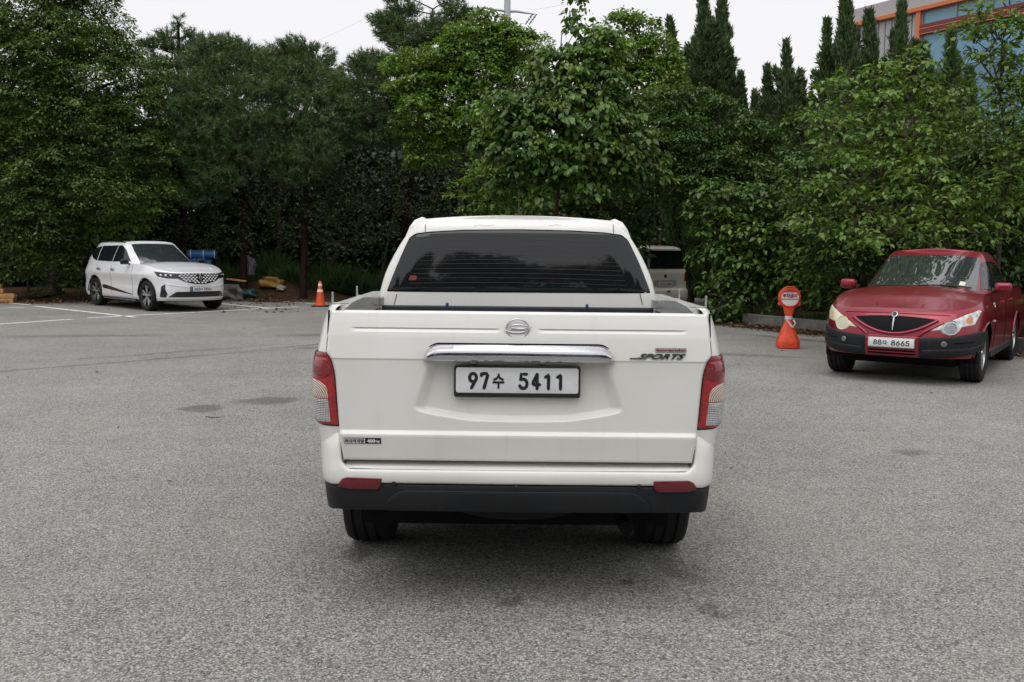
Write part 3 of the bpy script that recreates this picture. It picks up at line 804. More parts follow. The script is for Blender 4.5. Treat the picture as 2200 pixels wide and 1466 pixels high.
def pine(name, label, base, pads_px, trunk_px, seed, tufts=34, nl=0.16, needles=20, r0=0.15):
    tufts *= 3.0
    rng = np.random.default_rng(seed)
    t = thing(name, label, 'tree', (base[0], base[1], 0), group='trees along the verge')
    pads = []
    for px, py, Y, rx, rz in pads_px:
        p = at(px, py, Y); pads.append((p.x - base[0], p.y - base[1], p.z, rx * 1.05, rz * 1.2))
    tp = [(0, 0, -0.1)]
    for px, py, Y in trunk_px:
        p = at(px, py, Y); tp.append((p.x - base[0], p.y - base[1], p.z))
    mb = MB(); n = len(tp); mb.tube(tp, [r0 * (1 - 0.8 * i / (n - 1)) for i in range(n)], 9)
    T_ = [np.array(p) for p in tp]; seg = []
    for a, b in zip(T_[:-1], T_[1:]): seg += [a + (b - a) * k for k in np.linspace(0, 1, 8)]
    seg = np.array(seg)
    C, A = [], []
    for (x, y, z, rx, rz) in pads:
        c = np.array([x, y, z]); cand = seg[seg[:, 2] < z + 0.1]; cand = cand if len(cand) else seg
        b = cand[np.argmin(np.linalg.norm((cand - c) * np.array([1, 1, 1.6]), axis=1))]
        mb.tube([b, b * 0.5 + c * 0.5 + np.array([0, 0, 0.05]), c], [r0 * 0.20, r0 * 0.14, r0 * 0.06], 6)
        outd = unit((c - b)[None])[0]
        nt = int(tufts * (rx * rx + 0.35 * rx) * 2.2) + 6
        d = rdir(rng, nt); rad = rng.random(nt)**0.42
        q = c + d * rad[:, None] * np.array([rx, rx * 0.9, rz]) * 0.98
        ax = unit(d * np.array([1, 1, 0.5]) + outd * 0.55 + np.array([0, 0, 0.55]) + rng.normal(0, 0.25, (nt, 3)))
        C.append(q); A.append(ax)
        for k in range(0, nt, 9):
            mb.tube([c + (q[k] - c) * 0.15, q[k]], [0.016, 0.007], 3, cap=False)
    mb.build('trunk', M_PBARK, t, smooth=60)
    C = np.concatenate(C); A = np.concatenate(A); nt = len(C)
    ci = np.repeat(np.arange(nt), needles); n = len(ci); a = A[ci]
    s = rng.random(n)[:, None]
    base_ = C[ci] + a * (s - 0.35) * 0.20
    d = unit(a * (0.55 + 0.5 * rng.random((n, 1))) + rdir(rng, n) * 0.85)
    ll = nl * (0.7 + 0.5 * rng.random((n, 1)))
    sd = unit(np.cross(d, rdir(rng, n))) * 0.0095
    V = np.stack([base_ - sd, base_ + sd, base_ + d * ll], 1).reshape(-1, 3)
    o = link('crown', np_mesh('crown', V, np.arange(3 * n).reshape(-1, 3)), L_PINE, t); o['kind'] = 'stuff'
    return t

def juniper(label, spires, seed):
    """Hollywood juniper: flame-shaped spires; each (px_tip, py_tip, px_base, Y, radius)"""
    rng = np.random.default_rng(seed)
    b0 = at(spires[0][2], 560, spires[0][3])
    t = thing('juniper_tree', label, 'tree', (b0.x, b0.y, 0), group='junipers against the sky')
    C, A = [], []; core = MB()
    for (pxt, pyt, pxb, Y, Rb) in spires:
        Rb *= 0.78
        tip = np.array(at(pxt, pyt, Y)) - np.array([b0.x, b0.y, 0]); bs = np.array(at(pxb, 560, Y)) - np.array([b0.x, b0.y, 0]); bs[2] = 0.3
        H = tip[2] - bs[2]; n = int(760 * H * Rb)
        s = rng.random(n)**0.9
        ph = rng.random(n) * 2 * math.pi
        sw = rng.random() * 6
        axis = bs + (tip - bs) * s[:, None] + np.stack([0.16 * np.sin(s * 7 + sw) * (1.15 - s), 0.08 * np.cos(s * 6 + sw) * (1 - s), 0 * s], 1)
        prof = Rb * np.minimum(1, (1.02 - s)**1.02 * 1.75) * (0.35 + 0.65 * sstep(0, 0.12, s))
        lump = 1 + 0.42 * np.sin(ph * 2 + s * H * 2.2 + sw) * np.sin(s * H * 2.7 + ph + sw) + 0.30 * np.sin(s * H * 6.1 + ph * 3 + sw) + 0.12 * np.sin(s * H * 13 + ph * 7)
        rr = prof * np.maximum(lump, 0.35) * (0.55 + 0.5 * rng.random(n)**0.5)
        o = np.stack([np.cos(ph), np.sin(ph), 0 * ph], 1)
        C.append(axis + o * rr[:, None]); A.append(unit(o * 0.45 + np.array([0, 0, 1.0]) + (tip - bs) / H * 0.4 + rng.normal(0, 0.22, (n, 3))))
        # upswept side plumes give the ragged outline
        for k in range(int(H * 9)):
            s0 = 0.12 + 0.72 * rng.random(); a0 = rng.random() * 6.283; oo = np.array([math.cos(a0), math.sin(a0), 0.0])
            pr = Rb * min(1.0, (1.02 - s0)**1.02 * 1.75); b0_ = bs + (tip - bs) * s0 + oo * pr * 0.75
            ln = (0.35 + 0.75 * rng.random()) * (0.30 + 0.95 * (1 - s0)); dr = oo * (0.30 + 0.55 * rng.random()) + np.array([0, 0, 1.0]); dr /= np.linalg.norm(dr)
            m2 = int(70 * ln + 20); t2 = rng.random(m2); w2 = (0.14 + 0.07 * rng.random()) * (1 - t2)**0.6 * (0.5 + 0.5 * np.minimum(1, t2 * 5))
            C.append(b0_ + dr * (t2 * ln)[:, None] + rdir(rng, m2) * w2[:, None]); A.append(unit(dr + rng.normal(0, 0.22, (m2, 3))))
        q = np.linspace(0, 0.97, 18); ax = bs + (tip - bs) * q[:, None] + np.stack([0.16 * np.sin(q * 7 + sw) * (1.15 - q), 0.08 * np.cos(q * 6 + sw) * (1 - q), 0 * q], 1)
        core.tube(ax, [max(0.02, float(Rb * 0.42 * min(1, (1.02 - k)**1.02 * 1.75) * (0.35 + 0.65 * float(sstep(0, 0.12, k))))) for k in q], 10)
    MB().tube([(0, 0, -0.1), (0, 0, 0.6), (0.02, 0, 1.2)], [0.14, 0.12, 0.08], 8).build('trunk', M_BARK, t, smooth=60)
    co = core.build('light_blocking_core', L_JUNI, t, smooth=60); co['kind'] = 'stuff'  # solid core added inside the spires to block light
    C = np.concatenate(C); A = np.concatenate(A); k = 5; ci = np.repeat(np.arange(len(C)), k); n = len(ci)
    d = unit(A[ci] + rdir(rng, n) * 0.42); Cc = C[ci] + rng.normal(0, 0.028, (n, 3))
    V, Fq = leaf_geo(Cc, d, rdir(rng, n), 0.10 + 0.10 * rng.random(n), 0.26, 4, 0.05, 0.0)
    o = link('crown', np_mesh('crown', V, Fq), L_JUNI, t); o['kind'] = 'stuff'
    return t

def fp(px, Y, py=560):
    p = at(px, py, Y); return (p.x, p.y)
# --- left: a big zelkova, tall and dense
broadleaf('zelkova_tree', 'tall dense green zelkova filling the far left edge behind the SUV', fp(120, 28.2),
    [(135, -30, 27.6, 1.35), (55, 20, 27.3, 1.45), (-30, 60, 27.4, 1.4), (190, 50, 27.6, 0.95), (232, 105, 27.3, 0.85), (120, 110, 26.8, 1.35), (20, 140, 26.8, 1.3), (285, 165, 27.2, 0.8), (200, 175, 26.6, 1.15), (90, 215, 26.4, 1.25), (-20, 240, 26.6, 1.3), (300, 245, 26.8, 0.9), (170, 270, 26.2, 1.15), (60, 320, 26.2, 1.2), (250, 320, 26.3, 1.05), (330, 330, 26.8, 0.7), (140, 380, 26.0, 1.15), (10, 410, 26.2, 1.2), (220, 420, 26.1, 1.0), (90, 470, 26.0, 1.05), (310, 420, 26.6, 0.8)],
    L_ZELK, 0.10, 0.55, 16, 34, 0.16, seed=21, trunk_r=0.22)
# --- pines
pine('pine_tree', 'slim young pine with a pointed open top, behind the zelkova', fp(390, 29.5),
    [(383, 52, 29.5, .18, .30), (352, 82, 29.5, .34, .18), (410, 80, 29.5, .32, .18), (330, 100, 29.4, .40, .16), (385, 105, 29.4, .40, .22), (428, 105, 29.4, .36, .2), (320, 135, 29.2, .5, .2), (365, 140, 29.2, .5, .22), (420, 140, 29.2, .5, .22), (340, 175, 29, .6, .25), (400, 180, 29, .6, .25), (450, 170, 29, .5, .22), (350, 220, 28.8, .8, .3), (420, 225, 28.8, .8, .3), (380, 280, 28.6, 1.0, .35), (340, 330, 28.6, .9, .3), (420, 340, 28.6, 1.0, .35)],
    [(392, 420, 29.5), (390, 250, 29.5), (385, 130, 29.5), (383, 50, 29.5)], 31, tufts=30)
pine('pine_tree', 'broad dark pine with drooping boughs above the debris heap', fp(520, 28.4),
    [(470, 100, 28, .65, .25), (520, 115, 28, .6, .25), (560, 135, 28, .6, .22), (440, 130, 27.8, .7, .3), (500, 150, 27.6, .9, .35), (430, 180, 27.4, .8, .3), (560, 190, 27.4, .9, .35), (480, 215, 27.2, 1.0, .35), (410, 240, 27, .7, .3), (540, 255, 27.2, .9, .35), (450, 280, 27, .9, .35), (430, 330, 27, .7, .4), (500, 320, 27.4, .9, .35), (460, 380, 27.2, .8, .35), (560, 340, 27.6, .8, .35), (430, 420, 27.4, .7, .3)],
    [(525, 480, 28.3), (515, 300, 28.3), (500, 180, 28.2), (485, 110, 28.1)], 32, tufts=34, r0=0.115)
pine('pine_tree', 'rounded dark pine left of the gap in the skyline', fp(650, 28.2),
    [(605, 112, 28, .55, .25), (640, 108, 28, .55, .28), (680, 125, 28, .5, .28), (700, 150, 27.9, .45, .25), (580, 145, 27.8, .7, .3), (640, 160, 27.6, .9, .35), (700, 185, 27.6, .7, .3), (600, 200, 27.4, .9, .35), (670, 220, 27.3, .9, .35), (730, 215, 27.6, .6, .28), (740, 245, 27.2, .55, .4), (620, 265, 27.4, .9, .35), (700, 275, 27.2, .8, .4), (680, 325, 27.0, .7, .4), (600, 330, 27.6, .9, .35), (735, 290, 27.4, .5, .4), (650, 370, 27.6, .8, .35)],
    [(655, 480, 28.2), (660, 300, 28.2), (655, 190, 28.1), (645, 110, 28.0)], 33, tufts=34, r0=0.115)
pine('pine_tree', 'tall leaning pine with reddish trunk and open top left of the power pole', fp(872, 29.0, 480),
    [(855, -10, 28.8, .45, .2), (870, 25, 28.8, .55, .18), (830, 45, 28.6, .5, .15), (855, 60, 28.6, .55, .18), (838, 75, 28.6, .45, .16), (965, 5, 28.8, .35, .3), (985, 30, 28.6, .5, .2), (950, 55, 28.6, .6, .25), (920, 75, 28.4, .7, .25), (880, 95, 28.4, .7, .22), (980, 80, 28.3, .6, .25), (800, 130, 28.2, .6, .2), (780, 145, 28.2, .5, .18), (840, 150, 28, .8, .25), (910, 140, 28, .8, .3), (770, 175, 28, .7, .25), (830, 200, 27.8, .9, .3), (890, 210, 27.8, .8, .3), (950, 150, 28, .7, .3), (790, 235, 27.7, .8, .3), (850, 255, 27.6, .8, .3), (820, 300, 27.6, .9, .22), (880, 290, 27.8, .7, .25), (760, 275, 27.8, .7, .3)],
    [(872, 460, 29), (885, 380, 29), (905, 300, 28.9), (915, 200, 28.8), (920, 100, 28.7), (930, 20, 28.7)], 34, tufts=34, r0=0.115)
# --- shaded understorey below the pines
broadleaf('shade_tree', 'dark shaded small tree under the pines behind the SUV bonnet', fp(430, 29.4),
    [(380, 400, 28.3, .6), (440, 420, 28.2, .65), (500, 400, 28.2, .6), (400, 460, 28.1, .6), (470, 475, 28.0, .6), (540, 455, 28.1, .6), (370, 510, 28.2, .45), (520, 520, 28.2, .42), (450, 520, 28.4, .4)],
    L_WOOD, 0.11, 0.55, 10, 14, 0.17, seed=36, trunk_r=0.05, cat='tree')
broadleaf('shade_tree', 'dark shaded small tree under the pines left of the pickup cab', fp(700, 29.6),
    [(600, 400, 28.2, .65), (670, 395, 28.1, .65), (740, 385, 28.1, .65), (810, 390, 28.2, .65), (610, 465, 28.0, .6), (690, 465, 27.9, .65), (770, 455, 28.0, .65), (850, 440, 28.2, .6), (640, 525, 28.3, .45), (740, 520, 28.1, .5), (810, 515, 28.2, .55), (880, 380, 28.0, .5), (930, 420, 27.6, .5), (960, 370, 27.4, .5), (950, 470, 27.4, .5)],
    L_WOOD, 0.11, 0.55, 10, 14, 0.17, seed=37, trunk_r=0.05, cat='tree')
# --- middle
broadleaf('maple_tree', 'yellow-green maple in front of the tall pine and the power pole', fp(985, 27.6),
    [(1050, 62, 27, .55), (1010, 95, 26.8, .75), (1080, 105, 26.8, .8), (960, 140, 26.6, .7), (1035, 160, 26.4, .85), (1110, 165, 26.6, .75), (900, 190, 26.4, .65), (970, 210, 26.2, .75), (1050, 235, 26.2, .8), (910, 250, 26, .7), (985, 280, 26, .7), (930, 320, 26, .6), (880, 150, 26.8, .5), (1130, 110, 26.8, .6)],
    L_MAPL, 0.11, 0.62, 20, 30, 0.15, seed=41, trunk_r=0.13)
broadleaf('heart_leaf_tree', 'large-leaved dark green tree in the middle with drooping bright young leaves', fp(1190, 22.2),
    [(1242, 20, 22, .16, 1.7), (1240, 60, 22, .22, 1.5), (1180, 150, 21.8, .5), (1250, 135, 21.8, .5), (1300, 90, 22, .42), (1215, 205, 21.5, .62), (1290, 190, 21.6, .55), (1140, 235, 21.3, .5), (1075, 225, 21.1, .34), (1100, 260, 21.0, .42), (1190, 275, 21.1, .62), (1270, 265, 21.2, .6), (1130, 325, 20.9, .55), (1215, 345, 20.9, .62), (1300, 335, 21.2, .5), (1070, 350, 21.1, .34), (1160, 395, 21.0, .42), (1250, 395, 21.0, .42), (1330, 245, 21.8, .5), (1350, 310, 21.7, .55), (1330, 380, 21.5, .5), (1390, 360, 22.0, .45), (1060, 300, 21.6, .38), (1090, 410, 21.4, .36), (1030, 250, 22.2, .34)],
    L_HEART, 0.145, 0.74, 24, 12, 0.12, kind=6, seed=42, trunk_r=0.07, droop=0.75, up=0.6)
broadleaf('light_green_tree', 'airy light green tree between the large-leaved tree and the junipers', fp(1250, 30.0),
    [(1330, 60, 26.3, .35), (1375, 95, 26.3, .42), (1300, 100, 26.2, .42), (1350, 130, 26, .6), (1400, 160, 26, .5), (1310, 165, 25.9, .6), (1370, 200, 25.7, .7), (1430, 225, 25.7, .6), (1310, 230, 25.6, .7), (1380, 270, 25.4, .75), (1330, 300, 25.4, .7), (1440, 290, 25.4, .7), (1440, 175, 26, .35), (1385, 62, 26.3, .38), (1412, 105, 26.2, .42), (1345, 38, 26.4, .28), (1425, 140, 26.1, .42)],
    L_MAPL, 0.115, 0.6, 18, 26, 0.15, seed=43, trunk_r=0.11)
broadleaf('sapling', 'slender light green sapling just left of the pickup antenna', fp(1030, 24.5),
    [(1010, 365, 24.3, .32), (1040, 395, 24.2, .36), (1000, 410, 24.2, .34), (1060, 430, 24.2, .42), (1020, 445, 24.2, .4), (1090, 455, 24.3, .4), (1040, 480, 24.2, .45)],
    L_MAPL, 0.115, 0.62, 13, 18, 0.13, seed=44, trunk_r=0.045, cat='young tree')
broadleaf('leafy_bush', 'dark leafy bush showing just above the pickup roof', fp(1250, 23.5),
    [(1190, 430, 23.2, .5), (1250, 420, 23.2, .5), (1310, 415, 23.4, .5), (1220, 470, 23.1, .55), (1300, 465, 23.2, .55), (1370, 455, 23.4, .5), (1150, 480, 23.3, .45), (1260, 520, 23.2, .6), (1340, 520, 23.3, .6)],
    L_HEART, 0.14, 0.72, 14, 10, 0.14, kind=6, seed=45, trunk_r=0.06, droop=0.5, cat='bush', group='bushes under the trees')
# --- right of the middle
broadleaf('dense_tree', 'dense rounded green tree right of the pickup roof, below the junipers', fp(1565, 23.8),
    [(1420, 245, 23.6, .65), (1480, 235, 23.6, .65), (1545, 265, 23.4, .65), (1400, 310, 23.2, .75), (1470, 310, 23, .75), (1540, 335, 22.9, .75), (1605, 300, 23.2, .65), (1655, 340, 23, .65), (1430, 385, 22.8, .75), (1510, 400, 22.6, .75), (1590, 395, 22.6, .75), (1660, 410, 22.6, .65), (1530, 470, 22.4, .75), (1610, 465, 22.4, .75), (1690, 455, 22.3, .6)],
    L_DARK, 0.11, 0.55, 16, 26, 0.14, seed=51, trunk_r=0.14)
broadleaf('vine_bush', 'broad-leaved vine thicket hanging over the kerb behind the orange stand', fp(1620, 21.6),
    [(1545, 420, 21.4, .45), (1590, 430, 21.3, .5), (1640, 445, 21.1, .5), (1700, 440, 20.9, .5), (1540, 480, 21.3, .5), (1585, 500, 21.1, .55), (1630, 515, 20.9, .55), (1700, 515, 20.6, .55), (1545, 555, 21.1, .45), (1600, 575, 20.9, .55), (1660, 590, 20.7, .5), (1730, 585, 20.3, .5), (1770, 540, 20.1, .5), (1550, 620, 21, .40), (1610, 635, 20.9, .42), (1720, 640, 20.2, .42), (1770, 620, 19.9, .42), (1790, 660, 19.6, .35), (1560, 665, 20.6, .28), (1520, 670, 20.8, .24)],
    L_HEART, 0.125, 0.70, 15, 12, 0.15, kind=6, seed=52, trunk_r=0.05, droop=0.5, cat='bush', group='bushes under the trees')
broadleaf('mulberry_tree', 'yellow-green mulberry arching over the red pickup', fp(2085, 16.6),
    [(1870, 175, 16.4, .48), (1950, 165, 16.4, .48), (1800, 215, 16.3, .42), (1890, 240, 16.1, .52), (1975, 235, 16.1, .5), (2040, 225, 16.3, .42), (1780, 290, 16.0, .45), (1850, 310, 15.8, .52), (1940, 310, 15.7, .52), (2020, 305, 15.8, .45), (1810, 380, 15.5, .45), (1890, 385, 15.3, .48), (1970, 390, 15.3, .48), (1770, 415, 15.5, .34), (1850, 450, 15.0, .42), (1930, 460, 14.9, .45), (2010, 450, 15.0, .42), (2085, 410, 15.2, .45), (2140, 450, 15.2, .45), (1830, 500, 14.7, .30), (1900, 505, 14.6, .32), (2070, 490, 14.8, .34), (1985, 500, 14.7, .3), (2170, 400, 15.4, .4), (1740, 480, 15.2, .22)],
    L_MULB, 0.105, 0.68, 12, 11, 0.14, kind=6, seed=53, trunk_r=0.075, droop=0.35, parts=300, bark=M_TWIG, flat=0.28)
broadleaf('slender_tree', 'thin airy tree in front of the blue building at the right edge', fp(2150, 15.4),
    [(2110, 40, 15.2, .26), (2170, 20, 15.2, .34), (2210, 60, 15.2, .34), (2150, 95, 15.1, .36), (2090, 100, 15.2, .22), (2200, 140, 15.0, .38), (2140, 170, 15.1, .32), (2190, 220, 15.0, .4), (2130, 230, 15.2, .3), (2210, 300, 14.9, .42), (2180, 350, 14.8, .4), (2060, 60, 15.3, .16)],
    L_MULB, 0.10, 0.66, 18, 9, 0.12, kind=6, seed=54, trunk_r=0.05, droop=0.3, bark=M_TWIG)
broadleaf('dark_tree', 'dark green tree at the right edge behind the red pickup', fp(2190, 17.4),
    [(2140, 290, 17.4, .6), (2210, 250, 17.4, .6), (2170, 360, 17.2, .65), (2230, 340, 17, .6), (2130, 430, 17.2, .6), (2200, 440, 16.8, .65), (2150, 510, 16.8, .6), (2220, 520, 16.5, .65), (2080, 370, 17.6, .55), (2060, 470, 17.3, .6), (2190, 590, 16.6, .55), (2240, 610, 16.2, .55), (2120, 580, 16.9, .5)],
    L_DARK, 0.13, 0.45, 12, 16, 0.15, seed=55, trunk_r=0.10, droop=0.5)
broadleaf('dark_tree', 'dark thicket tree in the shade between the mulberry and the junipers', fp(1850, 19.4),
    [(1750, 300, 19.6, .6), (1830, 260, 19.6, .6), (1920, 300, 19.2, .7), (2010, 280, 19, .7), (1760, 390, 19.2, .7), (1850, 370, 18.9, .75), (1950, 390, 18.7, .75), (2050, 380, 18.4, .7), (1790, 480, 18.9, .75), (1880, 480, 18.6, .75), (1980, 480, 18.3, .75), (1820, 570, 18.6, .7), (1920, 560, 18.3, .7), (2030, 560, 18, .7), (1760, 560, 18.9, .55), (2100, 560, 17.7, .65)],
    L_DARK, 0.12, 0.55, 10, 18, 0.17, seed=56, trunk_r=0.10)
# --- left undergrowth
broadleaf('leafy_bush', 'pale leafy branch spray above the SUV roof', fp(300, 27.3),
    [(320, 412, 26.9, .36), (285, 440, 26.8, .4), (335, 452, 26.8, .38), (240, 462, 26.8, .45), (190, 480, 26.8, .45), (290, 485, 26.9, .45), (150, 510, 26.8, .42), (215, 500, 26.9, .42)],
    L_MAPL, 0.14, 0.74, 13, 11, 0.15, kind=6, seed=61, trunk_r=0.05, droop=0.4, cat='bush', group='bushes under the trees')
broadleaf('leafy_bush', 'dark bush over the brown bank at the far left', fp(60, 26.8),
    [(20, 470, 26.4, .6), (100, 480, 26.3, .6), (-40, 520, 26.3, .6), (40, 545, 26.2, .6), (120, 550, 26.3, .55), (170, 560, 26.6, .5), (0, 590, 26.4, .5), (90, 595, 26.8, .4), (160, 600, 27, .35)],
    L_ZELK, 0.12, 0.66, 13, 14, 0.15, seed=62, trunk_r=0.05, cat='bush', group='bushes under the trees')
# --- junipers
juniper('juniper spire with a leaning tip, leftmost of the junipers on the skyline', [(1437, 42, 1485, 29.5, .58), (1478, 110, 1500, 29.5, .46)], 71)
juniper('tallest twin-tipped juniper standing clear against the sky right of centre', [(1512, -35, 1535, 28.0, .58), (1548, -40, 1560, 28.0, .58), (1492, 88, 1515, 27.9, .36), (1590, 160, 1590, 27.6, .46), (1620, 200, 1620, 27.4, .32)], 72)
juniper('two low juniper tips in the dip of the skyline', [(1648, 148, 1660, 25.0, .42), (1682, 165, 1690, 25.0, .36)], 73)
juniper('curved juniper tip right of the skyline dip', [(1686, 92, 1722, 24.5, .36), (1720, 160, 1740, 24.5, .42)], 74)
juniper('slim juniper with a ragged top left of the grey wall', [(1779, 48, 1790, 24.0, .36), (1800, 95, 1808, 24.0, .34)], 75)
juniper('stout juniper in front of the grey cladding', [(1815, -25, 1850, 23.6, .62), (1868, 30, 1880, 23.5, .52), (1920, 75, 1915, 23.4, .36)], 76)
juniper('juniper in front of the orange post of the building', [(1940, 8, 1955, 22.8, .42), (1985, 100, 1985, 22.7, .42)], 77)
juniper('shorter dark juniper in front of the blue glass', [(2045, 72, 2050, 21.6, .40), (2080, 150, 2075, 21.4, .40)], 78)

# --- the wood behind: one mass of leaves nobody could count
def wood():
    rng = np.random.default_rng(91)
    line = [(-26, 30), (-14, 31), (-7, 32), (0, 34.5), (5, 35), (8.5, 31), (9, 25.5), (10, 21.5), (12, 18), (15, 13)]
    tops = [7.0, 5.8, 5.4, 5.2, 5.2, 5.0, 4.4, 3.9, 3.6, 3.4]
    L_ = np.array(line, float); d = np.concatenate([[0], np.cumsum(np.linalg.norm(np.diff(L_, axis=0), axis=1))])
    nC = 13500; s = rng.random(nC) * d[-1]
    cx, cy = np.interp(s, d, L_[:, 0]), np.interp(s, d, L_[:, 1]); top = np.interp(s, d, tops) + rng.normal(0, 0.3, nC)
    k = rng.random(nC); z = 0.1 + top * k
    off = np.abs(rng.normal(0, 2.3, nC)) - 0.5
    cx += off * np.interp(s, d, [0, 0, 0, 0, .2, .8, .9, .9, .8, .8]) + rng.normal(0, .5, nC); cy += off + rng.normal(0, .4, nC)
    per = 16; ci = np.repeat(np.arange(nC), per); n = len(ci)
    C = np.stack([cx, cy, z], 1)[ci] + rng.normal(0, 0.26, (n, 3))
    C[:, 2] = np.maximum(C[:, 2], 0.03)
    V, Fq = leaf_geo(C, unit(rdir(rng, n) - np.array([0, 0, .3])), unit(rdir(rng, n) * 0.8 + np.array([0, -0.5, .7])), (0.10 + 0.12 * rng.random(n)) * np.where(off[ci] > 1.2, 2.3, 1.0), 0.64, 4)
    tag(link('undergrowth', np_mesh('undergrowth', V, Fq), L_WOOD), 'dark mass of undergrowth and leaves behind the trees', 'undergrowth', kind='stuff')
    for i in range(26):
        s_ = (i + rng.random()) / 26 * d[-1]; x, y = np.interp(s_, d, L_[:, 0]) + rng.normal(0, .5), np.interp(s_, d, L_[:, 1]) - 0.4 + rng.normal(0, .5)
        STEMS.append((x, y, rng.random() * 0.06 + 0.05, rng.normal(0, .3), rng.normal(0, .2)))
STEMS = []
wood()
mb = MB()
for x, y, r, lx, ly in STEMS:
    mb.tube([(x, y, 0), (x + lx * .4, y + ly * .4, 1.6), (x + lx, y + ly, 3.6)], [r, r * .8, r * .5], 6)
tag(mb.build('undergrowth_stems', M_BARK, smooth=60), 'thin shaded stems inside the dark undergrowth', 'undergrowth', kind='stuff')

# --- grass and weeds along the verge
def mound(x, y):
    x = np.asarray(x, float); y = np.asarray(y, float)
    return 0.62 * np.exp(-((x + 7.0) / 2.0)**4) * sstep(28.0, 29.0, y) * (0.8 + 0.2 * np.sin(x * 2.1 + y))
_mx, _my = np.meshgrid(np.linspace(-10.2, -3.8, 60), np.linspace(27.7, 32.5, 40), indexing='ij')
_mz = mound(_mx, _my) - 0.02 + np.random.default_rng(2).normal(0, 0.02, _mx.shape)
tag(grid_obj('soil_mound', np.stack([_mx, _my, _mz], 2), MATS['litter_soil'], None, 80), kind='structure')
def blades(name, label, areas, n, h, seed, mat):
    rng = np.random.default_rng(seed); C = []
    for (p, q, w, f) in areas:
        k = int(n * f); t = rng.random(k)[:, None]; a = np.array(p); b = np.array(q)
        nrm = unit(np.array([[-(b - a)[1], (b - a)[0]]]))
        C.append(a + (b - a) * t + nrm * (rng.random(k)**1.3)[:, None] * w)
    C = np.concatenate(C); n = len(C); z = np.full(n, 0.0)
    C3 = np.stack([C[:, 0], C[:, 1], z + 0.02 + (mound(C[:, 0], C[:, 1]) if name == 'verge_grass' else 0)], 1)
    patchy = 0.55 + 0.45 * np.sin(C[:, 0] * 2.3) * np.cos(C[:, 1] * 1.9 + C[:, 0])
    hh = h * (0.35 + rng.random(n)) * patchy
    D = unit(np.stack([rng.normal(0, .45, n), rng.normal(0, .45, n), np.ones(n)], 1))
    V, Fq = leaf_geo(C3, D, rdir(rng, n), hh, 0.07, 4, 0.0, 0.25)
    tag(link(name, np_mesh(name, V, Fq), mat), label, 'grass', kind='stuff')
blades('verge_grass', 'tall green weeds on the verge left of the pickup cab', [((-9.0, 28.9), (-5.6, 28.6), 2.6, .25), ((-5.6, 28.9), (-3.3, 29.0), 3.2, .35), ((-3.4, 29.0), (1.2, 33.2), 2.6, .40)], 21000, 0.80, 81, L_GRASS)
blades('verge_weeds', 'low weeds and grass tufts along the edges of the lot', [((-15, 26.9), (-11.5, 27.5), 2.5, .22), ((-9, 29.2), (-7.4, 28.1), 2, .18), ((5.2, 20.7), (6.4, 18.7), .8, .2), ((4.75, 22.0), (5.05, 20.6), 1.2, .2), ((6.6, 29), (5.0, 22.4), 1.5, .2), ((-0.4, 21.5), (2.2, 21.5), 2.4, .2)], 5200, 0.32, 82, L_GRASS)
# dry litter
def litter():
    rng = np.random.default_rng(83)
    M_LIT = leaf_mat('dry_leaf_litter', [(0.035, 0.020, 0.012), (0.085, 0.045, 0.024), (0.15, 0.085, 0.045), (0.21, 0.15, 0.09)], trans=0.05, rough=0.8, clump=3)
    areas = [((-16, 26.3), (-13.2, 25.8), .9, 1500), ((-13.2, 25.9), (-11.4, 27.1), 1.0, 1800), ((-11.5, 27.2), (-8.8, 28.9), .8, 900), ((-9, 28.6), (-7.4, 27.4), .9, 900), ((-7.4, 27.3), (-3.3, 28.4), .7, 1600), ((-3.4, 28.5), (1.4, 33.1), .6, 900), ((4.75, 20.4), (5.9, 18.4), .45, 1700), ((5.9, 18.4), (8.8, 13.3), .45, 1500), ((4.55, 22.2), (4.8, 20.3), .7, 600), ((6.6, 29), (4.6, 22.2), .6, 500)]
    C = []
    for p, q, w, k in areas:
        t = rng.random(k)[:, None]; a = np.array(p); b = np.array(q); nrm = unit(np.array([[-(b - a)[1], (b - a)[0]]]))
        C.append(a + (b - a) * t + nrm * rng.normal(0, 0.5, k)[:, None] * w)
    k = 110; C.append(np.stack([rng.uniform(-14, 9, k), rng.uniform(6, 27, k)], 1))
    C = np.concatenate(C); n = len(C)
    hmax = np.where(np.arange(n) < n - 110, 0.05, 0.004)
    V, Fq = leaf_geo(np.stack([C[:, 0], C[:, 1], 0.006 + rng.random(n) * hmax], 1), unit(rng.normal(0, 1, (n, 3)) * np.array([1, 1, .15])), unit(rng.normal(0, .3, (n, 3)) + np.array([0, 0, 1])), (0.05 + 0.06 * rng.random(n)) * np.where(np.arange(n) < n - 110, 1.0, 0.6), 0.5, 4, .1, .1)
    tag(link('leaf_litter', np_mesh('leaf_litter', V, Fq), M_LIT), 'brown dry leaf litter along the edges of the asphalt', 'leaf litter', kind='stuff')
litter()

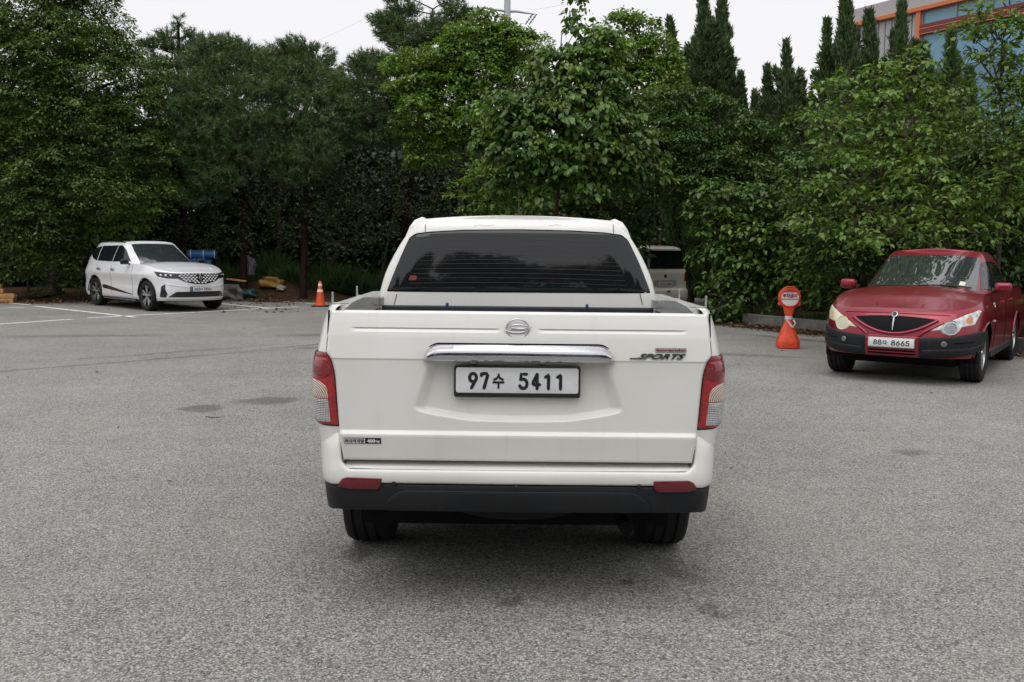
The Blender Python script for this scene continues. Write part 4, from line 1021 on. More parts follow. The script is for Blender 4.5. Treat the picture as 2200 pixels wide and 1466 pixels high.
# --- trees on the other side of the lot, mirrored in the pickup's rear window
def mirrored():
    rng = np.random.default_rng(95)
    lobes = []
    for i in range(26):
        a = rng.random() * 6.28; k = rng.random(); lobes.append((math.cos(a) * 2.6 * (1 - k * .6) * rng.random()**.5, math.sin(a) * 2.6 * (1 - k * .6), 2.6 + 6.4 * k, 1.35 - .5 * k, .8))
    mb = limb_mesh(None, lobes, rng, 0.24, [(0, 0, -.1), (0.05, 0, 2), (0, .1, 4), (.05, 0, 6), (0, 0, 8.4)])
    tm = pmesh('trunk', mb.v, mb.f); tm.materials.append(M_BARK)
    P, O, I = crown_points(lobes, rng, 5.0, 1.0); ci = np.repeat(np.arange(len(P)), 16); n = len(ci)
    C = P[ci] + rng.normal(0, .2, (n, 3))
    V, Fq = leaf_geo(C, unit(O[ci] + rdir(rng, n)), unit(O[ci] + np.array([0, 0, .8]) + rdir(rng, n) * .5), 0.14 + .1 * rng.random(n), .6, 4)
    cm = np_mesh('crown', V, Fq); cm.materials.append(L_DARK)
    words = ['leftmost', 'second from the left', 'third from the left', 'fourth from the left', 'fifth from the left', 'left of the middle', 'in the middle', 'right of the middle', 'fifth from the right', 'fourth from the right', 'third from the right', 'second from the right', 'rightmost']
    spots = [(-22 + 3.65 * k + rng.normal(0, .5), -20.5 + rng.normal(0, .8), (0.92, 1.12, 0.84, 1.0, 1.2, 0.86, 1.02, 0.94, 1.22, 1.08, 0.86, 1.05, 0.95)[k], words[k]) for k in range(13)]
    for i, (x, y, s, w) in enumerate(spots):
        t = thing('lot_tree', 'dark tree mirrored in the rear window, %s' % w, 'tree', (x, y, 0), i * 1.3, 'trees mirrored in the rear window')
        t.scale = (s, s, s)
        for nm, me in (('trunk', tm), ('crown', cm)):
            o = bpy.data.objects.new(nm, me); COL.objects.link(o); o.parent = t
            if nm == 'crown': o['kind'] = 'stuff'
mirrored()
# ------------------------------------------------------------------ materials used by the vehicles
M_WHITE = paint('pearl_white_paint', (0.74, 0.74, 0.71), dirt=(0.42, 0.39, 0.32), dirt_amt=0.20, rough=0.36, coat=0.65, coat_r=0.05, streak=0.14)
M_SUVW = paint('silver_white_paint', (0.74, 0.75, 0.77), dirt_amt=0.06, rough=0.3, coat=0.9, coat_r=0.03)
M_RED = paint('metallic_red_paint', (0.25, 0.005, 0.022), dirt=(0.10, 0.02, 0.03), dirt_amt=0.08, rough=0.30, coat=0.6, coat_r=0.03, metal=0.45)
M_BEIGE = paint('cream_grey_paint', (0.76, 0.74, 0.66), dirt_amt=0.10, rough=0.4, coat=0.7)
M_BLACKP = paint('black_bumper_plastic', (0.010, 0.011, 0.013), dirt=(0.07, 0.07, 0.07), dirt_amt=0.06, rough=0.50, coat=0.0, streak=0.30, spec=0.25)
M_PLAST = plain('dark_plastic', (0.018, 0.018, 0.019), 0.5, var=0.3, vscale=14)
M_GLOSSB = plain('gloss_black', (0.008, 0.008, 0.009), 0.12, coat=0.5)
M_GLASS = plain('tinted_glass', (0.010, 0.012, 0.014), 0.03, spec=0.55)
M_GLASSF = plain('windscreen_glass', (0.030, 0.036, 0.040), 0.02, spec=0.9, coat=1.0, coat_r=0.01)
M_CHROME = plain('chrome', (0.62, 0.62, 0.66), 0.10, metal=1.0, var=0.06, vscale=5)
M_SATIN = plain('satin_metal', (0.45, 0.45, 0.46), 0.35, metal=1.0, var=0.1)
M_ALU = plain('weathered_aluminium', (0.42, 0.43, 0.42), 0.5, metal=0.6, var=0.2, vscale=20)
M_TYRE = plain('tyre_rubber', (0.016, 0.016, 0.016), 0.75, spec=0.25, var=0.3, vscale=12, bmp=0.2, bscale=90)
M_RIM = plain('alloy_rim', (0.42, 0.42, 0.43), 0.28, metal=0.9, var=0.1)
M_RIMD = plain('dark_rim', (0.03, 0.03, 0.032), 0.3, metal=0.4)
M_GAP = plain('panel_gap_black', (0.004, 0.004, 0.004), 0.9, spec=0.1)
M_UNDER = plain('underbody_black', (0.008, 0.008, 0.008), 0.85, spec=0.1, var=0.3)
M_PLATEW = plain('plate_white', (0.72, 0.73, 0.74), 0.35, var=0.05, vscale=20)
M_INK = plain('plate_ink', (0.010, 0.011, 0.014), 0.4)
M_REDINK = plain('dark_red_ink', (0.18, 0.006, 0.012), 0.4)
M_BLUE = plain('plate_blue', (0.02, 0.07, 0.30), 0.4)
M_REFLR = plain('red_reflector', (0.115, 0.003, 0.007), 0.22, coat=0.6, var=0.15, vscale=120, bmp=0.25, bscale=420)
M_LINER = plain('bed_liner', (0.022, 0.026, 0.034), 0.6, var=0.35, vscale=9)

def lens_mat(name, c0, c1, scale, kind='wave', rough=0.08, bmp=0.6, rings=False):
    mt, nt, out = new_mat(name)
    co = coords(nt)
    if rings:       # rings about the bulb of either lamp
        sp = N(nt, 'ShaderNodeSeparateXYZ'); L(nt, co, sp.inputs[0]); cb = N(nt, 'ShaderNodeCombineXYZ')
        L(nt, mth(nt, 'SUBTRACT', mth(nt, 'ABSOLUTE', sp.outputs[0]), 0.895), cb.inputs[0]); L(nt, mth(nt, 'SUBTRACT', sp.outputs[2], 0.925), cb.inputs[2]); co = cb.outputs[0]
    p = N(nt, 'ShaderNodeBsdfPrincipled')
    if kind == 'wave':
        w = N(nt, 'ShaderNodeTexWave'); w.wave_type = 'RINGS' if rings else 'BANDS'
        if rings: w.rings_direction = 'Y'
        else: w.bands_direction = 'Z'
        w.inputs['Scale'].default_value = scale; w.inputs['Distortion'].default_value = 0.4; L(nt, co, w.inputs[0])
        h = w.outputs['Fac']
        if not rings:
            w2 = N(nt, 'ShaderNodeTexWave'); w2.bands_direction = 'X'; w2.inputs['Scale'].default_value = scale * 1.1; w2.inputs['Distortion'].default_value = 1.0; L(nt, co, w2.inputs[0])
            h = mth(nt, 'MULTIPLY', h, mth(nt, 'ADD', w2.outputs['Fac'], 0.25))
    else:
        v = N(nt, 'ShaderNodeTexVoronoi'); v.inputs['Scale'].default_value = scale; L(nt, co, v.inputs['Vector'])
        h = v.outputs['Distance']
    big = noise(nt, 16, 3, 0.6, co)
    f = mth(nt, 'MULTIPLY_ADD', big, 0.7, mth(nt, 'MULTIPLY_ADD', h, 0.75, -0.18))
    L(nt, ramp(nt, f, [(0.15, c0), (0.85, c1)]), p.inputs['Base Color'])
    p.inputs['Roughness'].default_value = 0.3; p.inputs['Coat Weight'].default_value = 1.0; p.inputs['Coat Roughness'].default_value = rough * 0.4
    L(nt, bump(nt, h, bmp, 0.003), p.inputs['Normal'])
    L(nt, p.outputs[0], out.inputs[0]); return mt
M_LRED = lens_mat('red_lens', (0.26, 0.004, 0.008), (0.44, 0.009, 0.016), 60, 'voronoi', bmp=0.05)
M_LPOD = lens_mat('deep_red_lens', (0.035, 0.001, 0.002), (0.32, 0.006, 0.011), 190, 'voronoi', bmp=0.7)
M_LAMB = lens_mat('amber_tinted_lens', (0.30, 0.20, 0.14), (0.78, 0.70, 0.63), 34, 'wave', bmp=0.8, rings=True)
M_LCLR = lens_mat('clear_ribbed_lens', (0.16, 0.16, 0.17), (0.85, 0.85, 0.84), 40, 'wave', bmp=0.9)
M_LHEAD = lens_mat('clear_headlamp_lens', (0.20, 0.21, 0.22), (0.80, 0.82, 0.82), 16, 'voronoi', bmp=0.3)
M_LYEL = plain('yellowed_headlamp_lens', (0.62, 0.60, 0.42), 0.3, coat=0.8, var=0.15, vscale=10)
M_AMBER = plain('amber_lens', (0.55, 0.20, 0.08), 0.2, coat=0.8)

# ------------------------------------------------------------------ vehicle shell
class Shell:
    """closed-plan body: straight flanks between yB and yA, superellipse nose and tail; all dimensions tables over z"""
    def __init__(s, yA, yB, W, YF, YR, NF, NR, taper=None):
        s.yA, s.yB = yA, yB
        s.W, s.YF, s.YR, s.NF, s.NR = map(hermite, (W, YF, YR, NF, NR))
        s.taper = taper or (lambda y, z: 1.0 + 0 * y)
    def side(s, y, z):
        y = np.asarray(y, float); z = np.asarray(z, float)
        w = s.W(z); x = w.copy()
        a = np.clip((y - s.yA) / (s.YF(z) - s.yA), 0, 1); b = np.clip((s.yB - y) / (s.yB - s.YR(z)), 0, 1)
        x = w * np.where(a > 0, (1 - a**s.NF(z))**(1 / s.NF(z)), 1) * np.where(b > 0, (1 - b**s.NR(z))**(1 / s.NR(z)), 1)
        return x * s.taper(y, z)
    def ring(s, phi, z, rear=False):
        n = (s.NR if rear else s.NF)(z); w = s.W(z)
        cx = np.sin(phi)**(2 / n); cy = np.maximum(np.cos(phi), 0)**(2 / n)
        y = s.yB - cy * (s.yB - s.YR(z)) if rear else s.yA + cy * (s.YF(z) - s.yA)
        return w * cx * s.taper(y, z), y
    def _arc(s, rear):
        ph = np.linspace(0, math.pi / 2, 160)
        def f(u, z):
            u = np.asarray(u, float); z = np.asarray(z, float); n = len(u)
            x, y = s.ring(np.broadcast_to(ph, (n, 160)), np.broadcast_to(z[:, None], (n, 160)), rear)
            d = np.concatenate([np.zeros((n, 1)), np.cumsum(np.hypot(np.diff(x, axis=1), np.diff(y, axis=1)), axis=1)], 1)
            a = np.abs(u); I = np.arange(n)
            k = np.clip((d < a[:, None]).sum(1) - 1, 0, 158)
            t = np.clip((a - d[I, k]) / (d[I, k + 1] - d[I, k] + 1e-12), 0, 1)
            X = x[I, k] + t * (x[I, k + 1] - x[I, k]); Y = y[I, k] + t * (y[I, k + 1] - y[I, k])
            ov = a > d[:, -1]
            Y2 = (s.yB + (a - d[:, -1])) if rear else (s.yA - (a - d[:, -1]))
            Y = np.where(ov, Y2, Y); X = np.where(ov, s.side(Y, z), X)
            return np.stack([np.where(u < 0, -X, X), Y, z], 1)
        return f
    def front(s): return omap(s._arc(False), -1.0)
    def back(s): return omap(s._arc(True), 1.0)
    def flank(s, sg):
        return omap(lambda y, z: np.stack([sg * s.side(y, z), y, z], 1), sg)
    def grid(s, zb, zt, nrow, arches=(), step=0.06, nf=26, nr=22):
        ys = list(np.arange(s.yB, s.yA + 1e-6, (s.yA - s.yB) / max(2, round((s.yA - s.yB) / step))))
        for yc, zc, ra in arches:
            ys += [yc + ra * math.cos(t) for t in np.linspace(0, math.pi, 25)] + [yc + ra + 0.002, yc - ra - 0.002]
        ys = sorted({round(float(y), 5) for y in ys if s.yB <= y <= s.yA}, reverse=True)
        def bot(y):
            b = float(zb(y))
            for yc, zc, ra in arches:
                if abs(y - yc) < ra: b = max(b, zc + math.sqrt(max(0, ra * ra - (y - yc)**2)))
            return b
        cols = []
        t = np.linspace(0, 1, nrow)
        for ph in np.linspace(0, math.pi / 2, nf)[:-1]:
            zz = np.full(nrow, 0.7); 
            for _ in range(3):
                x, y = s.ring(np.full(nrow, ph), zz); zb_ = np.array([bot(q) for q in y]); zt_ = np.array([float(zt(q)) for q in y]); zz = zb_ + t * (zt_ - zb_)
            x, y = s.ring(np.full(nrow, ph), zz); cols.append(np.stack([x, y, zz], 1))
        for yy in ys:
            b = bot(yy); zz = b + t * (float(zt(yy)) - b); yv = np.full(nrow, yy)
            cols.append(np.stack([s.side(yv, zz), yv, zz], 1))
        for ph in np.linspace(math.pi / 2, 0, nr)[1:]:
            zz = np.full(nrow, 0.7)
            for _ in range(3):
                x, y = s.ring(np.full(nrow, ph), zz, True); zb_ = np.array([bot(q) for q in y]); zt_ = np.array([float(zt(q)) for q in y]); zz = zb_ + t * (zt_ - zb_)
            x, y = s.ring(np.full(nrow, ph), zz, True); cols.append(np.stack([x, y, zz], 1))
        return np.array(cols)           # half, front centre -> rear centre
def both_sides(G):
    Mi = G.copy(); Mi[:, :, 0] *= -1
    return np.concatenate([Mi[::-1], G[1:]], 0)
def cap_grid(top, crown, nc=15):
    """top: half ring points (k,3) -> cross rows with a crown height crown(y)"""
    js = np.linspace(-1, 1, nc); out = []
    for x, y, z in top:
        out.append([(j * x, y, z + crown(y, x) * (1 - abs(j)**2.4)) for j in js])
    return np.array(out)
def quad_patch(name, c, fn, mat, parent, off=0.004, nu=24, nv=14, bow=0.0):
    """a smooth pane between four corners (bl, br, tr, tl) of a surface"""
    c = np.array(c, float); rows = []
    for t in np.linspace(0, 1, nv):
        a = c[0] + (c[3] - c[0]) * t; b = c[1] + (c[2] - c[1]) * t; k = np.linspace(0, 1, nu)
        uv = a + (b - a) * k[:, None]; uv[:, 1] += bow * t * (1 - (2 * k - 1)**2)
        rows.append(fn(uv[:, 0], uv[:, 1], np.full(nu, off)))
    return grid_obj(name, np.array(rows), mat, parent, 60)
def seam(name, pts, mat, parent, r=0.003, seg=5):
    mb = MB(); mb.tube(pts, r, seg); return mb.build(name, mat, parent, smooth=60)

def make_wheel(parent, x, y, sgn, Rr, wid, rim_r, style, mat_rim, mat_spoke):
    """a road wheel at (x,y), outer face towards sgn*x: tyre > nothing, rim > spoke, hub_cap"""
    e = bpy.data.objects.new('wheel', None); COL.objects.link(e); e.parent = parent; e.location = (x, y, Rr); e.empty_display_size = 0.1
    h = wid / 2
    prof = [(rim_r, -h * 0.80), (rim_r + 0.02, -h * 0.95), (Rr * 0.86, -h), (Rr * 0.955, -h * 0.93), (Rr * 0.99, -h * 0.76)]
    for g in (-0.45, 0.0, 0.45):
        prof += [(Rr, h * (g - 0.13)), (Rr - 0.009, h * (g - 0.10)), (Rr - 0.009, h * (g + 0.0)), (Rr, h * (g + 0.03))]
    prof += [(Rr * 0.99, h * 0.76), (Rr * 0.955, h * 0.93), (Rr * 0.86, h), (rim_r + 0.02, h * 0.95), (rim_r, h * 0.80)]
    MB().lathe(prof, 40, 'X').build('tyre', M_TYRE, e, smooth=50)
    rp = [(rim_r + 0.004, h * 0.88), (rim_r - 0.012, h * 0.86), (rim_r - 0.03, h * 0.3), (rim_r - 0.035, -h * 0.9)]
    rp = [(r, q * sgn) for r, q in rp]
    MB().lathe(rp, 40, 'X').build('rim', mat_rim, e, smooth=50)
    MB().lathe([(0.001, sgn * h * 0.0), (rim_r - 0.03, sgn * h * 0.0)], 32, 'X').build('brake_disc', M_UNDER, e)
    n = style
    for k in range(n):
        a = 2 * math.pi * k / n + 0.3
        for d in (-0.16, 0.16):
            mb = MB()
            c, s_ = math.cos(a), math.sin(a); c2, s2 = math.cos(a + d * 1.25), math.sin(a + d * 1.25)
            p0 = Vector((sgn * h * 0.72, c * 0.03, s_ * 0.03)); p1 = Vector((sgn * h * 0.80, c2 * (rim_r - 0.015), s2 * (rim_r - 0.015)))
            t = (p1 - p0).normalized(); up = Vector((1, 0, 0)); sd = t.cross(up).normalized()
            w0, w1 = 0.018, 0.028
            V = [p0 + sd * w0, p0 - sd * w0, p1 - sd * w1, p1 + sd * w1]
            b = Vector((-sgn * 0.03, 0, 0))
            mb.add([*V, *[q + b for q in V]], [(0, 1, 2, 3), (7, 6, 5, 4), (0, 3, 7, 4), (1, 5, 6, 2), (0, 4, 5, 1), (3, 2, 6, 7)])
            mb.build('spoke', mat_spoke, e, bevel=0.004)
    MB().lathe([(0.001, sgn * h * 0.86), (0.028, sgn * h * 0.86), (0.036, sgn * h * 0.78), (0.036, sgn * h * 0.4)], 20, 'X').build('hub_cap', mat_spoke, e, smooth=40)
    return e
def wheel_wells(parent, arches, W, zc):
    for yc, _, ra in arches:
        for sg in (-1, 1):
            mb = MB()
            A = np.linspace(-0.25, math.pi + 0.25, 22)
            P = [[(sg * xx, yc + (ra - 0.004) * math.cos(a), zc + (ra - 0.004) * math.sin(a)) for xx in (W - 0.012, W - 0.15, W - 0.34)] for a in A]
            mb.grid(np.array(P))
            mb.grid(np.array([[(sg * (W - 0.34), yc + q * ra * math.cos(a), zc + q * ra * math.sin(a)) for q in (0.02, 1.0)] for a in A]))
            mb.build('wheel_well', M_UNDER, parent, smooth=50)

def _arcp(cx, cy, rx, ry, a0, a1, n=12):
    return [(cx + rx * math.cos(R(a)), cy + ry * math.sin(R(a))) for a in np.linspace(a0, a1, n)]
GLYPH = {   # strokes in a box 0..1 (wide) by 0..2 (high)
    '0': [_arcp(.5, 1.45, .5, .55, 0, 180) + _arcp(.5, .55, .5, .55, 180, 360) + [(1, 1.45)]],
    '1': [[(.18, 1.62), (.45, 1.72), (.62, 2.0), (.62, 0)]],
    '2': [_arcp(.5, 1.46, .5, .54, 170, -35) + [(.0, 0), (1, 0)]],
    '3': [_arcp(.48, 1.52, .48, .48, 160, -80, 12) + _arcp(.48, .54, .52, .54, 88, -160, 14)],
    '4': [[(.72, 0), (.72, 2.0)], [(.70, 1.96), (0, .55), (1.08, .55)]],
    '5': [[(.92, 2.0), (.16, 2.0), (.08, 1.12)] + _arcp(.46, .66, .54, .66, 125, -155, 16)],
    '6': [[(.72, 2.0), (.12, .95)] + _arcp(.5, .58, .5, .58, 140, 500, 26)],
    '7': [[(0, 1.72), (0, 2.0), (1, 2.0), (.40, 0)]],
    '8': [_arcp(.5, 1.52, .44, .48, -90, 270, 22), _arcp(.5, .53, .52, .53, 90, 450, 24)],
    '9': [[(.28, 0), (.88, 1.05)] + _arcp(.5, 1.42, .5, .58, -40, 320, 26)],
}
def digits(body, fn, u, v, w, h, stroke, off, parent):
    """round-stroke number plate figures, each figure a mesh of its own"""
    n = len(body); pitch = w / n; r = stroke / 2; bw = pitch * 0.86 - stroke; bh = (h - stroke) / 2
    for i, ch in enumerate(body):
        x0 = u - w / 2 + pitch * (i + 0.5) - bw / 2; y0 = v - h / 2 + r
        mb = MB()
        for si, st in enumerate(GLYPH[ch]):
            A = np.array([(x0 + a * bw, y0 + b * bh) for a, b in st])
            for _ in range(2):
                if len(A) < 8:
                    B = [A[0]]
                    for p, q in zip(A[:-1], A[1:]): 
                        l = np.linalg.norm(q - p); c = min(0.3, r * 0.9 / max(l, 1e-6)); B += [p + (q - p) * c, q + (p - q) * c]
                    A = np.array(B + [A[-1]])
            t = np.gradient(A, axis=0); t /= np.linalg.norm(t, axis=1, keepdims=True) + 1e-9
            A = np.concatenate([[A[0] - t[0] * r * 0.9], A, [A[-1] + t[-1] * r * 0.9]])
            rr = [r * 0.45] + [r] * (len(A) - 2) + [r * 0.45]
            rows = []
            t = np.gradient(A, axis=0); t /= np.linalg.norm(t, axis=1, keepdims=True) + 1e-9
            nn = np.stack([-t[:, 1], t[:, 0]], 1)
            for q, hgt in ((1.0, -0.0015), (0.92, 0.0008), (0.0, 0.0016), (-0.92, 0.0008), (-1.0, -0.0015)):
                B = A + nn * (np.array(rr) * q)[:, None]; rows.append(fn(B[:, 0], B[:, 1], off + hgt + 0.0003 * si))
            mb.grid(np.array(rows))
        me = pmesh('figure', mb.v, mb.f); fix_normals(me); link('plate_figure', me, M_INK, parent)

def plate(parent, fn, u, v, w, h, frame=True, text_items=(), band=False, off=0.012, base_mat=None, name='license_plate'):
    fr = rpoly([(u - w / 2 - 0.009, v - h / 2 - (0.02 if frame == 'low' else 0.009)), (u + w / 2 + 0.009, v - h / 2 - (0.02 if frame == 'low' else 0.009)), (u + w / 2 + 0.009, v + h / 2 + 0.009), (u - w / 2 - 0.009, v + h / 2 + 0.009)], 0.012, 4)
    e = patch(name, fr, fn, M_GLOSSB if frame else M_SATIN, parent, off=off, depth=0.02, sp=0.1, edge=0.004)
    pl = rpoly([(u - w / 2, v - h / 2), (u + w / 2, v - h / 2), (u + w / 2, v + h / 2), (u - w / 2, v + h / 2)], 0.01, 4)
    patch('plate_face', pl, fn, base_mat or M_PLATEW, e, off=off + 0.003, depth=0.004, sp=0.1, edge=0.001)
    if band:
        patch('blue_band', rpoly([(u - w / 2 + 0.002, v - h / 2 + 0.002), (u - w / 2 + w * 0.1, v - h / 2 + 0.002), (u - w / 2 + w * 0.1, v + h / 2 - 0.002), (u - w / 2 + 0.002, v + h / 2 - 0.002)], 0.003), fn, M_BLUE, e, off=off + 0.0045, depth=0.002, sp=0.1)
    for body, cu, cv, tw, th, bold in text_items:
        if body.isdigit():
            digits(body, fn, u + cu, v + cv, tw, th, bold, off + 0.004, e); continue
        text('lettering', body, 1, fn, M_INK, e, u=u + cu, v=v + cv, width=tw, height=th, bold=bold, off=off + 0.0045, thick=0.0012)
    return e
# ================================================================== the white pickup in the middle
TRX, TRY = 0.030, 4.12
truck = thing('pickup_truck', 'white double-cab pickup seen from behind with plate 97수 5411, centre of the lot', 'pickup truck', (TRX, TRY, 0))
def T(px, py, yl=0.0):
    p = at(px, py, TRY + yl); return (p.x - TRX, p.z)

# --- tailgate: a pressed sheet with crease, swage lines and number plate recess
HW = hermite(sorted([(T(px, py)[1], abs(T(px, py)[0])) for px, py in ((708, 667), (705, 740), (704, 754), (713, 768), (719, 785), (723, 805), (727, 850), (731, 900), (735, 940), (741, 981))]))
Z_T, Z_B, Z_CR = 1.305, 0.668, 1.104
TG_BASE = lin([(0.660, 0.048), (0.775, 0.062), (0.783, 0.0615), (0.800, 0.049), (1.100, 0.043), (1.106, 0.046), (1.2, 0.027), (1.26, 0.011), (1.305, -0.004)])
REC_S = lin([(0.80, 0.455), (0.885, 0.452), (1.104, 0.385)])
REC_B = hermite([(0.0, 0.838), (0.18, 0.842), (0.32, 0.860), (0.42, 0.880), (0.47, 0.905)])
def tg_prot(x, z):
    ax = np.abs(x)
    p = TG_BASE(z)
    rec = sstep(0, 0.055, REC_S(z) - ax) * sstep(0.0, 0.024, z - REC_B(np.minimum(ax, 0.47))) * sstep(1.125, 1.105, z)
    p = p - 0.040 * rec
    zs = 1.236
    g = np.where((z <= zs) & (z > zs - 0.018), (z - (zs - 0.018)) / 0.018, 0.0)
    p = p - 0.0075 * g * sstep(0.715, 0.690, ax) * sstep(0.078, 0.10, ax)
    p = p + 0.004 * (1 - (ax / 0.8)**2)                      # slight crown
    d = np.minimum(np.minimum(HW(z) - ax, Z_T + 0.004 - z), z - Z_B + 0.002)
    r = 0.014
    return p - r * (1 - np.clip(d / r, 0, 1))**2
zr = np.unique(np.concatenate([np.linspace(Z_B, Z_T, 90), np.linspace(0.77, 0.81, 16), np.linspace(0.83, 0.92, 34), np.linspace(1.212, 1.240, 22), [1.2361, 1.2375], np.linspace(1.09, 1.125, 16), np.linspace(Z_B, Z_B + 0.015, 6), np.linspace(Z_T - 0.016, Z_T, 7)]).round(5))
us = np.unique(np.concatenate([np.linspace(-1, 1, 150), [s * q for s in (-1, 1) for q in (0.9825, 0.9875, 0.992, 0.996, 0.999)], [s * q for s in (-1, 1) for q in np.linspace(0.46, 0.57, 18)]]).round(5))
ZZ, UU = np.meshgrid(zr, us, indexing='ij')
XX = UU * HW(ZZ)
YY = -tg_prot(XX, ZZ)
TG = np.stack([XX, YY, ZZ], 2)
def skirt_grid(G, y):
    n = lambda A: A + 0
    a = G.copy()
    top = a[-1].copy(); top[:, 1] = y; bot = a[0].copy(); bot[:, 1] = y
    a = np.concatenate([bot[None], a, top[None]], 0)
    l = a[:, 0].copy(); l[:, 1] = y; r = a[:, -1].copy(); r[:, 1] = y
    return np.concatenate([l[:, None], a, r[:, None]], 1)
tailgate = grid_obj('tailgate', skirt_grid(TG, 0.045), M_WHITE, truck, 50)
def tg_fn(x, z): return np.stack([x, -tg_prot(x, z), z], 1)
TGM = omap(tg_fn, 1.0)
# chrome grip bar over the number plate
zb_, zt_ = T(1113, 773.5)[1] + 0.001, T(1113, 741)[1]
def bar_top(x):
    ax = abs(x); x0, x1 = 0.335, 0.404
    return 1.0 if ax < x0 else math.sqrt(max(0.0, 1 - ((ax - x0) / (x1 - x0))**2))
prof = [(0.004, 1.0), (0.012, 1.0), (0.019, 0.985), (0.040, 0.70), (0.043, 0.655), (0.0435, 0.60), (0.042, 0.30), (0.036, 0.06), (0.030, 0.0), (0.0, 0.0)]
xs = np.concatenate([np.linspace(-0.404, -0.335, 14), np.linspace(-0.30, 0.30, 25), np.linspace(0.335, 0.404, 14)])
P = []
for x in xs:
    hh = bar_top(x); ed = min(1.0, 0.25 + 1.2 * hh)
    row = []
    for e_, q in prof:
        z = zb_ + (zt_ - zb_) * q * max(hh, 0.02) + 0.004 * (1 - (x / 0.4)**2) * q
        row.append((x, -(0.046 + 0.002) - e_ * ed + 0.018 * q + 0.004, z))
    P.append(row)
grid_obj('chrome_trim', np.array(P), M_CHROME, tailgate, 28)
# thin black tube drawn in as the shadow line round the trim
seam('trim_shadow_line', [(x, -0.036, zb_ + (zt_ - zb_) * max(bar_top(x), 0.0) + 0.006) for x in xs], M_GAP, tailgate, 0.0035)
# plate lamps under the bar, plate
for px in (1017, 1165):
    x, z = T(px, 778); MB().lathe([(0.001, -0.030), (0.006, -0.029), (0.007, -0.02), (0.012, -0.018), (0.013, -0.004)], 14, 'Y', (x, 0, z)).build('plate_screw', M_SATIN, tailgate, smooth=40)
x0, z0 = T(1111, 815)
PLM = flat_map((0, -0.030, 0), (1, 0, 0), (0, 0, 1), (0, -1, 0))
LP = plate(truck, PLM, x0, z0, 0.520, 0.108, 'low', [('97', -0.1625, -0.002, 0.100, 0.076, 0.0145), ('수', -0.079, -0.003, 0.050, 0.064, 0.03), ('5411', 0.104, -0.003, 0.205, 0.076, 0.0145)])
for dx in (-0.245, 0.237):
    MB().lathe([(0.001, -0.0405), (0.007, -0.040), (0.009, -0.036), (0.009, -0.030)], 14, 'Y', (x0 + dx, 0, z0 + 0.0)).build('bolt', M_SATIN, LP, smooth=40)
# round S emblem
ex, ez = T(1112, 705.5)
mb = MB(); A = np.linspace(0, 2 * math.pi, 41)
mb.tube([(ex + 0.0475 * math.cos(a), -float(tg_prot(np.array([ex]), np.array([ez]))[0]) - 0.006, ez + 0.0405 * math.sin(a)) for a in A], 0.0036, 8, cap=False)
emblem = mb.build('emblem', M_CHROME, tailgate, smooth=60)
def blade(pts, rad):
    mb = MB(); yb = -float(tg_prot(np.array([ex]), np.array([ez]))[0]) - 0.010
    from_ = hermite([(i, p[0]) for i, p in enumerate(pts)]); to_ = hermite([(i, p[1]) for i, p in enumerate(pts)]); rr = hermite([(i, r) for i, r in enumerate(rad)])
    q = np.linspace(0, len(pts) - 1, 40)
    mb.tube([(ex + float(from_(k)) / 505, yb, ez - float(to_(k)) / 505) for k in q], [float(rr(k)) for k in q], 8, flat=0.9)
    mb.build('emblem_blade', M_CHROME, emblem, smooth=60)
blade([(30, -3), (20, -6.5), (2, -8.5), (-12, -7), (-15, -3), (-4, -1), (14, 0), (17, 4), (8, 7.5), (-8, 8), (-22, 5), (-29, 2.5)], [0.0006, 0.0022, 0.0034, 0.0036, 0.0034, 0.0034, 0.0034, 0.0036, 0.0036, 0.0034, 0.0024, 0.0006])
blade([(30, -3), (16, -2), (0, -1.5), (-13, 0.5), (-29, 2.5)], [0.0005, 0.0018, 0.0022, 0.0018, 0.0005])
# badges
u, v = T(1438, 751)
bd = patch('small_badge', rpoly([(u - 0.066, v - 0.0085), (u + 0.066, v - 0.0085), (u + 0.066, v + 0.0085), (u - 0.066, v + 0.0085)], 0.003), TGM, M_SATIN, tailgate, off=0.004, depth=0.006, sp=0.03)
text('lettering', 'korando', 1, TGM, M_REDINK, bd, u=u, v=v, width=0.120, height=0.0105, bold=0.03, off=0.005, thick=0.001)
u, v = T(1411, 764)
text('sports_badge', 'SPORTS', 1, TGM, M_CHROME, tailgate, u=u + 0.014, v=v, width=0.205, height=0.0225, bold=0.03, shear=0.55, off=0.003, thick=0.004, spacing=1.02)
u, v = T(1360, 767.5)
patch('badge_tail', [(u - 0.022, v - 0.0035), (u + 0.035, v - 0.0035), (u + 0.04, v + 0.002), (u - 0.018, v + 0.0008)], TGM, M_CHROME, tailgate, off=0.006, depth=0.004, sp=0.03)
# load sticker
(u0, v0), (u1, v1) = T(744, 947), T(823, 935)
vm = (v0 + v1) / 2; hh = 0.0125; us_ = u0 + (u1 - u0) * 0.57
st = patch('load_sticker', rpoly([(u0, vm - hh), (u1, vm - hh), (u1, vm + hh), (u0, vm + hh)], 0.002), TGM, M_INK, tailgate, off=0.0018, depth=0.002, sp=0.03)
patch('sticker_panel', [(u0 + 0.003, vm - hh + 0.003), (us_, vm - hh + 0.003), (us_, vm + hh - 0.003), (u0 + 0.003, vm + hh - 0.003)], TGM, M_PLATEW, st, off=0.0030, depth=0.001, sp=0.03)
text('lettering', '최대적재량', 1, TGM, M_INK, st, u=(u0 + us_) / 2 + 0.001, v=vm, width=(us_ - u0) - 0.008, height=0.0165, bold=0.02, off=0.0035, thick=0.0008)
text('lettering', '400', 1, TGM, M_PLATEW, st, u=us_ + 0.026, v=vm, width=0.034, height=0.015, bold=0.04, off=0.0032, thick=0.0008)
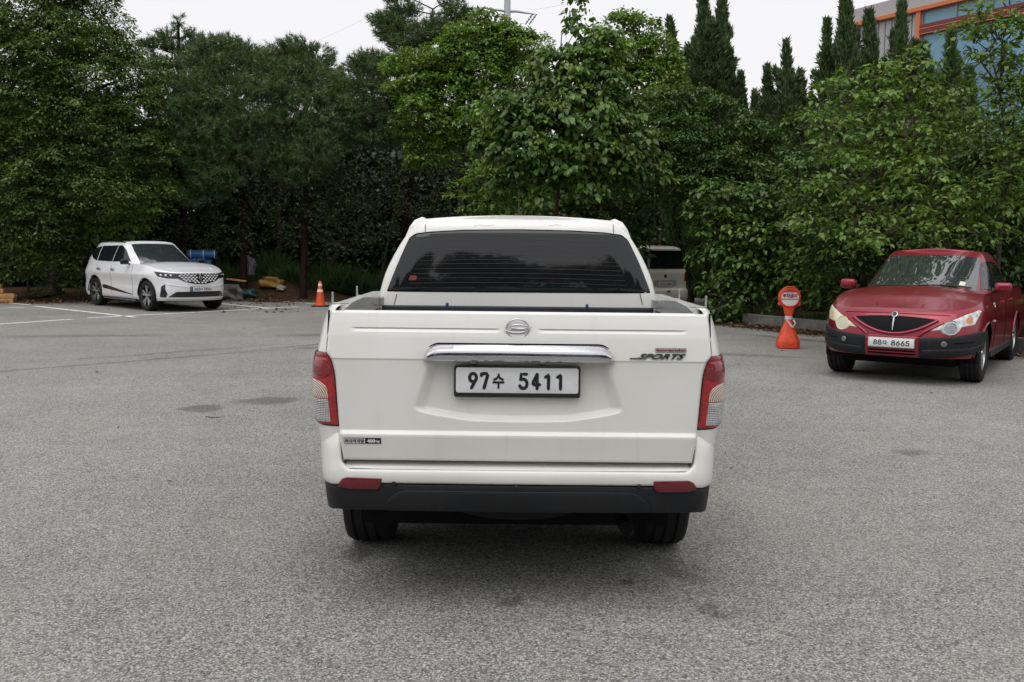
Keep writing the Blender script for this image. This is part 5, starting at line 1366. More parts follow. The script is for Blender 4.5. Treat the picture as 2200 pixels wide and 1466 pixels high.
text('lettering', 'kg', 1, TGM, M_PLATEW, st, u=us_ + 0.054, v=vm - 0.002, width=0.016, height=0.012, bold=0.03, off=0.0032, thick=0.0008)

# --- rear corners and bed sides
CW = hermite([(z, w * 1.012) for z, w in ((0.40, 0.842), (0.585, 0.852), (0.727, 0.864), (0.795, 0.876), (0.865, 0.889), (1.04, 0.889), (1.155, 0.868), (1.24, 0.850), (1.305, 0.828), (1.33, 0.815))])
_q = np.linspace(0, math.pi / 2, 60); _cx = 0.075 * np.sin(_q); _cy = 0.15 * (1 - np.cos(_q))
_cd = np.concatenate([[0], np.cumsum(np.hypot(np.diff(_cx), np.diff(_cy)))])
def corner_fn(sg):
    def f(s, z):
        w = CW(z); q = s - (w - 0.075)
        x = np.where(q < 0, s, w - 0.075 + np.interp(q, _cd, _cx)); y = np.where(q < 0, 0.0, np.interp(q, _cd, _cy))
        ex = np.maximum(q - _cd[-1], 0); y = y + ex
        x = x + 0.055 * sstep(0.0, 0.9, ex) * sstep(1.32, 1.0, z)
        y = y - 0.012 * sstep(0.80, 1.04, z) * sstep(1.3, 1.1, z) * (q < 0.12)
        return np.stack([sg * x, y, z], 1)
    return f
ARCH_R, WH_R = 0.435, 0.372
RA, FA = 1.03, 4.09
for sg in (-1, 1):
    cf = corner_fn(sg)
    qs = np.concatenate([[-1.0], np.linspace(0, _cd[-1], 16), _cd[-1] + np.arange(0.04, 1.22, 0.03)])
    cols = []
    for q in qs:
        ys = 0.0 if q <= _cd[-1] else 0.15 + (q - _cd[-1])
        zlow = 0.60 if ys < 0.3 else 0.52
        if abs(ys - RA) < ARCH_R: zlow = max(zlow, WH_R + 0.02 + math.sqrt(ARCH_R**2 - (ys - RA)**2))
        z = np.linspace(zlow, 1.316, 46)
        s = (HW(np.clip(z, Z_B, Z_T)) + 0.007) if q < -0.5 else CW(z) - 0.075 + q
        if q >= -0.5 and q < 0.02: s = np.maximum(s, HW(np.clip(z, Z_B, Z_T)) + 0.009)
        cols.append(cf(s, z))
    inner = cols[0].copy(); inner[:, 1] += 0.06
    top_in = [c[-1].copy() for c in cols]
    G = np.array([inner] + cols)
    # rounded rail top running inwards
    e1 = G[:, -1].copy(); e1[:, 2] += 0.010; e1[:, 0] -= sg * 0.012
    e2 = G[:, -1].copy(); e2[:, 2] += 0.012; e2[:, 0] = sg * np.minimum(np.abs(e2[:, 0]) - 0.03, 0.775)
    e3 = e2.copy(); e3[:, 2] -= 0.09
    e3[0] = e2[0]; 
    G = np.concatenate([G, e1[:, None], e2[:, None], e3[:, None]], 1)
    grid_obj('bed_side', G, M_WHITE, truck, 45)
    seam('tailgate_gap', [(sg * (float(HW(z)) + 0.0035), 0.006, z) for z in np.linspace(Z_B, Z_T + 0.002, 40)], M_GAP, truck, 0.0042)
# wheel-arch lips and wells
for sg in (-1, 1):
    seam('arch_lip', [(sg * 0.945, RA + ARCH_R * math.cos(a), WH_R + 0.02 + ARCH_R * math.sin(a)) for a in np.linspace(0.1, math.pi - 0.1, 24)], M_WHITE, truck, 0.012, 6)
wheel_wells(truck, [(RA, 0, ARCH_R)], 0.93, WH_R + 0.02)

# --- tail lamps
def px_s(px, py, sg): 
    x, z = T(px, py); return (abs(x), z)
def lamp(sg):
    fn = omap(corner_fn(sg), sg)
    wrap = lambda z: float(CW(z)) - 0.075 + 0.25
    inn = [(705, 756), (711, 765), (718, 782), (721.5, 800), (725, 850), (729, 900), (731.5, 917)]
    def P(px, py): x, z = T(px, py); return (-x, z)
    zi = [P(*q) for q in inn]; zt, zb = P(690, 755)[1], P(690, 916)[1]
    outer = [(wrap(zb + 0.01), zb + 0.015), (wrap(0.95), 0.95), (wrap(1.06), 1.06), (wrap(zt) - 0.10, zt)]
    poly = rpoly(zi + outer, [0.006, 0.02, 0.02, 0.02, 0.02, 0.01, 0.012, 0.02, 0.02, 0.02, 0.03], 3)
    mk = (lambda pl: pl)
    housing = patch('tail_lamp', mk(poly), fn, M_GLOSSB, truck, off=0.003, depth=0.03, sp=0.02, edge=0.004)
    ins = [(x + 0.006, z) for x, z in zi]; ins[0] = (ins[0][0] + 0.002, zt - 0.006); ins[-1] = (ins[-1][0], zb + 0.008)
    lens = rpoly(ins + [(wrap(zb), zb + 0.024), (wrap(0.95), 0.95), (wrap(1.06), 1.06), (wrap(zt) - 0.10, zt - 0.007)], [0.006, 0.02, 0.02, 0.02, 0.02, 0.01, 0.012, 0.02, 0.02, 0.02, 0.03], 3)
    patch('red_lens', lens, fn, M_LRED, housing, off=0.009, depth=0.010, sp=0.014, edge=0.006)
    def Z(a, b): return P(640 + a * 0.21828, 640 + b * 0.21828)
    far = lambda z, k: (float(CW(z)) - 0.075 + k, z)
    pod = [Z(300, 590), Z(345, 690), Z(340, 755), Z(265, 785), Z(200, 770), far(Z(0, 740)[1], 0.085), far(Z(0, 600)[1], 0.075)]
    patch('brake_lens', rpoly(pod, 0.012, 4), fn, M_LPOD, housing, off=0.0115, depth=0.006, sp=0.012, edge=0.004, dome=0.004)
    pod2 = [Z(285, 535), Z(298, 580), far(Z(0, 590)[1], 0.08), far(Z(0, 540)[1], 0.07)]
    patch('side_lens', rpoly(pod2, 0.006, 3), fn, M_LPOD, housing, off=0.0105, depth=0.006, sp=0.014, edge=0.003)
    turn = [Z(303, 985), Z(300, 905), Z(272, 850), Z(222, 815), Z(165, 803), far(Z(0, 800)[1], 0.115), far(Z(0, 985)[1], 0.12)]
    patch('turn_lens', rpoly(turn, 0.006, 3), fn, M_LAMB, housing, off=0.0112, depth=0.006, sp=0.012, edge=0.003)
    rev = [Z(325, 1218), Z(305, 993), far(Z(0, 993)[1], 0.12), far(Z(0, 1160)[1], 0.10), Z(185, 1212)]
    patch('reverse_lens', rpoly(rev, 0.006, 3), fn, M_LCLR, housing, off=0.0112, depth=0.006, sp=0.012, edge=0.003)
    for k in range(6):
        a, b = Z(335, 915 + k * 48), Z(382 + k * 3, 915 + k * 48)
        q = [(a[0], a[1] - 0.0012), (b[0], b[1] - 0.0012), (b[0], b[1] + 0.0012), (a[0], a[1] + 0.0012)]
        patch('lens_rib', q, fn, M_LPOD, housing, off=0.0105, depth=0.003, sp=0.02)
lamp(-1); lamp(1)

# --- bumper: white upper, black lower
BE = hermite([(0.380, 0.040), (0.44, 0.066), (0.52, 0.084), (0.60, 0.086), (0.655, 0.074), (0.735, 0.052), (0.765, 0.030), (0.80, 0.004)])
BW = hermite([(0.380, 0.835), (0.44, 0.852), (0.52, 0.858), (0.60, 0.866), (0.727, 0.876), (0.80, 0.886)])
_bx = 0.13 * np.sin(_q)**0.9; _by = 0.20 * (1 - np.cos(_q)); _bd = np.concatenate([[0], np.cumsum(np.hypot(np.diff(_bx), np.diff(_by)))])
def bump_fn(s, z):
    w = BW(z); sg = np.where(s < 0, -1.0, 1.0); a = np.abs(s); q = a - (w - 0.13)
    x = np.where(q < 0, a, w - 0.13 + np.interp(q, _bd, _bx)); y = np.where(q < 0, 0, np.interp(q, _bd, _by)) + np.maximum(q - _bd[-1], 0)
    y = y - BE(z) + 0.018 * (np.minimum(a, 0.75) / 0.75)**2
    x = x + 0.03 * sstep(0.2, 0.5, y)
    return np.stack([sg * x, y, z], 1)
BMP = omap(bump_fn, 1.0)
SE = 1.06
xi_t, xi_b = 0.768, 0.752
zsh = T(1113, 1004)[1]
Upoly = [(-SE, 0.556), (-0.80, 0.560), (-0.70, 0.574), (-0.3, 0.576), (0.3, 0.576), (0.70, 0.574), (0.80, 0.560), (SE, 0.556), (SE, 0.80), (0.80, 0.798), (xi_t, 0.796), (xi_b + 0.004, zsh + 0.03), (xi_b - 0.03, zsh), (0.3, zsh + 0.002), (-0.3, zsh + 0.002), (-xi_b + 0.03, zsh), (-xi_b - 0.004, zsh + 0.03), (-xi_t, 0.796), (-0.80, 0.798), (-SE, 0.80)]
bumper = patch('rear_bumper', rpoly(Upoly, 0.012, 3), BMP, M_WHITE, truck, off=0.0, depth=0.18, sp=0.022, edge=0.010)
blk = [(-SE, 0.425), (-0.90, 0.425), (-0.78, 0.446), (-0.3, 0.450), (0.3, 0.450), (0.78, 0.446), (0.90, 0.425), (SE, 0.425), (SE, 0.549), (0.80, 0.553), (0.70, 0.568), (0.3, 0.570), (-0.3, 0.570), (-0.70, 0.568), (-0.80, 0.553), (-SE, 0.549)]
trim = patch('lower_bumper_trim', rpoly(blk, 0.01, 3), BMP, M_BLACKP, bumper, off=-0.006, depth=0.12, sp=0.025, edge=0.008)
step = patch('step_pad', rpoly([(-0.575, 0.452), (0.575, 0.452), (0.56, 0.50), (0.50, 0.545), (-0.50, 0.545), (-0.56, 0.50)], 0.04, 5), BMP, M_BLACKP, bumper, off=0.0005, depth=0.01, sp=0.03, edge=0.003)
patch('jamb_shade_panel', [(-0.75, 0.60), (0.75, 0.60), (0.76, 0.72), (-0.76, 0.72)], flat_map((0, 0.050, 0), (1, 0, 0), (0, 0, 1), (0, -1, 0)), M_UNDER, bumper, off=0.0, depth=0.01, sp=0.1)  # black colour stands in for the shade in the slot below the tailgate
grid_obj('bumper_shelf', np.array([[(x, y, z + 0.001) for (y, z) in ((-0.072 + 0.018 * (x / 0.75)**2, zsh), (-0.055, zsh + 0.006), (-0.02, zsh + 0.013), (0.02, zsh + 0.020), (0.05, zsh + 0.030))] for x in np.linspace(-0.74, 0.74, 21)]), M_WHITE, bumper, 60)
for sg in (-1, 1):
    zz = [(395, 640), (432, 592), (480, 573), (832, 582), (815, 660), (780, 695), (500, 690), (402, 672)]
    q = []
    for a, b in zz:
        x, z = T(640 + a * 0.21828, 900 + b * 0.21828, -0.07); q.append((sg * abs(x), z))
    patch('reflector', rpoly(q, 0.008, 3), BMP, M_REFLR, bumper, off=0.004, depth=0.02, sp=0.02, edge=0.004)
for px, py in ((846, 1039), (1109, 1046), (1373, 1045), (640 + 160 * .218, 1062)):
    x, z = T(px, py, -0.08)
    if abs(x) > 0.8: continue
    c = [(x + 0.0085 * math.cos(a), z + 0.0085 * math.sin(a)) for a in np.linspace(0, 2 * math.pi, 17)[:-1]]
    sn = patch('parking_sensor', c, BMP, M_PLAST, bumper, off=0.003, depth=0.012, sp=0.02, edge=0.002)
# --- open load bed: front wall, floor, inner walls, aluminium rails, tie hooks
MB().box((0, 1.30, 1.00), (1.52, 0.03, 0.505)).build('bed_front_wall', M_LINER, truck, bevel=0.008)
MB().box((0, 0.67, 0.76), (1.52, 1.24, 0.03)).build('bed_floor', M_LINER, truck)
for sg in (-1, 1):
    MB().box((sg * 0.785, 0.67, 1.01), (0.012, 1.22, 0.50)).build('bed_liner_wall', M_LINER, truck)
    rl = MB(); pts = [(0.752, 0.045, 1.298), (0.756, 0.25, 1.316), (0.760, 0.6, 1.322), (0.764, 0.95, 1.306), (0.770, 1.27, 1.280)]
    V = []
    for x, y, z in pts:
        V.append([(sg * x, y, z - 0.026), (sg * x, y, z + 0.008), (sg * (x + 0.03), y, z + 0.010), (sg * (x + 0.03), y, z - 0.026), (sg * x, y, z - 0.026)])
    rl.grid(np.array(V)); rl.build('bed_rail', M_ALU, truck, smooth=30)
    MB().box((sg * 0.765, 1.275, 1.275), (0.035, 0.04, 0.05)).build('rail_bracket', M_ALU, truck, bevel=0.004)
    for yy, xx, zz in ((0.10, 0.800, 1.327), (0.98, 0.835, 1.318)):
        hk = MB()
        hk.box((sg * (xx - 0.02), yy, zz + 0.003), (0.07, 0.016, 0.006)); hk.box((sg * (xx + 0.014), yy, zz + 0.026), (0.007, 0.016, 0.052))
        hk.build('tie_hook', M_ALU, truck, bevel=0.002)
# --- cab
CAB = Shell(yA=3.02, yB=1.62,
    W=[(1.24, 0.815), (1.41, 0.772), (1.51, 0.728), (1.62, 0.665), (1.69, 0.612), (1.725, 0.575), (1.742, 0.53)],
    YF=[(1.24, 3.85), (1.70, 3.15), (1.742, 3.08)], YR=[(1.24, 1.340), (1.33, 1.350), (1.43, 1.361), (1.52, 1.374), (1.61, 1.390), (1.69, 1.410), (1.725, 1.436), (1.742, 1.48)],
    NF=[(1.2, 2.6), (1.75, 2.8)], NR=[(1.2, 7.0), (1.75, 7.0)])
G = CAB.grid(lambda y: 1.235, lambda y: 1.742, 40, nr=34)
grid_obj('cab', both_sides(G), M_WHITE, truck, 60)
cabtop = cap_grid(G[:, -1], lambda y, x: 0.022 * min(1, x / 0.3), 21)
roof = grid_obj('roof', cabtop, M_WHITE, truck, 60)
RB = CAB.back()
def cp(px, py, yl=1.40):
    x, z = T(px, py, yl); return x, z
glass = [cp(829, 627, 1.35), cp(1113, 629, 1.35), cp(1400, 631, 1.35), cp(1372, 560, 1.37), cp(1350, 516, 1.40), cp(1336, 505, 1.40), cp(1300, 500, 1.41), cp(1230, 495.5, 1.41), cp(1113, 493, 1.41), cp(995, 494, 1.41), cp(925, 498, 1.41), cp(893, 501.5, 1.40), cp(879, 511, 1.40), cp(858, 556, 1.37)]
def tos(p):
    # lateral x -> arc coordinate on the cab back
    ph = np.linspace(0, math.pi / 2, 160); x, y = CAB.ring(ph, np.full(160, p[1]), True)
    d = np.concatenate([[0], np.cumsum(np.hypot(np.diff(x), np.diff(y)))])
    return (math.copysign(float(np.interp(abs(p[0]), x, d)), p[0]), p[1])
gp = rpoly([tos(p) for p in glass], 0.012, 3)
seal = patch('window_seal', gp, RB, M_GAP, truck, off=0.0015, depth=0.01, sp=0.05)
def shrink(poly, d):
    A = np.array(poly); c = A.mean(0); out = []
    for p in A:
        v = p - c; out.append((c[0] + v[0] * (1 - d / max(abs(v[0]), 0.15)), c[1] + v[1] * (1 - d / max(abs(v[1]), 0.08))))
    return out
rw = patch('rear_window', shrink(gp, 0.006), RB, M_GLASS, truck, off=0.0035, depth=0.006, sp=0.022, edge=0.002)
M_WIRE = plain('heater_wire', (0.070, 0.032, 0.024), 0.5)
for k, py in enumerate((507, 515.5, 526, 537, 547.5, 558, 567, 577, 587, 597, 607)):
    z = T(1113, py, 1.42)[1]; hwid = 0.50 + (1.66 - z) * 0.42
    pts = []
    for x in np.linspace(-hwid, hwid, 25):
        zz = z - 0.016 * (x / 0.6)**2 * (1 if k < 6 else 0.6)
        pts.append((x, zz))
    c = RB(np.array([p[0] for p in pts]), np.array([p[1] for p in pts]), 0.0042)
    seam('heater_wire', c, M_WIRE, rw, 0.0008, 4)
sx_, sz_ = T(886, 598, 1.36)
patch('window_sticker', rpoly([(sx_ - .022, sz_ - .012), (sx_ + .022, sz_ - .012), (sx_ + .026, sz_ + .014), (sx_ - .012, sz_ + .016)], .004), RB, plain('orange_sticker', (0.17, 0.04, 0.015), 0.6), rw, off=0.0048, depth=0.001, sp=0.03)
for px in (961, 1261):
    kx, kz = T(px, 652, 1.30); MB().lathe([(0.001, -.012), (.008, -.010), (.010, 0), (.006, .01)], 12, 'Y', (kx, 1.29, 1.262)).build('blue_cord_knob', plain('blue_plastic', (0.03, 0.08, 0.30), 0.4), truck, smooth=40)
M_SCUFF = plain('paint_scuff', (0.20, 0.18, 0.16), 0.8)
for x0_, x1_, py_ in ((1018, 1062, 484.8), (1178, 1205, 484.2)):
    xs_ = np.linspace(x0_, x1_, 9); q_ = [cp(px, py_ + 0.8 * math.sin(px * 0.23), 1.42) for px in xs_]
    seam('paint_scuff', RB(np.array([tos(k)[0] for k in q_]), np.array([k[1] for k in q_]), 0.0004), M_SCUFF, truck, 0.0006, 4)
# windscreen and side glass, door lines (seen only from a step to the side)
FB = CAB.front()
patch('windscreen', rpoly([(-0.70, 1.27), (0.70, 1.27), (0.60, 1.68), (-0.60, 1.68)], 0.05), FB, M_GLASSF, truck, off=0.003, depth=0.006, sp=0.08)
for sg in (-1, 1):
    fl = CAB.flank(sg)
    patch('side_window', rpoly([(1.60, 1.30), (2.30, 1.30), (2.30, 1.66), (1.66, 1.64)], 0.04), fl, M_GLASS, truck, off=0.003, depth=0.006, sp=0.06)
    patch('side_window', rpoly([(2.38, 1.30), (3.35, 1.30), (3.0, 1.62), (2.38, 1.66)], 0.04), fl, M_GLASS, truck, off=0.003, depth=0.006, sp=0.06)
# cab back seams
for px in (850, 1378):
    a, b = cp(px - (4 if px < 1113 else -3), 655, 1.34), cp(px + (2 if px < 1113 else -2), 632, 1.345)
    c = RB(np.array([tos(a)[0], tos(b)[0]]), np.array([a[1], b[1]]), 0.001); seam('panel_seam', c, M_GAP, truck, 0.002)
for px in (915, 1317):
    a, b = cp(px, 483, 1.46), cp(px, 501, 1.44)
    c = RB(np.linspace(tos(a)[0], tos(b)[0], 5), np.linspace(a[1], b[1], 5), 0.001); seam('panel_seam', c, M_GAP, truck, 0.0018)
# raised roof ears at the rear corners
for sg in (-1, 1):
    MB().tube([(sg * 0.640, 1.468, 1.640), (sg * 0.612, 1.482, 1.685), (sg * 0.585, 1.505, 1.716), (sg * 0.560, 1.56, 1.733), (sg * 0.565, 1.8, 1.738), (sg * 0.57, 2.6, 1.733), (sg * 0.555, 3.0, 1.712)], [0.006, 0.016, 0.022, 0.020, 0.016, 0.014, 0.008], 10).build('roof_rail', M_WHITE, truck, smooth=60)
MB().tube([(0.004, 1.9, 1.755), (0.004, 1.88, 1.79), (0.002, 1.82, 1.93)], [0.014, 0.006, 0.0022], 8).build('antenna', M_PLAST, truck, smooth=50)
# --- front half and running gear
LOW = Shell(yA=3.9, yB=1.36, W=[(0.30, 0.86), (0.5, 0.915), (0.8, 0.935), (1.0, 0.93), (1.15, 0.905), (1.245, 0.86)],
    YF=[(0.3, 4.80), (0.6, 4.92), (0.9, 4.88), (1.24, 4.60)], YR=[(0.3, 1.34), (1.25, 1.34)], NF=[(0.3, 3.0), (1.25, 2.6)], NR=[(0.3, 12), (1.25, 12)])
G = LOW.grid(lambda y: 0.36, lambda y: 1.245 - 0.20 * float(sstep(3.7, 4.85, y)), 22, arches=[(FA, WH_R + 0.02, ARCH_R)])
grid_obj('front_body', both_sides(G), M_WHITE, truck, 50)
k = [i for i in range(len(G)) if G[i, -1, 1] > 3.0]
grid_obj('bonnet', cap_grid(G[k, -1], lambda y, x: 0.05 * min(1, x / 0.4)), M_WHITE, truck, 50)
wheel_wells(truck, [(FA, 0, ARCH_R)], 0.915, WH_R + 0.02)
for sg in (-1, 1):
    for yy in (1.40, 2.34, 3.30):
        z = np.linspace(0.42, 1.235, 14); p = LOW.flank(sg)(np.full(14, yy), z, 0.0006); seam('door_seam', p, M_GAP, truck, 0.003)
    MB().tube([(sg * 0.90, 3.28, 1.28), (sg * 0.97, 3.27, 1.31)], [0.02, 0.03], 8).build('mirror_arm', M_PLAST, truck)
    MB().box((sg * 0.935, 3.25, 1.335), (0.10, 0.12, 0.15)).build('door_mirror', M_WHITE, truck, bevel=0.03, segs=3)
MB().box((0, 2.6, 0.40), (1.46, 4.3, 0.30)).build('underbody', M_UNDER, truck)
MB().box((0, 0.34, 0.51), (1.3, 0.40, 0.16)).build('chassis_crossmember', M_UNDER, truck)
MB().tube([(-0.75, RA, WH_R), (-0.2, RA, WH_R), (0, RA, WH_R), (0.2, RA, WH_R), (0.75, RA, WH_R)], [0.05, 0.05, 0.13, 0.05, 0.05], 12).build('rear_axle', M_UNDER, truck, smooth=50)
MB().tube([(0.46, 0.9, 0.36), (0.47, 0.4, 0.36), (0.49, 0.10, 0.34)], 0.032, 12).build('exhaust_pipe', M_UNDER, truck, smooth=50)
MB().lathe([(0.2, -0.09), (0.34, -0.1), (0.37, -0.05), (0.37, 0.05), (0.34, 0.1), (0.2, 0.09)], 30, 'Z', (0, 0.62, 0.42)).build('spare_tyre', M_TYRE, truck, smooth=50)
for sg in (-1, 1):
    make_wheel(truck, sg * 0.768, RA, sg, WH_R, 0.245, 0.225, 5, M_RIM, M_RIM)
    make_wheel(truck, sg * 0.768, FA, sg, WH_R, 0.245, 0.225, 5, M_RIM, M_RIM)
    MB().box((sg * 0.79, 0.575, 0.44), (0.16, 0.02, 0.22)).build('mud_flap', M_PLAST, truck, bevel=0.006)
# ================================================================== parked cars
def inpx(root_m, fnpos): pass
def car_common(root, sh, G, arches, zc, wbody, R_, wid, rim, trk, spokes, mr, ms):
    for sg in (-1, 1):
        for yc, _, ra in arches:
            make_wheel(root, sg * trk, yc, sg, R_, wid, rim, spokes, mr, ms)
    wheel_wells(root, arches, wbody, zc)
    ys = [a[0] for a in arches]
    MB().box((0, (ys[0] + ys[1]) / 2, 0.30), (2 * wbody - 0.5, abs(ys[0] - ys[1]) + 0.9, 0.14)).build('underbody', M_UNDER, root)

# ---------------------------------------------------------------- light SUV, left
def make_suv():
    WB = 2.82; yf, yr = WB / 2, -WB / 2
    fc = Vector((-8.08, 23.66)); a = R(-133.8)
    fwd = Vector((-math.sin(a), math.cos(a))); o = fc - fwd * yf
    s = thing('suv', 'pearl white SUV with dark diamond-mesh grille parked on the left', 'car', (o.x, o.y, 0), a)
    nose = yf + 0.93; tail = yr - 1.03
    bl = lambda y, z: 1.0 + 0.022 * np.exp(-((np.asarray(z) - 0.86) / 0.10)**2) - 0.012 * np.exp(-((np.asarray(z) - 0.62) / 0.12)**2)
    low = Shell(yf - 0.25, yr - 0.10,
        W=[(0.20, 0.86), (0.34, 0.915), (0.60, 0.925), (0.86, 0.925), (1.0, 0.905), (1.10, 0.865)],
        YF=[(0.20, nose - 0.16), (0.30, nose - 0.04), (0.52, nose + 0.0), (0.70, nose - 0.01), (0.90, nose - 0.05), (0.98, nose - 0.12), (1.10, nose - 0.45)],
        YR=[(0.2, tail + 0.10), (0.5, tail), (0.85, tail + 0.04), (1.10, tail + 0.10)], NF=[(0.2, 2.9), (0.6, 3.1), (1.1, 2.6)], NR=[(0.2, 4), (1.1, 3.4)], taper=bl)
    zt = lambda y: 1.105 - 0.175 * float(sstep(yf - 0.30, nose + 0.02, y)) + 0.045 * float(sstep(0.2, tail, y))
    AR = 0.405; Rw = 0.365
    arches = [(yf, Rw + 0.015, AR), (yr, Rw + 0.015, AR)]
    G = low.grid(lambda y: 0.26 + 0.0 * y, zt, 30, arches=arches)
    body = grid_obj('body', both_sides(G), M_SUVW, s, 45)
    k = [i for i in range(len(G)) if G[i, -1, 1] > 0.35]
    grid_obj('bonnet', cap_grid(G[k, -1], lambda y, x: 0.055 * min(1, x / 0.5) * min(1, max(0, (nose - 0.1 - y)) / 0.5 + 0.2)), M_SUVW, s, 40)
    for sg in (-1, 1):      # raised bonnet creases
        MB().tube([(sg * 0.50, nose - 0.30, 1.005), (sg * 0.56, yf - 0.1, 1.085), (sg * 0.62, yf - 0.7, 1.125)], [0.006, 0.016, 0.010], 8).build('bonnet_crease', M_SUVW, s, smooth=60)
    gh = Shell(0.10, -1.50,
        W=[(1.06, 0.885), (1.15, 0.865), (1.35, 0.785), (1.52, 0.70), (1.60, 0.645), (1.635, 0.59)],
        YF=[(1.06, 1.02), (1.25, 0.66), (1.45, 0.24), (1.58, -0.02), (1.635, -0.2)], YR=[(1.06, tail + 0.06), (1.2, tail + 0.12), (1.45, tail + 0.42), (1.6, tail + 0.52), (1.635, tail + 0.62)],
        NF=[(1.0, 2.5), (1.64, 2.9)], NR=[(1.0, 3.2), (1.64, 3.4)])
    gh.yA = -0.25
    G2 = gh.grid(lambda y: 1.05, lambda y: 1.635 - 0.06 * float(sstep(-0.9, tail, y)), 26)
    grid_obj('cabin', both_sides(G2), M_SUVW, s, 60)
    grid_obj('roof', cap_grid(G2[:, -1], lambda y, x: 0.030 * min(1, x / 0.3)), M_SUVW, s, 60)
    FB = gh.front()
    quad_patch('windscreen', [(-0.74, 1.125), (0.74, 1.125), (0.56, 1.575), (-0.56, 1.575)], FB, M_GLASSF, s, bow=0.02)
    for sg in (-1, 1):
        fl = gh.flank(sg)
        w1 = patch('side_window', rpoly([(0.38, 1.16), (-0.44, 1.145), (-0.44, 1.55), (-0.25, 1.55), (-0.02, 1.45)], [0.02, 0.01, 0.01, 0.05, 0.05]), fl, M_GLASS, s, off=0.004, depth=0.006, sp=0.06)
        patch('side_window', rpoly([(-0.47, 1.145), (-1.33, 1.155), (-1.36, 1.53), (-0.47, 1.55)], 0.015), fl, M_GLASS, s, off=0.004, depth=0.006, sp=0.06)
        patch('quarter_window', rpoly([(-1.37, 1.155), (-1.62, 1.20), (-1.92, 1.34), (-1.75, 1.47), (-1.40, 1.53)], [0.01, 0.03, 0.05, 0.06, 0.01]), fl, M_GLASS, s, off=0.004, depth=0.006, sp=0.06)
        # black roof rail
        z = [1.615, 1.645, 1.655, 1.64, 1.60]; y = [-0.22, -0.5, -1.0, -1.5, -1.85]
        MB().tube([(sg * (0.615 - 0.02 * i / 4), y[i], z[i]) for i in range(5)], [0.014, 0.02, 0.02, 0.02, 0.014], 8).build('roof_rail', M_GLOSSB, s, smooth=60)
        lf = low.flank(sg)
        # door seams, handles, black flash, sill
        for yy in (0.72, -0.46, -1.30):
            zz = np.linspace(0.34, 1.09, 14); seam('door_seam', lf(np.full(14, yy) - 0.12 * np.clip(0.75 - zz, 0, 1) * (1 if yy < -1 else 0), zz, 0.001), M_GAP, s, 0.0035)
        for yy in (-0.33, -1.12):
            patch('door_handle', rpoly([(yy - 0.10, 0.93), (yy + 0.10, 0.925), (yy + 0.10, 0.965), (yy - 0.10, 0.97)], 0.012), lf, M_SATIN, s, off=0.028, depth=0.02, sp=0.03, edge=0.008)
        patch('black_door_flash', rpoly([(0.74, 0.375), (0.66, 0.365), (-0.92, 0.475), (-0.98, 0.53), (-0.92, 0.57), (-0.6, 0.545)], 0.015), lf, M_GLOSSB, s, off=0.006, depth=0.01, sp=0.05)
        MB().box((sg * 0.895, 0, 0.245), (0.07, 1.80, 0.05)).build('sill_trim', M_GLOSSB, s, bevel=0.01)
        MB().box((sg * 0.918, 0, 0.232), (0.03, 1.78, 0.014)).build('sill_strip', M_SATIN, s, bevel=0.003)
        for yc, zc, ra in arches:
            A = np.linspace(-0.05, math.pi + 0.05, 24)
            pts = [(sg * (float(low.side(np.array([yc + ra * math.cos(q)]), np.array([zc + ra * math.sin(q)]))[0]) + 0.003), yc + ra * math.cos(q), zc + ra * math.sin(q)) for q in A]
            seam('arch_trim', pts, M_GLOSSB, s, 0.012, 6)
        # mirror
        MB().box((sg * 1.0, 0.50, 1.155), (0.20, 0.10, 0.13)).build('door_mirror', M_GLOSSB, s, bevel=0.035, segs=3)
        MB().tube([(sg * 0.86, 0.50, 1.10), (sg * 0.95, 0.50, 1.12)], 0.022, 8).build('mirror_arm', M_GLOSSB, s)
    # front
    F = low.front()
    hl = []
    for sg in (-1, 1):
        pl = [(sg * 0.50, 0.905), (sg * 0.78, 0.925), (sg * 1.10, 0.945), (sg * 1.02, 0.835), (sg * 0.78, 0.795), (sg * 0.52, 0.785)]
        h = patch('headlamp', rpoly(pl if sg > 0 else pl[::-1], 0.015), F, M_GLOSSB, s, off=0.005, depth=0.02, sp=0.04)
        for du, rr in ((0.92, 0.030), (0.80, 0.030), (0.68, 0.026)):
            c = [(sg * du + rr * math.cos(t), 0.865 + rr * 0.8 * math.sin(t)) for t in np.linspace(0, 2 * math.pi, 15)[:-1]]
            patch('lamp_lens', c, F, M_LHEAD, h, off=0.009, depth=0.008, sp=0.02, edge=0.004)
        pl = [(sg * 0.62, 0.80), (sg * 0.98, 0.835), (sg * 0.98, 0.845), (sg * 0.62, 0.812)]
        v = [(sg * 0.83, 0.66), (sg * 0.95, 0.60), (sg * 0.98, 0.36), (sg * 0.82, 0.34), (sg * 0.78, 0.42), (sg * 0.84, 0.54)]
        patch('side_intake', rpoly(v, 0.02), F, M_GLOSSB, s, off=0.005, depth=0.02, sp=0.04)
    gr = [(-0.54, 0.908), (0, 0.912), (0.54, 0.908), (0.56, 0.80), (0.40, 0.715), (0.14, 0.655), (-0.14, 0.655), (-0.40, 0.715), (-0.56, 0.80)]
    gp_ = rpoly(gr, 0.02)
    grille = patch('grille', gp_, F, M_GLOSSB, s, off=0.004, depth=0.02, sp=0.05)
    ga = np.array(gp_)
    rows = 6
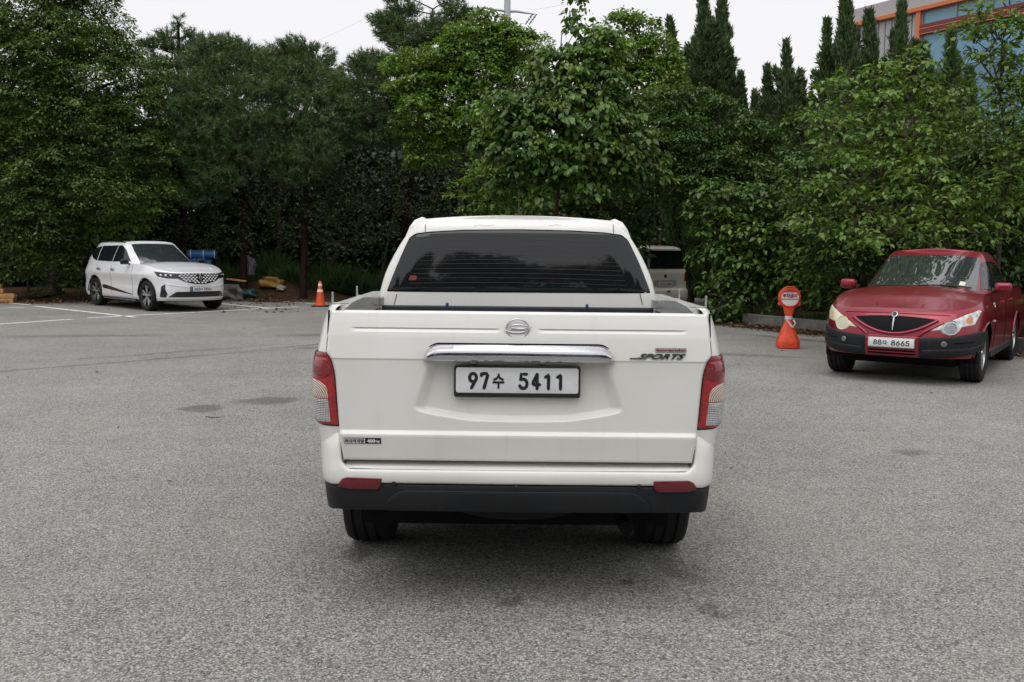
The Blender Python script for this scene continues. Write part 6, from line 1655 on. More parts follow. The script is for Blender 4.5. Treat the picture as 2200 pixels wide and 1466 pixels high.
    for r in range(rows):
        z = 0.892 - r * 0.040
        for i in range(-7, 8):
            u = (i + (0.5 if r % 2 else 0)) * 0.088
            pw, ph = 0.037 - 0.001 * r, 0.0085 + 0.0022 * r
            d = [(u - pw, z), (u - pw * 0.3, z - ph), (u + pw * 0.3, z - ph), (u + pw, z), (u + pw * 0.3, z + ph), (u - pw * 0.3, z + ph)]
            if not _inside(np.array([(u - pw, z), (u + pw, z), (u, z - ph * 1.5), (u, z + ph)]), ga).all(): continue
            if abs(u) < 0.06 and 0.72 < z < 0.88: continue
            patch('grille_diamond', d, F, M_SUVW, grille, off=0.012, depth=0.009, sp=0.1)
    em = patch('emblem', rpoly([(0, 0.885), (0.043, 0.80), (0, 0.715), (-0.043, 0.80)], 0.008), F, M_SATIN, grille, off=0.026, depth=0.02, sp=0.03)
    patch('emblem_core', rpoly([(0, 0.845), (0.018, 0.80), (0, 0.755), (-0.018, 0.80)], 0.004), F, M_GLOSSB, em, off=0.028, depth=0.004, sp=0.03)
    intake = patch('lower_intake', rpoly([(-0.58, 0.48), (0.58, 0.48), (0.76, 0.35), (-0.76, 0.35)], 0.02), F, M_GLOSSB, s, off=0.005, depth=0.02, sp=0.05)
    for k_ in range(4):
        z = 0.375 + k_ * 0.026
        patch('intake_slat', [(-0.50, z), (0.50, z), (0.50, z + 0.008), (-0.50, z + 0.008)], F, M_PLAST, intake, off=0.010, depth=0.006, sp=0.1)
    patch('lower_lip', rpoly([(-0.80, 0.285), (0.80, 0.285), (0.80, 0.30), (-0.80, 0.30)], 0.005), F, M_SATIN, s, off=0.006, depth=0.01, sp=0.08)
    patch('bumper_crease', rpoly([(-0.82, 0.655), (-0.45, 0.595), (-0.20, 0.56), (0.20, 0.56), (0.45, 0.595), (0.82, 0.655), (0.82, 0.668), (0.45, 0.612), (0.2, 0.577), (-0.2, 0.577), (-0.45, 0.612), (-0.82, 0.668)], 0.004), F, M_SUVW, s, off=0.012, depth=0.016, sp=0.05, edge=0.006)
    PM = flat_map((0, nose + 0.012, 0), (-1, 0, 0), (0, 0, 1), (0, 1, 0))
    plate(s, PM, 0, 0.54, 0.52, 0.11, True, [('388', -0.10, 0, 0.175, 0.078, 0.013), ('우', 0.022, 0, 0.048, 0.066, 0.03), ('7884', 0.152, 0, 0.19, 0.078, 0.013)], band=True, off=0.006)
    # tail lamps and rear glass for a look from the side
    B = low.back()
    for sg in (-1, 1):
        patch('tail_lamp', rpoly([(sg * 0.45, 0.93), (sg * 1.02, 0.96), (sg * 1.02, 1.02), (sg * 0.45, 1.0)], 0.01), B, M_LRED, s, off=0.005, depth=0.02, sp=0.05)
    patch('rear_window', rpoly([(-0.62, 1.16), (0.62, 1.16), (0.52, 1.48), (-0.52, 1.48)], 0.04), gh.back(), M_GLASS, s, off=0.004, depth=0.006, sp=0.06)
    car_common(s, low, G, arches, Rw + 0.015, 0.90, Rw, 0.235, 0.255, 0.805, 5, M_RIMD, M_RIM)
    return s
make_suv()

# ---------------------------------------------------------------- red pickup, right
def make_red():
    WB = 3.06; yf, yr = WB / 2, -WB / 2
    fc = Vector((5.03, 12.30)); a = R(146.5)
    fwd = Vector((-math.sin(a), math.cos(a))); o = fc - fwd * yf
    s = thing('pickup_truck', 'dark red pickup with smiling grille and plate 88다 8665 parked under the right-hand trees', 'pickup truck', (o.x, o.y, 0), a)
    nose = yf + 0.84; tail = yr - 1.05
    bl = lambda y, z: 1.0 - 0.03 * sstep(yf - 0.2, yf - 1.0, y) * 0 + 0.018 * np.exp(-((np.asarray(y) - yf) / 0.5)**2) * sstep(0.4, 0.75, z) * sstep(1.1, 0.9, z)
    ZS = 0.91; s.scale = (1, 1, ZS)
    low = Shell(yf - 0.05, yr - 0.75,
        W=[(0.25, 0.84), (0.40, 0.905), (0.60, 0.925), (0.80, 0.93), (0.95, 0.915), (1.05, 0.885), (1.18, 0.83)],
        YF=[(0.25, nose - 0.16), (0.38, nose - 0.03), (0.56, nose), (0.70, nose - 0.02), (0.84, nose - 0.075), (0.94, nose - 0.15), (1.04, nose - 0.32), (1.18, nose - 0.70)],
        YR=[(0.25, tail + 0.06), (0.6, tail), (1.2, tail)], NF=[(0.25, 3.2), (0.6, 3.0), (1.2, 2.6)], NR=[(0.25, 6), (1.2, 6)], taper=bl)
    zt = lambda y: 1.175 - 0.235 * float(sstep(yf - 0.55, nose + 0.06, y))**1.1
    AR = 0.425; Rw = 0.37
    arches = [(yf, Rw + 0.02, AR), (yr, Rw + 0.02, AR)]
    G = low.grid(lambda y: 0.36, zt, 32, arches=arches)
    grid_obj('body', both_sides(G), M_RED, s, 45)
    k = [i for i in range(len(G)) if G[i, -1, 1] > 0.35]
    hood = grid_obj('bonnet', cap_grid(G[k, -1], lambda y, x: 0.085 * min(1, x / 0.5) * min(1, max(0, (nose - 0.12 - y)) / 0.6 + 0.1), 25), M_RED, s, 40)
    for sg in (-1, 1):
        MB().tube([(sg * 0.26, nose - 0.33, 1.03), (sg * 0.36, yf + 0.05, 1.125), (sg * 0.50, yf - 0.42, 1.215), (sg * 0.58, yf - 0.62, 1.235)], [0.003, 0.015, 0.022, 0.012], 8).build('bonnet_crease', M_RED, s, smooth=60)
    gh = Shell(-0.20, -0.90,
        W=[(1.10, 0.86), (1.20, 0.835), (1.40, 0.755), (1.60, 0.665), (1.71, 0.60), (1.75, 0.55)],
        YF=[(1.10, 1.34), (1.25, 1.04), (1.50, 0.46), (1.67, 0.08), (1.75, -0.10)], YR=[(1.10, -1.16), (1.3, -1.12), (1.6, -1.05), (1.705, -0.98)],
        NF=[(1.1, 2.5), (1.7, 2.8)], NR=[(1.1, 6), (1.7, 6)])
    G2 = gh.grid(lambda y: 1.10, lambda y: 1.75, 26)
    grid_obj('cab', both_sides(G2), M_RED, s, 60)
    grid_obj('roof', cap_grid(G2[:, -1], lambda y, x: 0.045 * min(1, x / 0.3)), M_RED, s, 60)
    FB = gh.front()
    ws = quad_patch('windscreen', [(-0.82, 1.205), (0.82, 1.205), (0.625, 1.660), (-0.625, 1.660)], FB, M_GLASSF, s, bow=0.035)
    patch('paper_note', rpoly([(-0.50, 1.27), (-0.59, 1.26), (-0.58, 1.31), (-0.50, 1.325)], 0.004), FB, plain('pale_paper', (0.65, 0.62, 0.50), 0.7), ws, off=0.0075, depth=0.002, sp=0.05)
    for k_, (u0, u1, z0, z1) in enumerate(((-0.70, 0.05, 1.225, 1.245), (-0.02, 0.72, 1.240, 1.205))):
        q = FB(np.linspace(u0, u1, 10), np.linspace(z0, z1, 10) + 0.02 * np.sin(np.linspace(0, math.pi, 10)), 0.020); seam('wiper', q, M_PLAST, s, 0.011, 6)
    for sg in (-1, 1):
        fl = gh.flank(sg)
        patch('side_window', rpoly([(0.66, 1.215), (-0.18, 1.20), (-0.18, 1.62), (0.10, 1.58)], [0.02, 0.01, 0.02, 0.05]), fl, M_GLASS, s, off=0.004, depth=0.006, sp=0.06)
        patch('side_window', rpoly([(-0.22, 1.20), (-0.98, 1.20), (-0.86, 1.58), (-0.22, 1.62)], [0.01, 0.03, 0.06, 0.02]), fl, M_GLASS, s, off=0.004, depth=0.006, sp=0.06)
        lf = low.flank(sg)
        for yy in (0.88, -0.20, -1.06):
            zz = np.linspace(0.42, 1.165, 14); seam('door_seam', lf(np.full(14, yy), zz, 0.001), M_GAP, s, 0.0035)
        for yy in (-0.06, -0.92):
            patch('door_handle', rpoly([(yy - 0.09, 1.0), (yy + 0.09, 0.995), (yy + 0.09, 1.035), (yy - 0.09, 1.04)], 0.012), lf, M_RED, s, off=0.026, depth=0.02, sp=0.03, edge=0.008)
        seam('side_repeater', lf(np.array([yf - 0.50, yf - 0.56]), np.array([0.80, 0.80]), 0.006), M_LHEAD, s, 0.014, 8)
        MB().lathe([(0.001, 0.02), (0.03, 0.018), (0.036, 0.0)], 16, 'X', (sg * 0.935 if sg > 0 else -0.955, yf - 0.35, 1.03)).build('aerial_cap', M_SATIN, s, smooth=40)
        # arch lips
        for yc, zc, ra in arches:
            A = np.linspace(-0.05, math.pi + 0.05, 24)
            pts = [(sg * (float(low.side(np.array([yc + ra * math.cos(q)]), np.array([zc + ra * math.sin(q)]))[0]) + 0.0), yc + ra * math.cos(q), zc + ra * math.sin(q)) for q in A]
            seam('arch_lip', pts, M_RED, s, 0.012, 6)
        MB().box((sg * 0.87, 0, 0.33), (0.10, 2.0, 0.09)).build('side_step', M_PLAST, s, bevel=0.02)
        # door mirrors
        mm = MB(); mm.box((0, 0, 0), (0.21, 0.13, 0.145)); mo = mm.build('door_mirror', M_RED, s, bevel=0.05, segs=4, smooth=60); mo.location = (sg * 0.975, 0.66, 1.25); mo.rotation_euler = (0, 0, -sg * 0.12)
        MB().box((0, -0.068, 0.0), (0.19, 0.012, 0.10)).build('mirror_glass', M_GLASSF, mo, bevel=0.004)
        MB().tube([(sg * 0.84, 0.62, 1.20), (sg * 0.93, 0.61, 1.205), (sg * 0.99, 0.60, 1.21)], [0.04, 0.03, 0.03], 8).build('mirror_arm', M_PLAST, s, smooth=40)
    F = low.front()
    # grille: a wide smile
    U = np.linspace(-0.46, 0.46, 25)
    smile = [(u, 0.865 + 0.03 * (1 - (u / 0.46)**2)) for u in U] + [(u, 0.868 - 0.185 * (1 - (abs(u) / 0.47)**1.9)) for u in U[::-1]]
    M_MESH = plain('black_mesh', (0.005, 0.005, 0.006), 0.6, spec=0.12, bmp=0.8, bscale=130)
    grille = patch('grille', smile, F, M_MESH, s, off=0.004, depth=0.02, sp=0.04)
    rimp = [(u * 1.06, 0.868 - 0.195 * (1 - (abs(u) / 0.47)**1.9) - 0.008) for u in U]
    q = F(np.array([p[0] for p in rimp]), np.array([p[1] for p in rimp]), 0.004); seam('grille_surround', q, M_RED, s, 0.022, 8)
    q = F(np.array([0.0, 0, 0]), np.array([0.86, 0.78, 0.705]), np.array([0.02, 0.022, 0.02])); MB().tube(q, [0.014, 0.012, 0.006], 8).build('grille_bar', M_SATIN, grille, smooth=50)
    c = [(0.036 * math.cos(t), 0.905 + 0.036 * math.sin(t)) for t in np.linspace(0, 2 * math.pi, 21)[:-1]]
    em = patch('emblem', c, F, M_CHROME, s, off=0.022, depth=0.03, sp=0.02, edge=0.006)
    c = [(0.027 * math.cos(t), 0.905 + 0.027 * math.sin(t)) for t in np.linspace(0, 2 * math.pi, 21)[:-1]]
    patch('emblem_disc', c, F, M_PLAST, em, off=0.0235, depth=0.004, sp=0.02)
    EM = flat_map((0, float(F(np.array([0.0]), np.array([0.905]), np.array([0.0255]))[0, 1]), 0), (-1, 0, 0), (0, 0, 1), (0, 1, 0))
    text('emblem_letter', 'A', 1, EM, M_CHROME, em, u=0, v=0.905, width=0.036, height=0.036, bold=0.02, off=0.0, thick=0.002)
    for sg in (-1, 1):
        # headlamp outline (arc coordinate, height)
        hl = [(0.40, 0.715), (0.53, 0.735), (0.56, 0.690), (0.63, 0.665), (0.70, 0.680), (0.745, 0.725), (0.77, 0.775), (0.95, 0.800), (1.05, 0.97), (0.98, 0.985), (0.80, 0.93), (0.60, 0.835)]
        hl = [(sg * u, z) for u, z in hl]
        lens = patch('headlamp', rpoly(hl, 0.018), F, M_LHEAD if sg < 0 else M_LYEL, s, off=0.006, depth=0.03, sp=0.025, edge=0.005)
        if sg < 0: lens['label'] = 'clear headlamp with chrome inside'
        else: lens['label'] = 'yellowed cloudy headlamp'
        c = [(sg * 0.64 + 0.092 * math.cos(t), 0.762 + 0.088 * math.sin(t)) for t in np.linspace(0, 2 * math.pi, 25)[:-1]]
        rg = F(np.array([p[0] for p in c + c[:1]]), np.array([p[1] for p in c + c[:1]]), 0.008); seam('lamp_ring', rg, M_CHROME if sg < 0 else M_LYEL, lens, 0.006, 6)
        c = [(sg * 0.64 + 0.075 * math.cos(t), 0.762 + 0.070 * math.sin(t)) for t in np.linspace(0, 2 * math.pi, 25)[:-1]]
        patch('reflector_bowl', c, F, plain('lamp_bowl', (0.25, 0.26, 0.27), 0.15, metal=0.8, var=0.3, vscale=40) if sg < 0 else plain('cloudy_bowl', (0.50, 0.50, 0.38), 0.3, coat=0.6), lens, off=0.0075, depth=0.004, sp=0.03)
        c = [(sg * 0.86 + 0.05 * math.cos(t), 0.86 + 0.045 * math.sin(t)) for t in np.linspace(0, 2 * math.pi, 17)[:-1]]
        patch('indicator', c, F, M_AMBER if sg < 0 else plain('faded_amber', (0.62, 0.45, 0.26), 0.3, coat=0.6), lens, off=0.0075, depth=0.004, sp=0.03)
        # black bumper halves
        bb = [(0.30, 0.625), (0.60, 0.645), (1.02, 0.705), (1.28, 0.715), (1.28, 0.50), (1.15, 0.44), (0.62, 0.375), (0.30, 0.365)]
        bk = patch('black_bumper', rpoly([(sg * u, z) for u, z in bb], 0.02), F, M_BLACKP, s, off=0.020, depth=0.05, sp=0.04, edge=0.015)
        patch('bumper_step', rpoly([(sg * u, z) for u, z in ((0.34, 0.475), (0.85, 0.505), (1.20, 0.56), (1.20, 0.46), (0.62, 0.39), (0.34, 0.38))], 0.02), F, M_BLACKP, s, off=0.032, depth=0.03, sp=0.05, edge=0.012)
        c = [(sg * 0.575 + 0.042 * math.cos(t), 0.555 + 0.042 * math.sin(t)) for t in np.linspace(0, 2 * math.pi, 21)[:-1]]
        fg = patch('fog_lamp', c, F, M_PLAST, s, off=0.026, depth=0.02, sp=0.03)
        c = [(sg * 0.575 + 0.032 * math.cos(t), 0.555 + 0.032 * math.sin(t)) for t in np.linspace(0, 2 * math.pi, 21)[:-1]]
        patch('fog_lens', c, F, plain('fog_glass', (0.22, 0.22, 0.22), 0.12, metal=0.6, var=0.3, vscale=60), fg, off=0.030, depth=0.008, sp=0.02, edge=0.004)
        seam('bumper_groove', F(np.linspace(sg * 0.68, sg * 0.95, 6), np.full(6, 0.565) + np.linspace(0, 0.02, 6), 0.022), M_GAP, s, 0.006, 6)
    for sg in (-1, 1):
        q = F(np.array([0.56, 0.44, 0.34, 0.29]) * sg, np.array([0.825, 0.755, 0.69, 0.64]), np.array([0.002, 0.006, 0.008, 0.006])); MB().tube(q, [0.008, 0.018, 0.022, 0.018], 8).build('nose_ridge', M_RED, s, smooth=60)
    cen = patch('plate_surround', rpoly([(-0.31, 0.365), (0.31, 0.365), (0.325, 0.64), (-0.325, 0.64)], 0.015), F, M_RED, s, off=0.016, depth=0.05, sp=0.05, edge=0.012)
    patch('lower_slot', rpoly([(-0.27, 0.395), (0.27, 0.395), (0.27, 0.455), (-0.27, 0.455)], 0.01), F, M_GAP, s, off=0.018, depth=0.01, sp=0.06)
    seam('slot_bar', F(np.linspace(-0.27, 0.27, 6), np.full(6, 0.425), 0.020), M_RED, s, 0.006, 6)
    seam('bonnet_shut_line', F(np.linspace(-0.62, 0.62, 21), 0.915 + 0.012 * np.cos(np.linspace(-1.5, 1.5, 21)), 0.002), M_GAP, s, 0.0035, 5)
    PM = flat_map((0, nose + 0.028, 0), (-1, 0, 0), (0, 0, 1), (0, 1, 0))
    plate(s, PM, 0, 0.545, 0.52, 0.112, False, [('88', -0.155, 0, 0.105, 0.072, 0.012), ('다', -0.068, 0, 0.050, 0.060, 0.03), ('8665', 0.107, 0, 0.215, 0.072, 0.012)], off=0.006)
    MB().box((0, (yr - 0.9), 0.95), (1.5, 1.3, 0.04)).build('bed_floor', M_LINER, s)
    MB().box((0, -1.18, 0.90), (1.6, 0.05, 0.55)).build('bed_front_wall', M_RED, s)
    MB().box((0, nose - 0.55, 0.36), (1.3, 0.6, 0.12)).build('front_skid', M_UNDER, s, bevel=0.03)
    MB().tube([(0.12, -0.45, 1.785), (0.12, -0.5, 1.83), (0.12, -0.56, 1.84)], [0.03, 0.012, 0.003], 8).build('antenna', M_PLAST, s, smooth=40)
    car_common(s, low, G, arches, Rw + 0.02, 0.90, Rw, 0.24, 0.215, 0.79, 5, M_RIM, M_RIM)
    for ch in s.children:
        if ch.name.startswith('wheel') and ch.type == 'EMPTY': ch.scale = (1, 1, 0.97 / ZS); ch.location.z = Rw * 0.97 / ZS
    return s
make_red()

# ---------------------------------------------------------------- boxy cream car behind the pickup
def make_box():
    WB = 2.52; yf, yr = WB / 2, -WB / 2
    a = R(28)
    rc = at(1431, 600, 25.2).to_2d()                      # rear centre on the ground
    fwd = Vector((-math.sin(a), math.cos(a))); tail = yr - 0.42; nose = yf + 0.66
    o = rc - fwd * tail
    s = thing('box_car', 'cream boxy small car half hidden behind the white pickup, seen from its rear', 'car', (o.x, o.y, 0), a)
    low = Shell(yf - 0.1, yr + 0.0, W=[(0.2, 0.74), (0.35, 0.79), (0.6, 0.80), (0.95, 0.795), (1.05, 0.78), (1.09, 0.765)],
        YF=[(0.2, nose - 0.1), (0.5, nose), (0.9, nose - 0.12), (1.09, nose - 0.3)], YR=[(0.2, tail + 0.03), (0.36, tail - 0.05), (0.52, tail - 0.03), (0.60, tail + 0.03), (0.95, tail + 0.03), (1.09, tail + 0.06)], NF=[(0.2, 3), (1.1, 3)], NR=[(0.2, 4.6), (1.1, 5.0)])
    Rw = 0.29; AR = 0.33; arches = [(yf, Rw + 0.015, AR), (yr, Rw + 0.015, AR)]
    G = low.grid(lambda y: 0.24, lambda y: 1.09 - 0.12 * float(sstep(yf - 0.2, nose, y)), 28, arches=arches)
    grid_obj('body', both_sides(G), M_BEIGE, s, 45)
    k = [i for i in range(len(G)) if G[i, -1, 1] > 0.6]
    grid_obj('bonnet', cap_grid(G[k, -1], lambda y, x: 0.05 * min(1, x / 0.4)), M_BEIGE, s, 40)
    gh = Shell(0.35, yr + 0.1, W=[(1.06, 0.785), (1.3, 0.755), (1.52, 0.70), (1.62, 0.655), (1.66, 0.60)],
        YF=[(1.06, 1.35), (1.6, 0.62), (1.66, 0.5)], YR=[(1.06, tail + 0.05), (1.5, tail + 0.14), (1.6, tail + 0.14), (1.635, tail + 0.19), (1.66, tail + 0.27)], NF=[(1, 2.8), (1.7, 3)], NR=[(1, 5), (1.7, 4.4)])
    G2 = gh.grid(lambda y: 1.05, lambda y: 1.66, 24); grid_obj('cabin', both_sides(G2), M_BEIGE, s, 60)
    grid_obj('roof', cap_grid(G2[:, -1], lambda y, x: 0.025 * min(1, x / 0.3)), M_BEIGE, s, 60)
    B = gh.back()
    patch('rear_window', rpoly([(-0.78, 1.085), (0.78, 1.085), (0.76, 1.56), (-0.76, 1.56)], 0.05), B, M_GLASS, s, off=0.004, depth=0.006, sp=0.05)
    patch('windscreen', rpoly([(-0.70, 1.10), (0.70, 1.10), (0.6, 1.58), (-0.6, 1.58)], 0.05), gh.front(), M_GLASSF, s, off=0.004, depth=0.006, sp=0.06)
    for sg in (-1, 1):
        patch('side_window', rpoly([(yr + 0.14, 1.11), (-0.30, 1.11), (-0.30, 1.57), (yr + 0.14, 1.55)], 0.03), gh.flank(sg), M_GLASS, s, off=0.004, depth=0.006, sp=0.06)
        patch('side_window', rpoly([(-0.24, 1.11), (0.75, 1.11), (0.45, 1.52), (-0.24, 1.57)], 0.03), gh.flank(sg), M_GLASS, s, off=0.004, depth=0.006, sp=0.06)
        patch('tail_lamp', rpoly([(sg * 0.63, 0.76), (sg * 0.66, 1.0), (sg * 0.95, 1.02), (sg * 0.95, 0.76)], 0.03), low.back(), M_LRED, s, off=0.005, depth=0.02, sp=0.04)
        for yy in (-0.28, 0.75):
            zz = np.linspace(0.3, 1.05, 12); seam('door_seam', low.flank(sg)(np.full(12, yy), zz, 0.001), M_GAP, s, 0.0035)
    LB = low.back()
    rec = patch('plate_recess', rpoly([(-0.36, 0.63), (0.36, 0.63), (0.36, 0.79), (-0.36, 0.79)], 0.02), LB, plain('cream_recess_shade', (0.40, 0.385, 0.33), 0.5), s, off=0.002, depth=0.01, sp=0.05)  # flat patch; the recess shade is painted as darker cream
    PM = flat_map((0, tail + 0.03, 0), (1, 0, 0), (0, 0, 1), (0, -1, 0))
    plate(s, PM, 0.0, 0.70, 0.46, 0.105, True, [('147', -0.12, 0, 0.13, 0.07, 0.012), ('도', -0.022, 0, 0.05, 0.06, 0.03), ('2449', 0.11, 0, 0.17, 0.07, 0.012)], off=0.012)
    c = [(0.045 * math.cos(t), 0.90 + 0.045 * math.sin(t)) for t in np.linspace(0, 2 * math.pi, 21)[:-1]]
    patch('emblem', c, LB, M_PLAST, s, off=0.006, depth=0.01, sp=0.03, edge=0.004)
    patch('rear_bumper', rpoly([(-0.98, 0.26), (0.98, 0.26), (0.98, 0.52), (0.60, 0.55), (-0.60, 0.55), (-0.98, 0.52)], 0.04), LB, M_BEIGE, s, off=0.025, depth=0.04, sp=0.05, edge=0.015)
    patch('tow_cover', rpoly([(0.0, 0.475), (0.11, 0.475), (0.11, 0.52), (0.0, 0.52)], 0.004), LB, M_PLAST, s, off=0.028, depth=0.01, sp=0.05)
    MB().tube([(0, -0.9, 1.685), (0, -0.95, 1.70), (0.0, -1.15, 1.80)], [0.012, 0.008, 0.003], 6).build('antenna', M_PLAST, s)
    car_common(s, low, G, arches, Rw + 0.015, 0.77, Rw, 0.17, 0.19, 0.70, 5, M_RIM, M_RIM)
    return s
make_box()
# ================================================================== small things
M_ORANGE = plain('safety_orange', (0.70, 0.085, 0.020), 0.42, var=0.10, vscale=6)
M_ORANGE2 = plain('faded_red_orange', (0.66, 0.065, 0.022), 0.45, var=0.22, vscale=9)
M_WBAND = plain('white_reflective', (0.70, 0.70, 0.70), 0.4, var=0.06)
def cone():
    p = gnd(688, 659)
    t = thing('traffic_cone', 'orange traffic cone with two white bands left of the pickup', 'traffic cone', (p.x, p.y, 0))
    b = MB(); b.prism(rpoly([(-.20, -.20), (.20, -.20), (.20, .20), (-.20, .20)], .05), 0.0, 0.035, 'XY'); b.build('base', M_PLAST, t, bevel=0.006)
    H = 0.67; r = lambda z: 0.135 - 0.105 * (z - 0.035) / (H - 0.035)
    def ring(z0, z1, e=0.0): return [(r(z0) + e, z0), (r(z1) + e, z1)]
    MB().lathe([(0.15, 0.034), (0.15, 0.06), (r(0.07), 0.075), (r(0.3), 0.3), (r(0.5), 0.5), (r(H - .02), H - 0.02), (0.018, H), (0.001, H + 0.002)], 28).build('cone_body', M_ORANGE, t, smooth=40)
    for z0, z1 in ((0.385, 0.455), (0.54, 0.605)):
        MB().lathe(ring(z0, z1, 0.003), 28).build('white_band', M_WBAND, t, smooth=40)
cone()
def stand():
    p = gnd(1692, 748.5)
    t = thing('no_parking_stand', 'bright orange plastic no-parking stand with round sign and white tape tied at its neck', 'parking stand', (p.x, p.y, 0), R(-6))
    def sec(z, w, d, ch):
        w, d = w / 2, d / 2; c = ch
        return [(-w + c, -d, z), (w - c, -d, z), (w, -d + c, z), (w, d - c, z), (w - c, d, z), (-w + c, d, z), (-w, d - c, z), (-w, -d + c, z), (-w + c, -d, z)]
    S = [sec(0.0, .335, .30, .06), sec(0.012, .350, .315, .06), sec(.12, .350, .315, .06), sec(.145, .335, .30, .07), sec(.30, .225, .20, .055), sec(.455, .115, .11, .03), sec(.50, .110, .10, .03), sec(.53, .120, .10, .03), sec(.62, .165, .09, .03), sec(.70, .21, .085, .02)]
    mb = MB(); mb.grid(np.array(S)); mb.add(S[0][:8], [tuple(range(8))]); mb.add(S[-1][:8], [tuple(range(8))])
    mb.build('body', M_ORANGE2, t, bevel=0.008, smooth=30)
    MB().lathe([(0.001, -.004), (0.030, -.004), (0.038, 0.0), (0.038, 0.03)], 18, 'Y', (0.03, -0.160, 0.085)).build('fill_cap', M_ORANGE2, t, smooth=40)
    cz = .83
    # head: lens-shaped frame
    ang = np.linspace(0, 2 * math.pi, 49)[:-1]
    def oval(rx, ry, z=cz): return [(rx * math.cos(a), z + ry * math.sin(a)) for a in ang]
    hd = MB(); hd.prism(oval(.180, .180), -0.042, 0.042); head = hd.build('sign_head', M_ORANGE2, t, bevel=0.012)
    HM = flat_map((0, -0.042, 0), (1, 0, 0), (0, 0, 1), (0, -1, 0))
    rim = MB(); rim.tube([(.152 * math.cos(a), -0.044, cz - .005 + .142 * math.sin(a)) for a in np.linspace(0, 2 * math.pi, 49)], 0.012, 8, cap=False); rim.build('sign_rim', M_ORANGE2, head, smooth=60)
    face = [(x * .142, cz - .01 + max(min(y, .66), -1) * .142) for x, y in [(math.cos(a), math.sin(a)) for a in ang]]
    patch('sign_face', face, HM, M_WBAND, head, off=0.003, depth=0.004, sp=0.08)
    patch('sign_bar', [(-.146, cz - .033), (.146, cz - .033), (.146, cz - .018), (-.146, cz - .018)], HM, M_ORANGE2, head, off=0.006, depth=0.004, sp=0.1)
    text('lettering', '주차금지', 1, HM, M_REDINK, head, u=0, v=cz + .028, width=.225, height=.066, bold=0.045, off=0.0045, thick=0.001)
    text('lettering', '이곳은 주차금지', 1, HM, M_INK, head, u=0, v=cz + .074, width=.13, height=.013, bold=0.0, off=0.0045, thick=0.0008)
    # handle: oval grip at the top
    gr = MB(); gr.tube([(.075 * math.cos(a), -.036, cz + .145 + .030 * math.sin(a)) for a in np.linspace(0, 2 * math.pi, 25)], 0.010, 8, cap=False); gr.build('grip', M_ORANGE2, head, smooth=60)
    patch('grip_hollow', [(.062 * math.cos(a), cz + .146 + .018 * math.sin(a)) for a in ang], HM, plain('shaded_orange', (0.40, 0.03, 0.012), 0.5), head, off=0.001, depth=0.003, sp=0.05)  # darker orange paints the hollow's shade on the flat head
    for sx in (-1, 1):
        MB().box((sx * .150, 0, cz - .105), (.05, .07, .05), M=Matrix.Rotation(sx * .7, 3, 'Y')).build('side_lug', M_ORANGE2, head, bevel=0.01)
    M_TAPE = plain('white_tape', (0.66, 0.64, 0.63), 0.45, var=0.15, vscale=30)
    tp = MB(); q = [[(x * 1.05, y * 1.08, z) for x, y, _ in sec(0, .112, .104, .03)] for z in (.475, .49, .51, .528)]
    tp.grid(np.array(q)); tape = tp.build('tape', M_TAPE, t, smooth=40)
    mb = MB()
    for a, b in (((-.045, .475), (.045, .35)), ((.045, .35), (.095, .42)), ((.095, .42), (.06, .475))):
        n = Vector((b[1] - a[1], a[0] - b[0])).normalized() * .011
        mb.add([(a[0] + n.x, -.075 - (.47 - a[1]) * .25, a[1] + n.y), (a[0] - n.x, -.080 - (.47 - a[1]) * .25, a[1] - n.y), (b[0] - n.x, -.080 - (.47 - b[1]) * .25, b[1] - n.y), (b[0] + n.x, -.075 - (.47 - b[1]) * .25, b[1] + n.y)], [(0, 1, 2, 3)])
    mb.build('tape_end', M_TAPE, tape)
stand()

# --- timber at the far left, dead branches, dumped things on the verge
M_WOOD = plain('fresh_timber', (0.40, 0.22, 0.085), 0.7, var=0.3, vscale=6)
def pallet():
    p = gnd(-14, 651)
    t = thing('timber_pallet', 'stack of yellow-brown timber baulks at the far left edge', 'timber', (p.x, p.y, 0), R(12))
    for k, (x, y, z, l) in enumerate(((0, 0, .06, 1.0), (-.02, .25, .06, 1.0), (.05, 0, .185, .95), (-.05, .22, .185, .9), (-.12, 0.05, .31, .75), (-.15, .2, .43, .62))):
        o = MB().box((0, 0, 0), (l, .2, .115)).build('timber_baulk', M_WOOD, t, bevel=0.008); o.location = (x, y, z); o.rotation_euler = (0, 0, RNG.normal(0, .03))
pallet()
def branch(pts, r, label):
    base = at(*pts[0]); t = MB(); P = [at(*p) for p in pts]
    t.tube(P, [r * (1 - .7 * i / (len(P) - 1)) for i in range(len(P))], 6)
    for i in range(1, len(P) - 1):
        q = P[i] + Vector((RNG.normal(0, .25), RNG.normal(0, .1), .12 + .12 * RNG.random())); t.tube([P[i], q], [r * .4, r * .15], 4)
    tag(t.build('dead_branch', M_TWIG, smooth=60), label, 'branch', 'dead branches on the bank')
branch([(35, 640, 26.5), (75, 631, 26.6), (100, 615, 26.7), (125, 604, 26.8), (136, 596, 26.9)], .03, 'long bent dead branch rising across the brown bank at the left')
branch([(45, 630, 26.9), (80, 624, 26.9), (115, 622, 27)], .02, 'short dead branch lying on the bank beside the timber')
branch([(105, 612, 27.0), (122, 612, 26.9), (130, 600, 26.8)], .018, 'small hooked dead branch left of the SUV rear wheel')
tw = [gnd(441, 896), gnd(452, 898), gnd(463, 899), gnd(476, 897)]
tag(MB().tube([(p.x, p.y, .006) for p in tw], [.004, .005, .004, .002], 5).build('twig', plain('red_brown_twig', (0.16, 0.06, 0.035), 0.8), smooth=60), 'single reddish twig on the asphalt left of the pickup', 'twig')

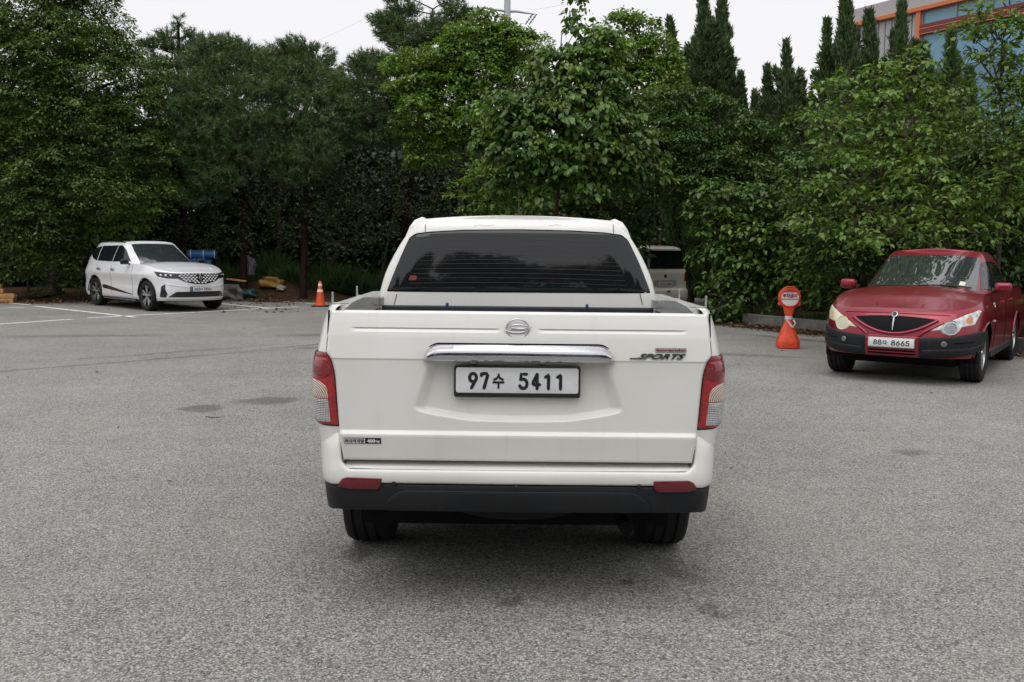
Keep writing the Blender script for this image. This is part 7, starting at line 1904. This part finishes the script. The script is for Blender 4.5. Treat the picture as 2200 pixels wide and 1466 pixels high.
def lump(name, label, cat, px, py, Y, sx, sy, sz, mat, seed, rz=0.0, crease=0.22, box=False, group='rubbish dumped on the verge'):
    """a slumped bag or sheet: a squashed, creased body resting on the bank"""
    rng = np.random.default_rng(seed); p = at(px, py, Y)
    bm = bmesh.new(); bmesh.ops.create_icosphere(bm, subdivisions=4, radius=1.0)
    ph = rng.random(8) * 6
    for v in bm.verts:
        c = v.co.copy(); n = c.normalized()
        e = 0.55 if box else 0.85
        q = Vector([math.copysign(abs(k)**e, k) for k in n])
        w = 1 + crease * (math.sin(n.x * 4 + ph[0] + 2 * n.z) * math.cos(n.z * 5 + ph[1]) + .5 * math.sin(n.y * 9 + n.x * 7 + ph[2]) + .35 * abs(math.sin(n.x * 13 + n.z * 9 + ph[3])))
        q *= w
        if q.z < -.6: q.z = -.6 - (q.z + .6) * .05
        v.co = Vector((q.x * sx, q.y * sy, (q.z + .6) * sz))
    for f in bm.faces: f.smooth = True
    me = bpy.data.meshes.new(name); bm.to_mesh(me); bm.free()
    o = link(name, me, mat); o.location = (p.x, p.y, max(0.0, min(p.z, float(mound(p.x, p.y)) - 0.03) if p.x < -4.2 and sz < .3 else p.z)); o.rotation_euler = (0, 0, rz)
    return tag(o, label, cat, group)
M_TARPB = plain('blue_tarpaulin', (0.035, 0.13, 0.33), 0.4, var=0.3, vscale=4)
lump('rubbish_sack', 'yellow plastic sack in the rubbish on the verge', 'sack', 582, 592, 28.6, .30, .22, .17, plain('yellow_sack', (0.26, 0.15, 0.02), 0.5, var=.3, vscale=6), 1, box=True)
lump('rubbish_sack', 'red and white printed sack among the weeds', 'sack', 656, 598, 29.0, .22, .18, .13, plain('red_sack', (0.22, 0.035, 0.03), 0.5, var=.5, vscale=12), 2)
lump('rubbish_sack', 'small beige sack right of the red sack', 'sack', 694, 600, 29.2, .14, .12, .10, plain('beige_sack', (0.22, 0.17, 0.10), 0.6, var=.4, vscale=10), 3)
lump('grey_tarpaulin', 'crumpled grey tarpaulin behind the SUV bonnet', 'tarpaulin', 492, 608, 28.2, .45, .35, .26, plain('grey_tarp', (0.12, 0.12, 0.115), 0.5, var=.4, vscale=5), 4, crease=.30)
lump('rubbish_sack', 'upright grey-violet sack leaning in the rubbish heap', 'sack', 538, 592, 28.5, .14, .14, .34, plain('violet_grey_sack', (0.09, 0.085, 0.11), 0.5, var=.3, vscale=6), 5)
lump('rubbish_sack', 'dark teal sack low in the rubbish heap', 'sack', 520, 612, 28.3, .42, .25, .16, plain('teal_sack', (0.018, 0.055, 0.06), 0.5, var=.4, vscale=6), 6)
lump('rubbish_sack', 'pale crumpled bag below the yellow sack', 'sack', 603, 602, 28.5, .12, .12, .10, plain('pale_bag', (0.34, 0.34, 0.33), 0.5, var=.4, vscale=10), 7)
lump('rubbish_sack', 'orange-red bag behind the SUV windscreen pillar', 'sack', 440, 566, 27.6, .26, .2, .20, plain('orange_bag', (0.27, 0.085, 0.05), 0.5, var=.3, vscale=6), 8)
p = at(434, 546, 28.0)
rl = thing('blue_tarpaulin_roll', 'bright blue rolled tarpaulin behind the SUV', 'tarpaulin', (p.x, p.y, p.z), R(8))
mb = MB(); pr = [(0.001, -.40), (.07, -.41), (.115, -.37), (.12, -.2), (.112, .1), (.12, .3), (.115, .38), (.07, .41), (.001, .40)]
mb.lathe(pr, 22, 'X'); mb.build('roll', M_TARPB, rl, smooth=50)
for x in (-.3, .05, .36): MB().lathe([(.121, x - .012), (.126, x), (.121, x + .012)], 22, 'X').build('strap', M_WBAND, rl, smooth=50)
lump('blue_sack', 'blue sack under the tarpaulin roll behind the SUV', 'sack', 430, 592, 28.2, .34, .3, .36, M_TARPB, 9)
st = at(482, 627, 26.8)
b = MB(); P = [gnd(482, 628.5) + Vector((0, 0, .02)), gnd(505, 628) + Vector((0, 0, .10)), gnd(515, 629) + Vector((0, 0, .24)), gnd(519, 630) + Vector((0, 0, .27)), gnd(527, 632) + Vector((0, 0, .03))]
rows = [[(q + Vector((0, 0, 0))), (q + Vector((.05, .32, .03))), (q + Vector((.05, .32, .06))), (q + Vector((0, 0, .03))), q] for q in P]
b.grid(np.array([[tuple(v) for v in r] for r in rows]))
tag(b.build('bent_board', plain('cream_board', (0.34, 0.36, 0.22), 0.6, var=.25, vscale=8), smooth=30), 'pale cream bent board on the ground right of the SUV', 'board')
ob = MB().box((0, 0, 0), (.55, .06, .05)).build('timber_offcut', plain('orange_timber', (0.32, 0.16, 0.05), 0.7, var=.3), bevel=.006)
q = at(508, 602, 27.6); ob.location = q; ob.rotation_euler = (0, .12, .2); tag(ob, 'orange-brown slat resting on the teal sack', 'timber')
for (px, py, lb) in ((162, 637, 'white paper cup scrap on the bank behind the SUV'), (34, 645, 'small white scrap beside the timber')):
    g_ = gnd(px, py); rng = np.random.default_rng(int(px)); bm = bmesh.new(); bmesh.ops.create_icosphere(bm, subdivisions=2, radius=.045)
    for v in bm.verts: v.co *= 0.6 + .7 * rng.random()
    me = bpy.data.meshes.new('paper_scrap'); bm.to_mesh(me); bm.free(); o = link('paper_scrap', me, M_WBAND); o.location = (g_.x, g_.y, .09); tag(o, lb, 'litter', 'paper scraps')
# soil clods dropped on the asphalt by the bays
rng = np.random.default_rng(5); mb = MB()
for i in range(120):
    q = gnd(rng.uniform(470, 640), rng.uniform(640, 672)); s_ = .012 + .03 * rng.random()**2
    o_ = [(-1, 0, 0), (0, -1, 0), (1, 0, 0), (0, 1, 0), (0, 0, .8)]
    mb.add([(q.x + a * s_ * (1 + rng.random()), q.y + b_ * s_ * 1.5, c * s_ + .002) for a, b_, c in o_], [(0, 1, 4), (1, 2, 4), (2, 3, 4), (3, 0, 4)])
tag(mb.build('soil_clods', plain('soil_clod', (0.03, 0.022, 0.016), 0.9)), 'scattered dark soil clods on the asphalt right of the SUV', 'soil', kind='stuff')
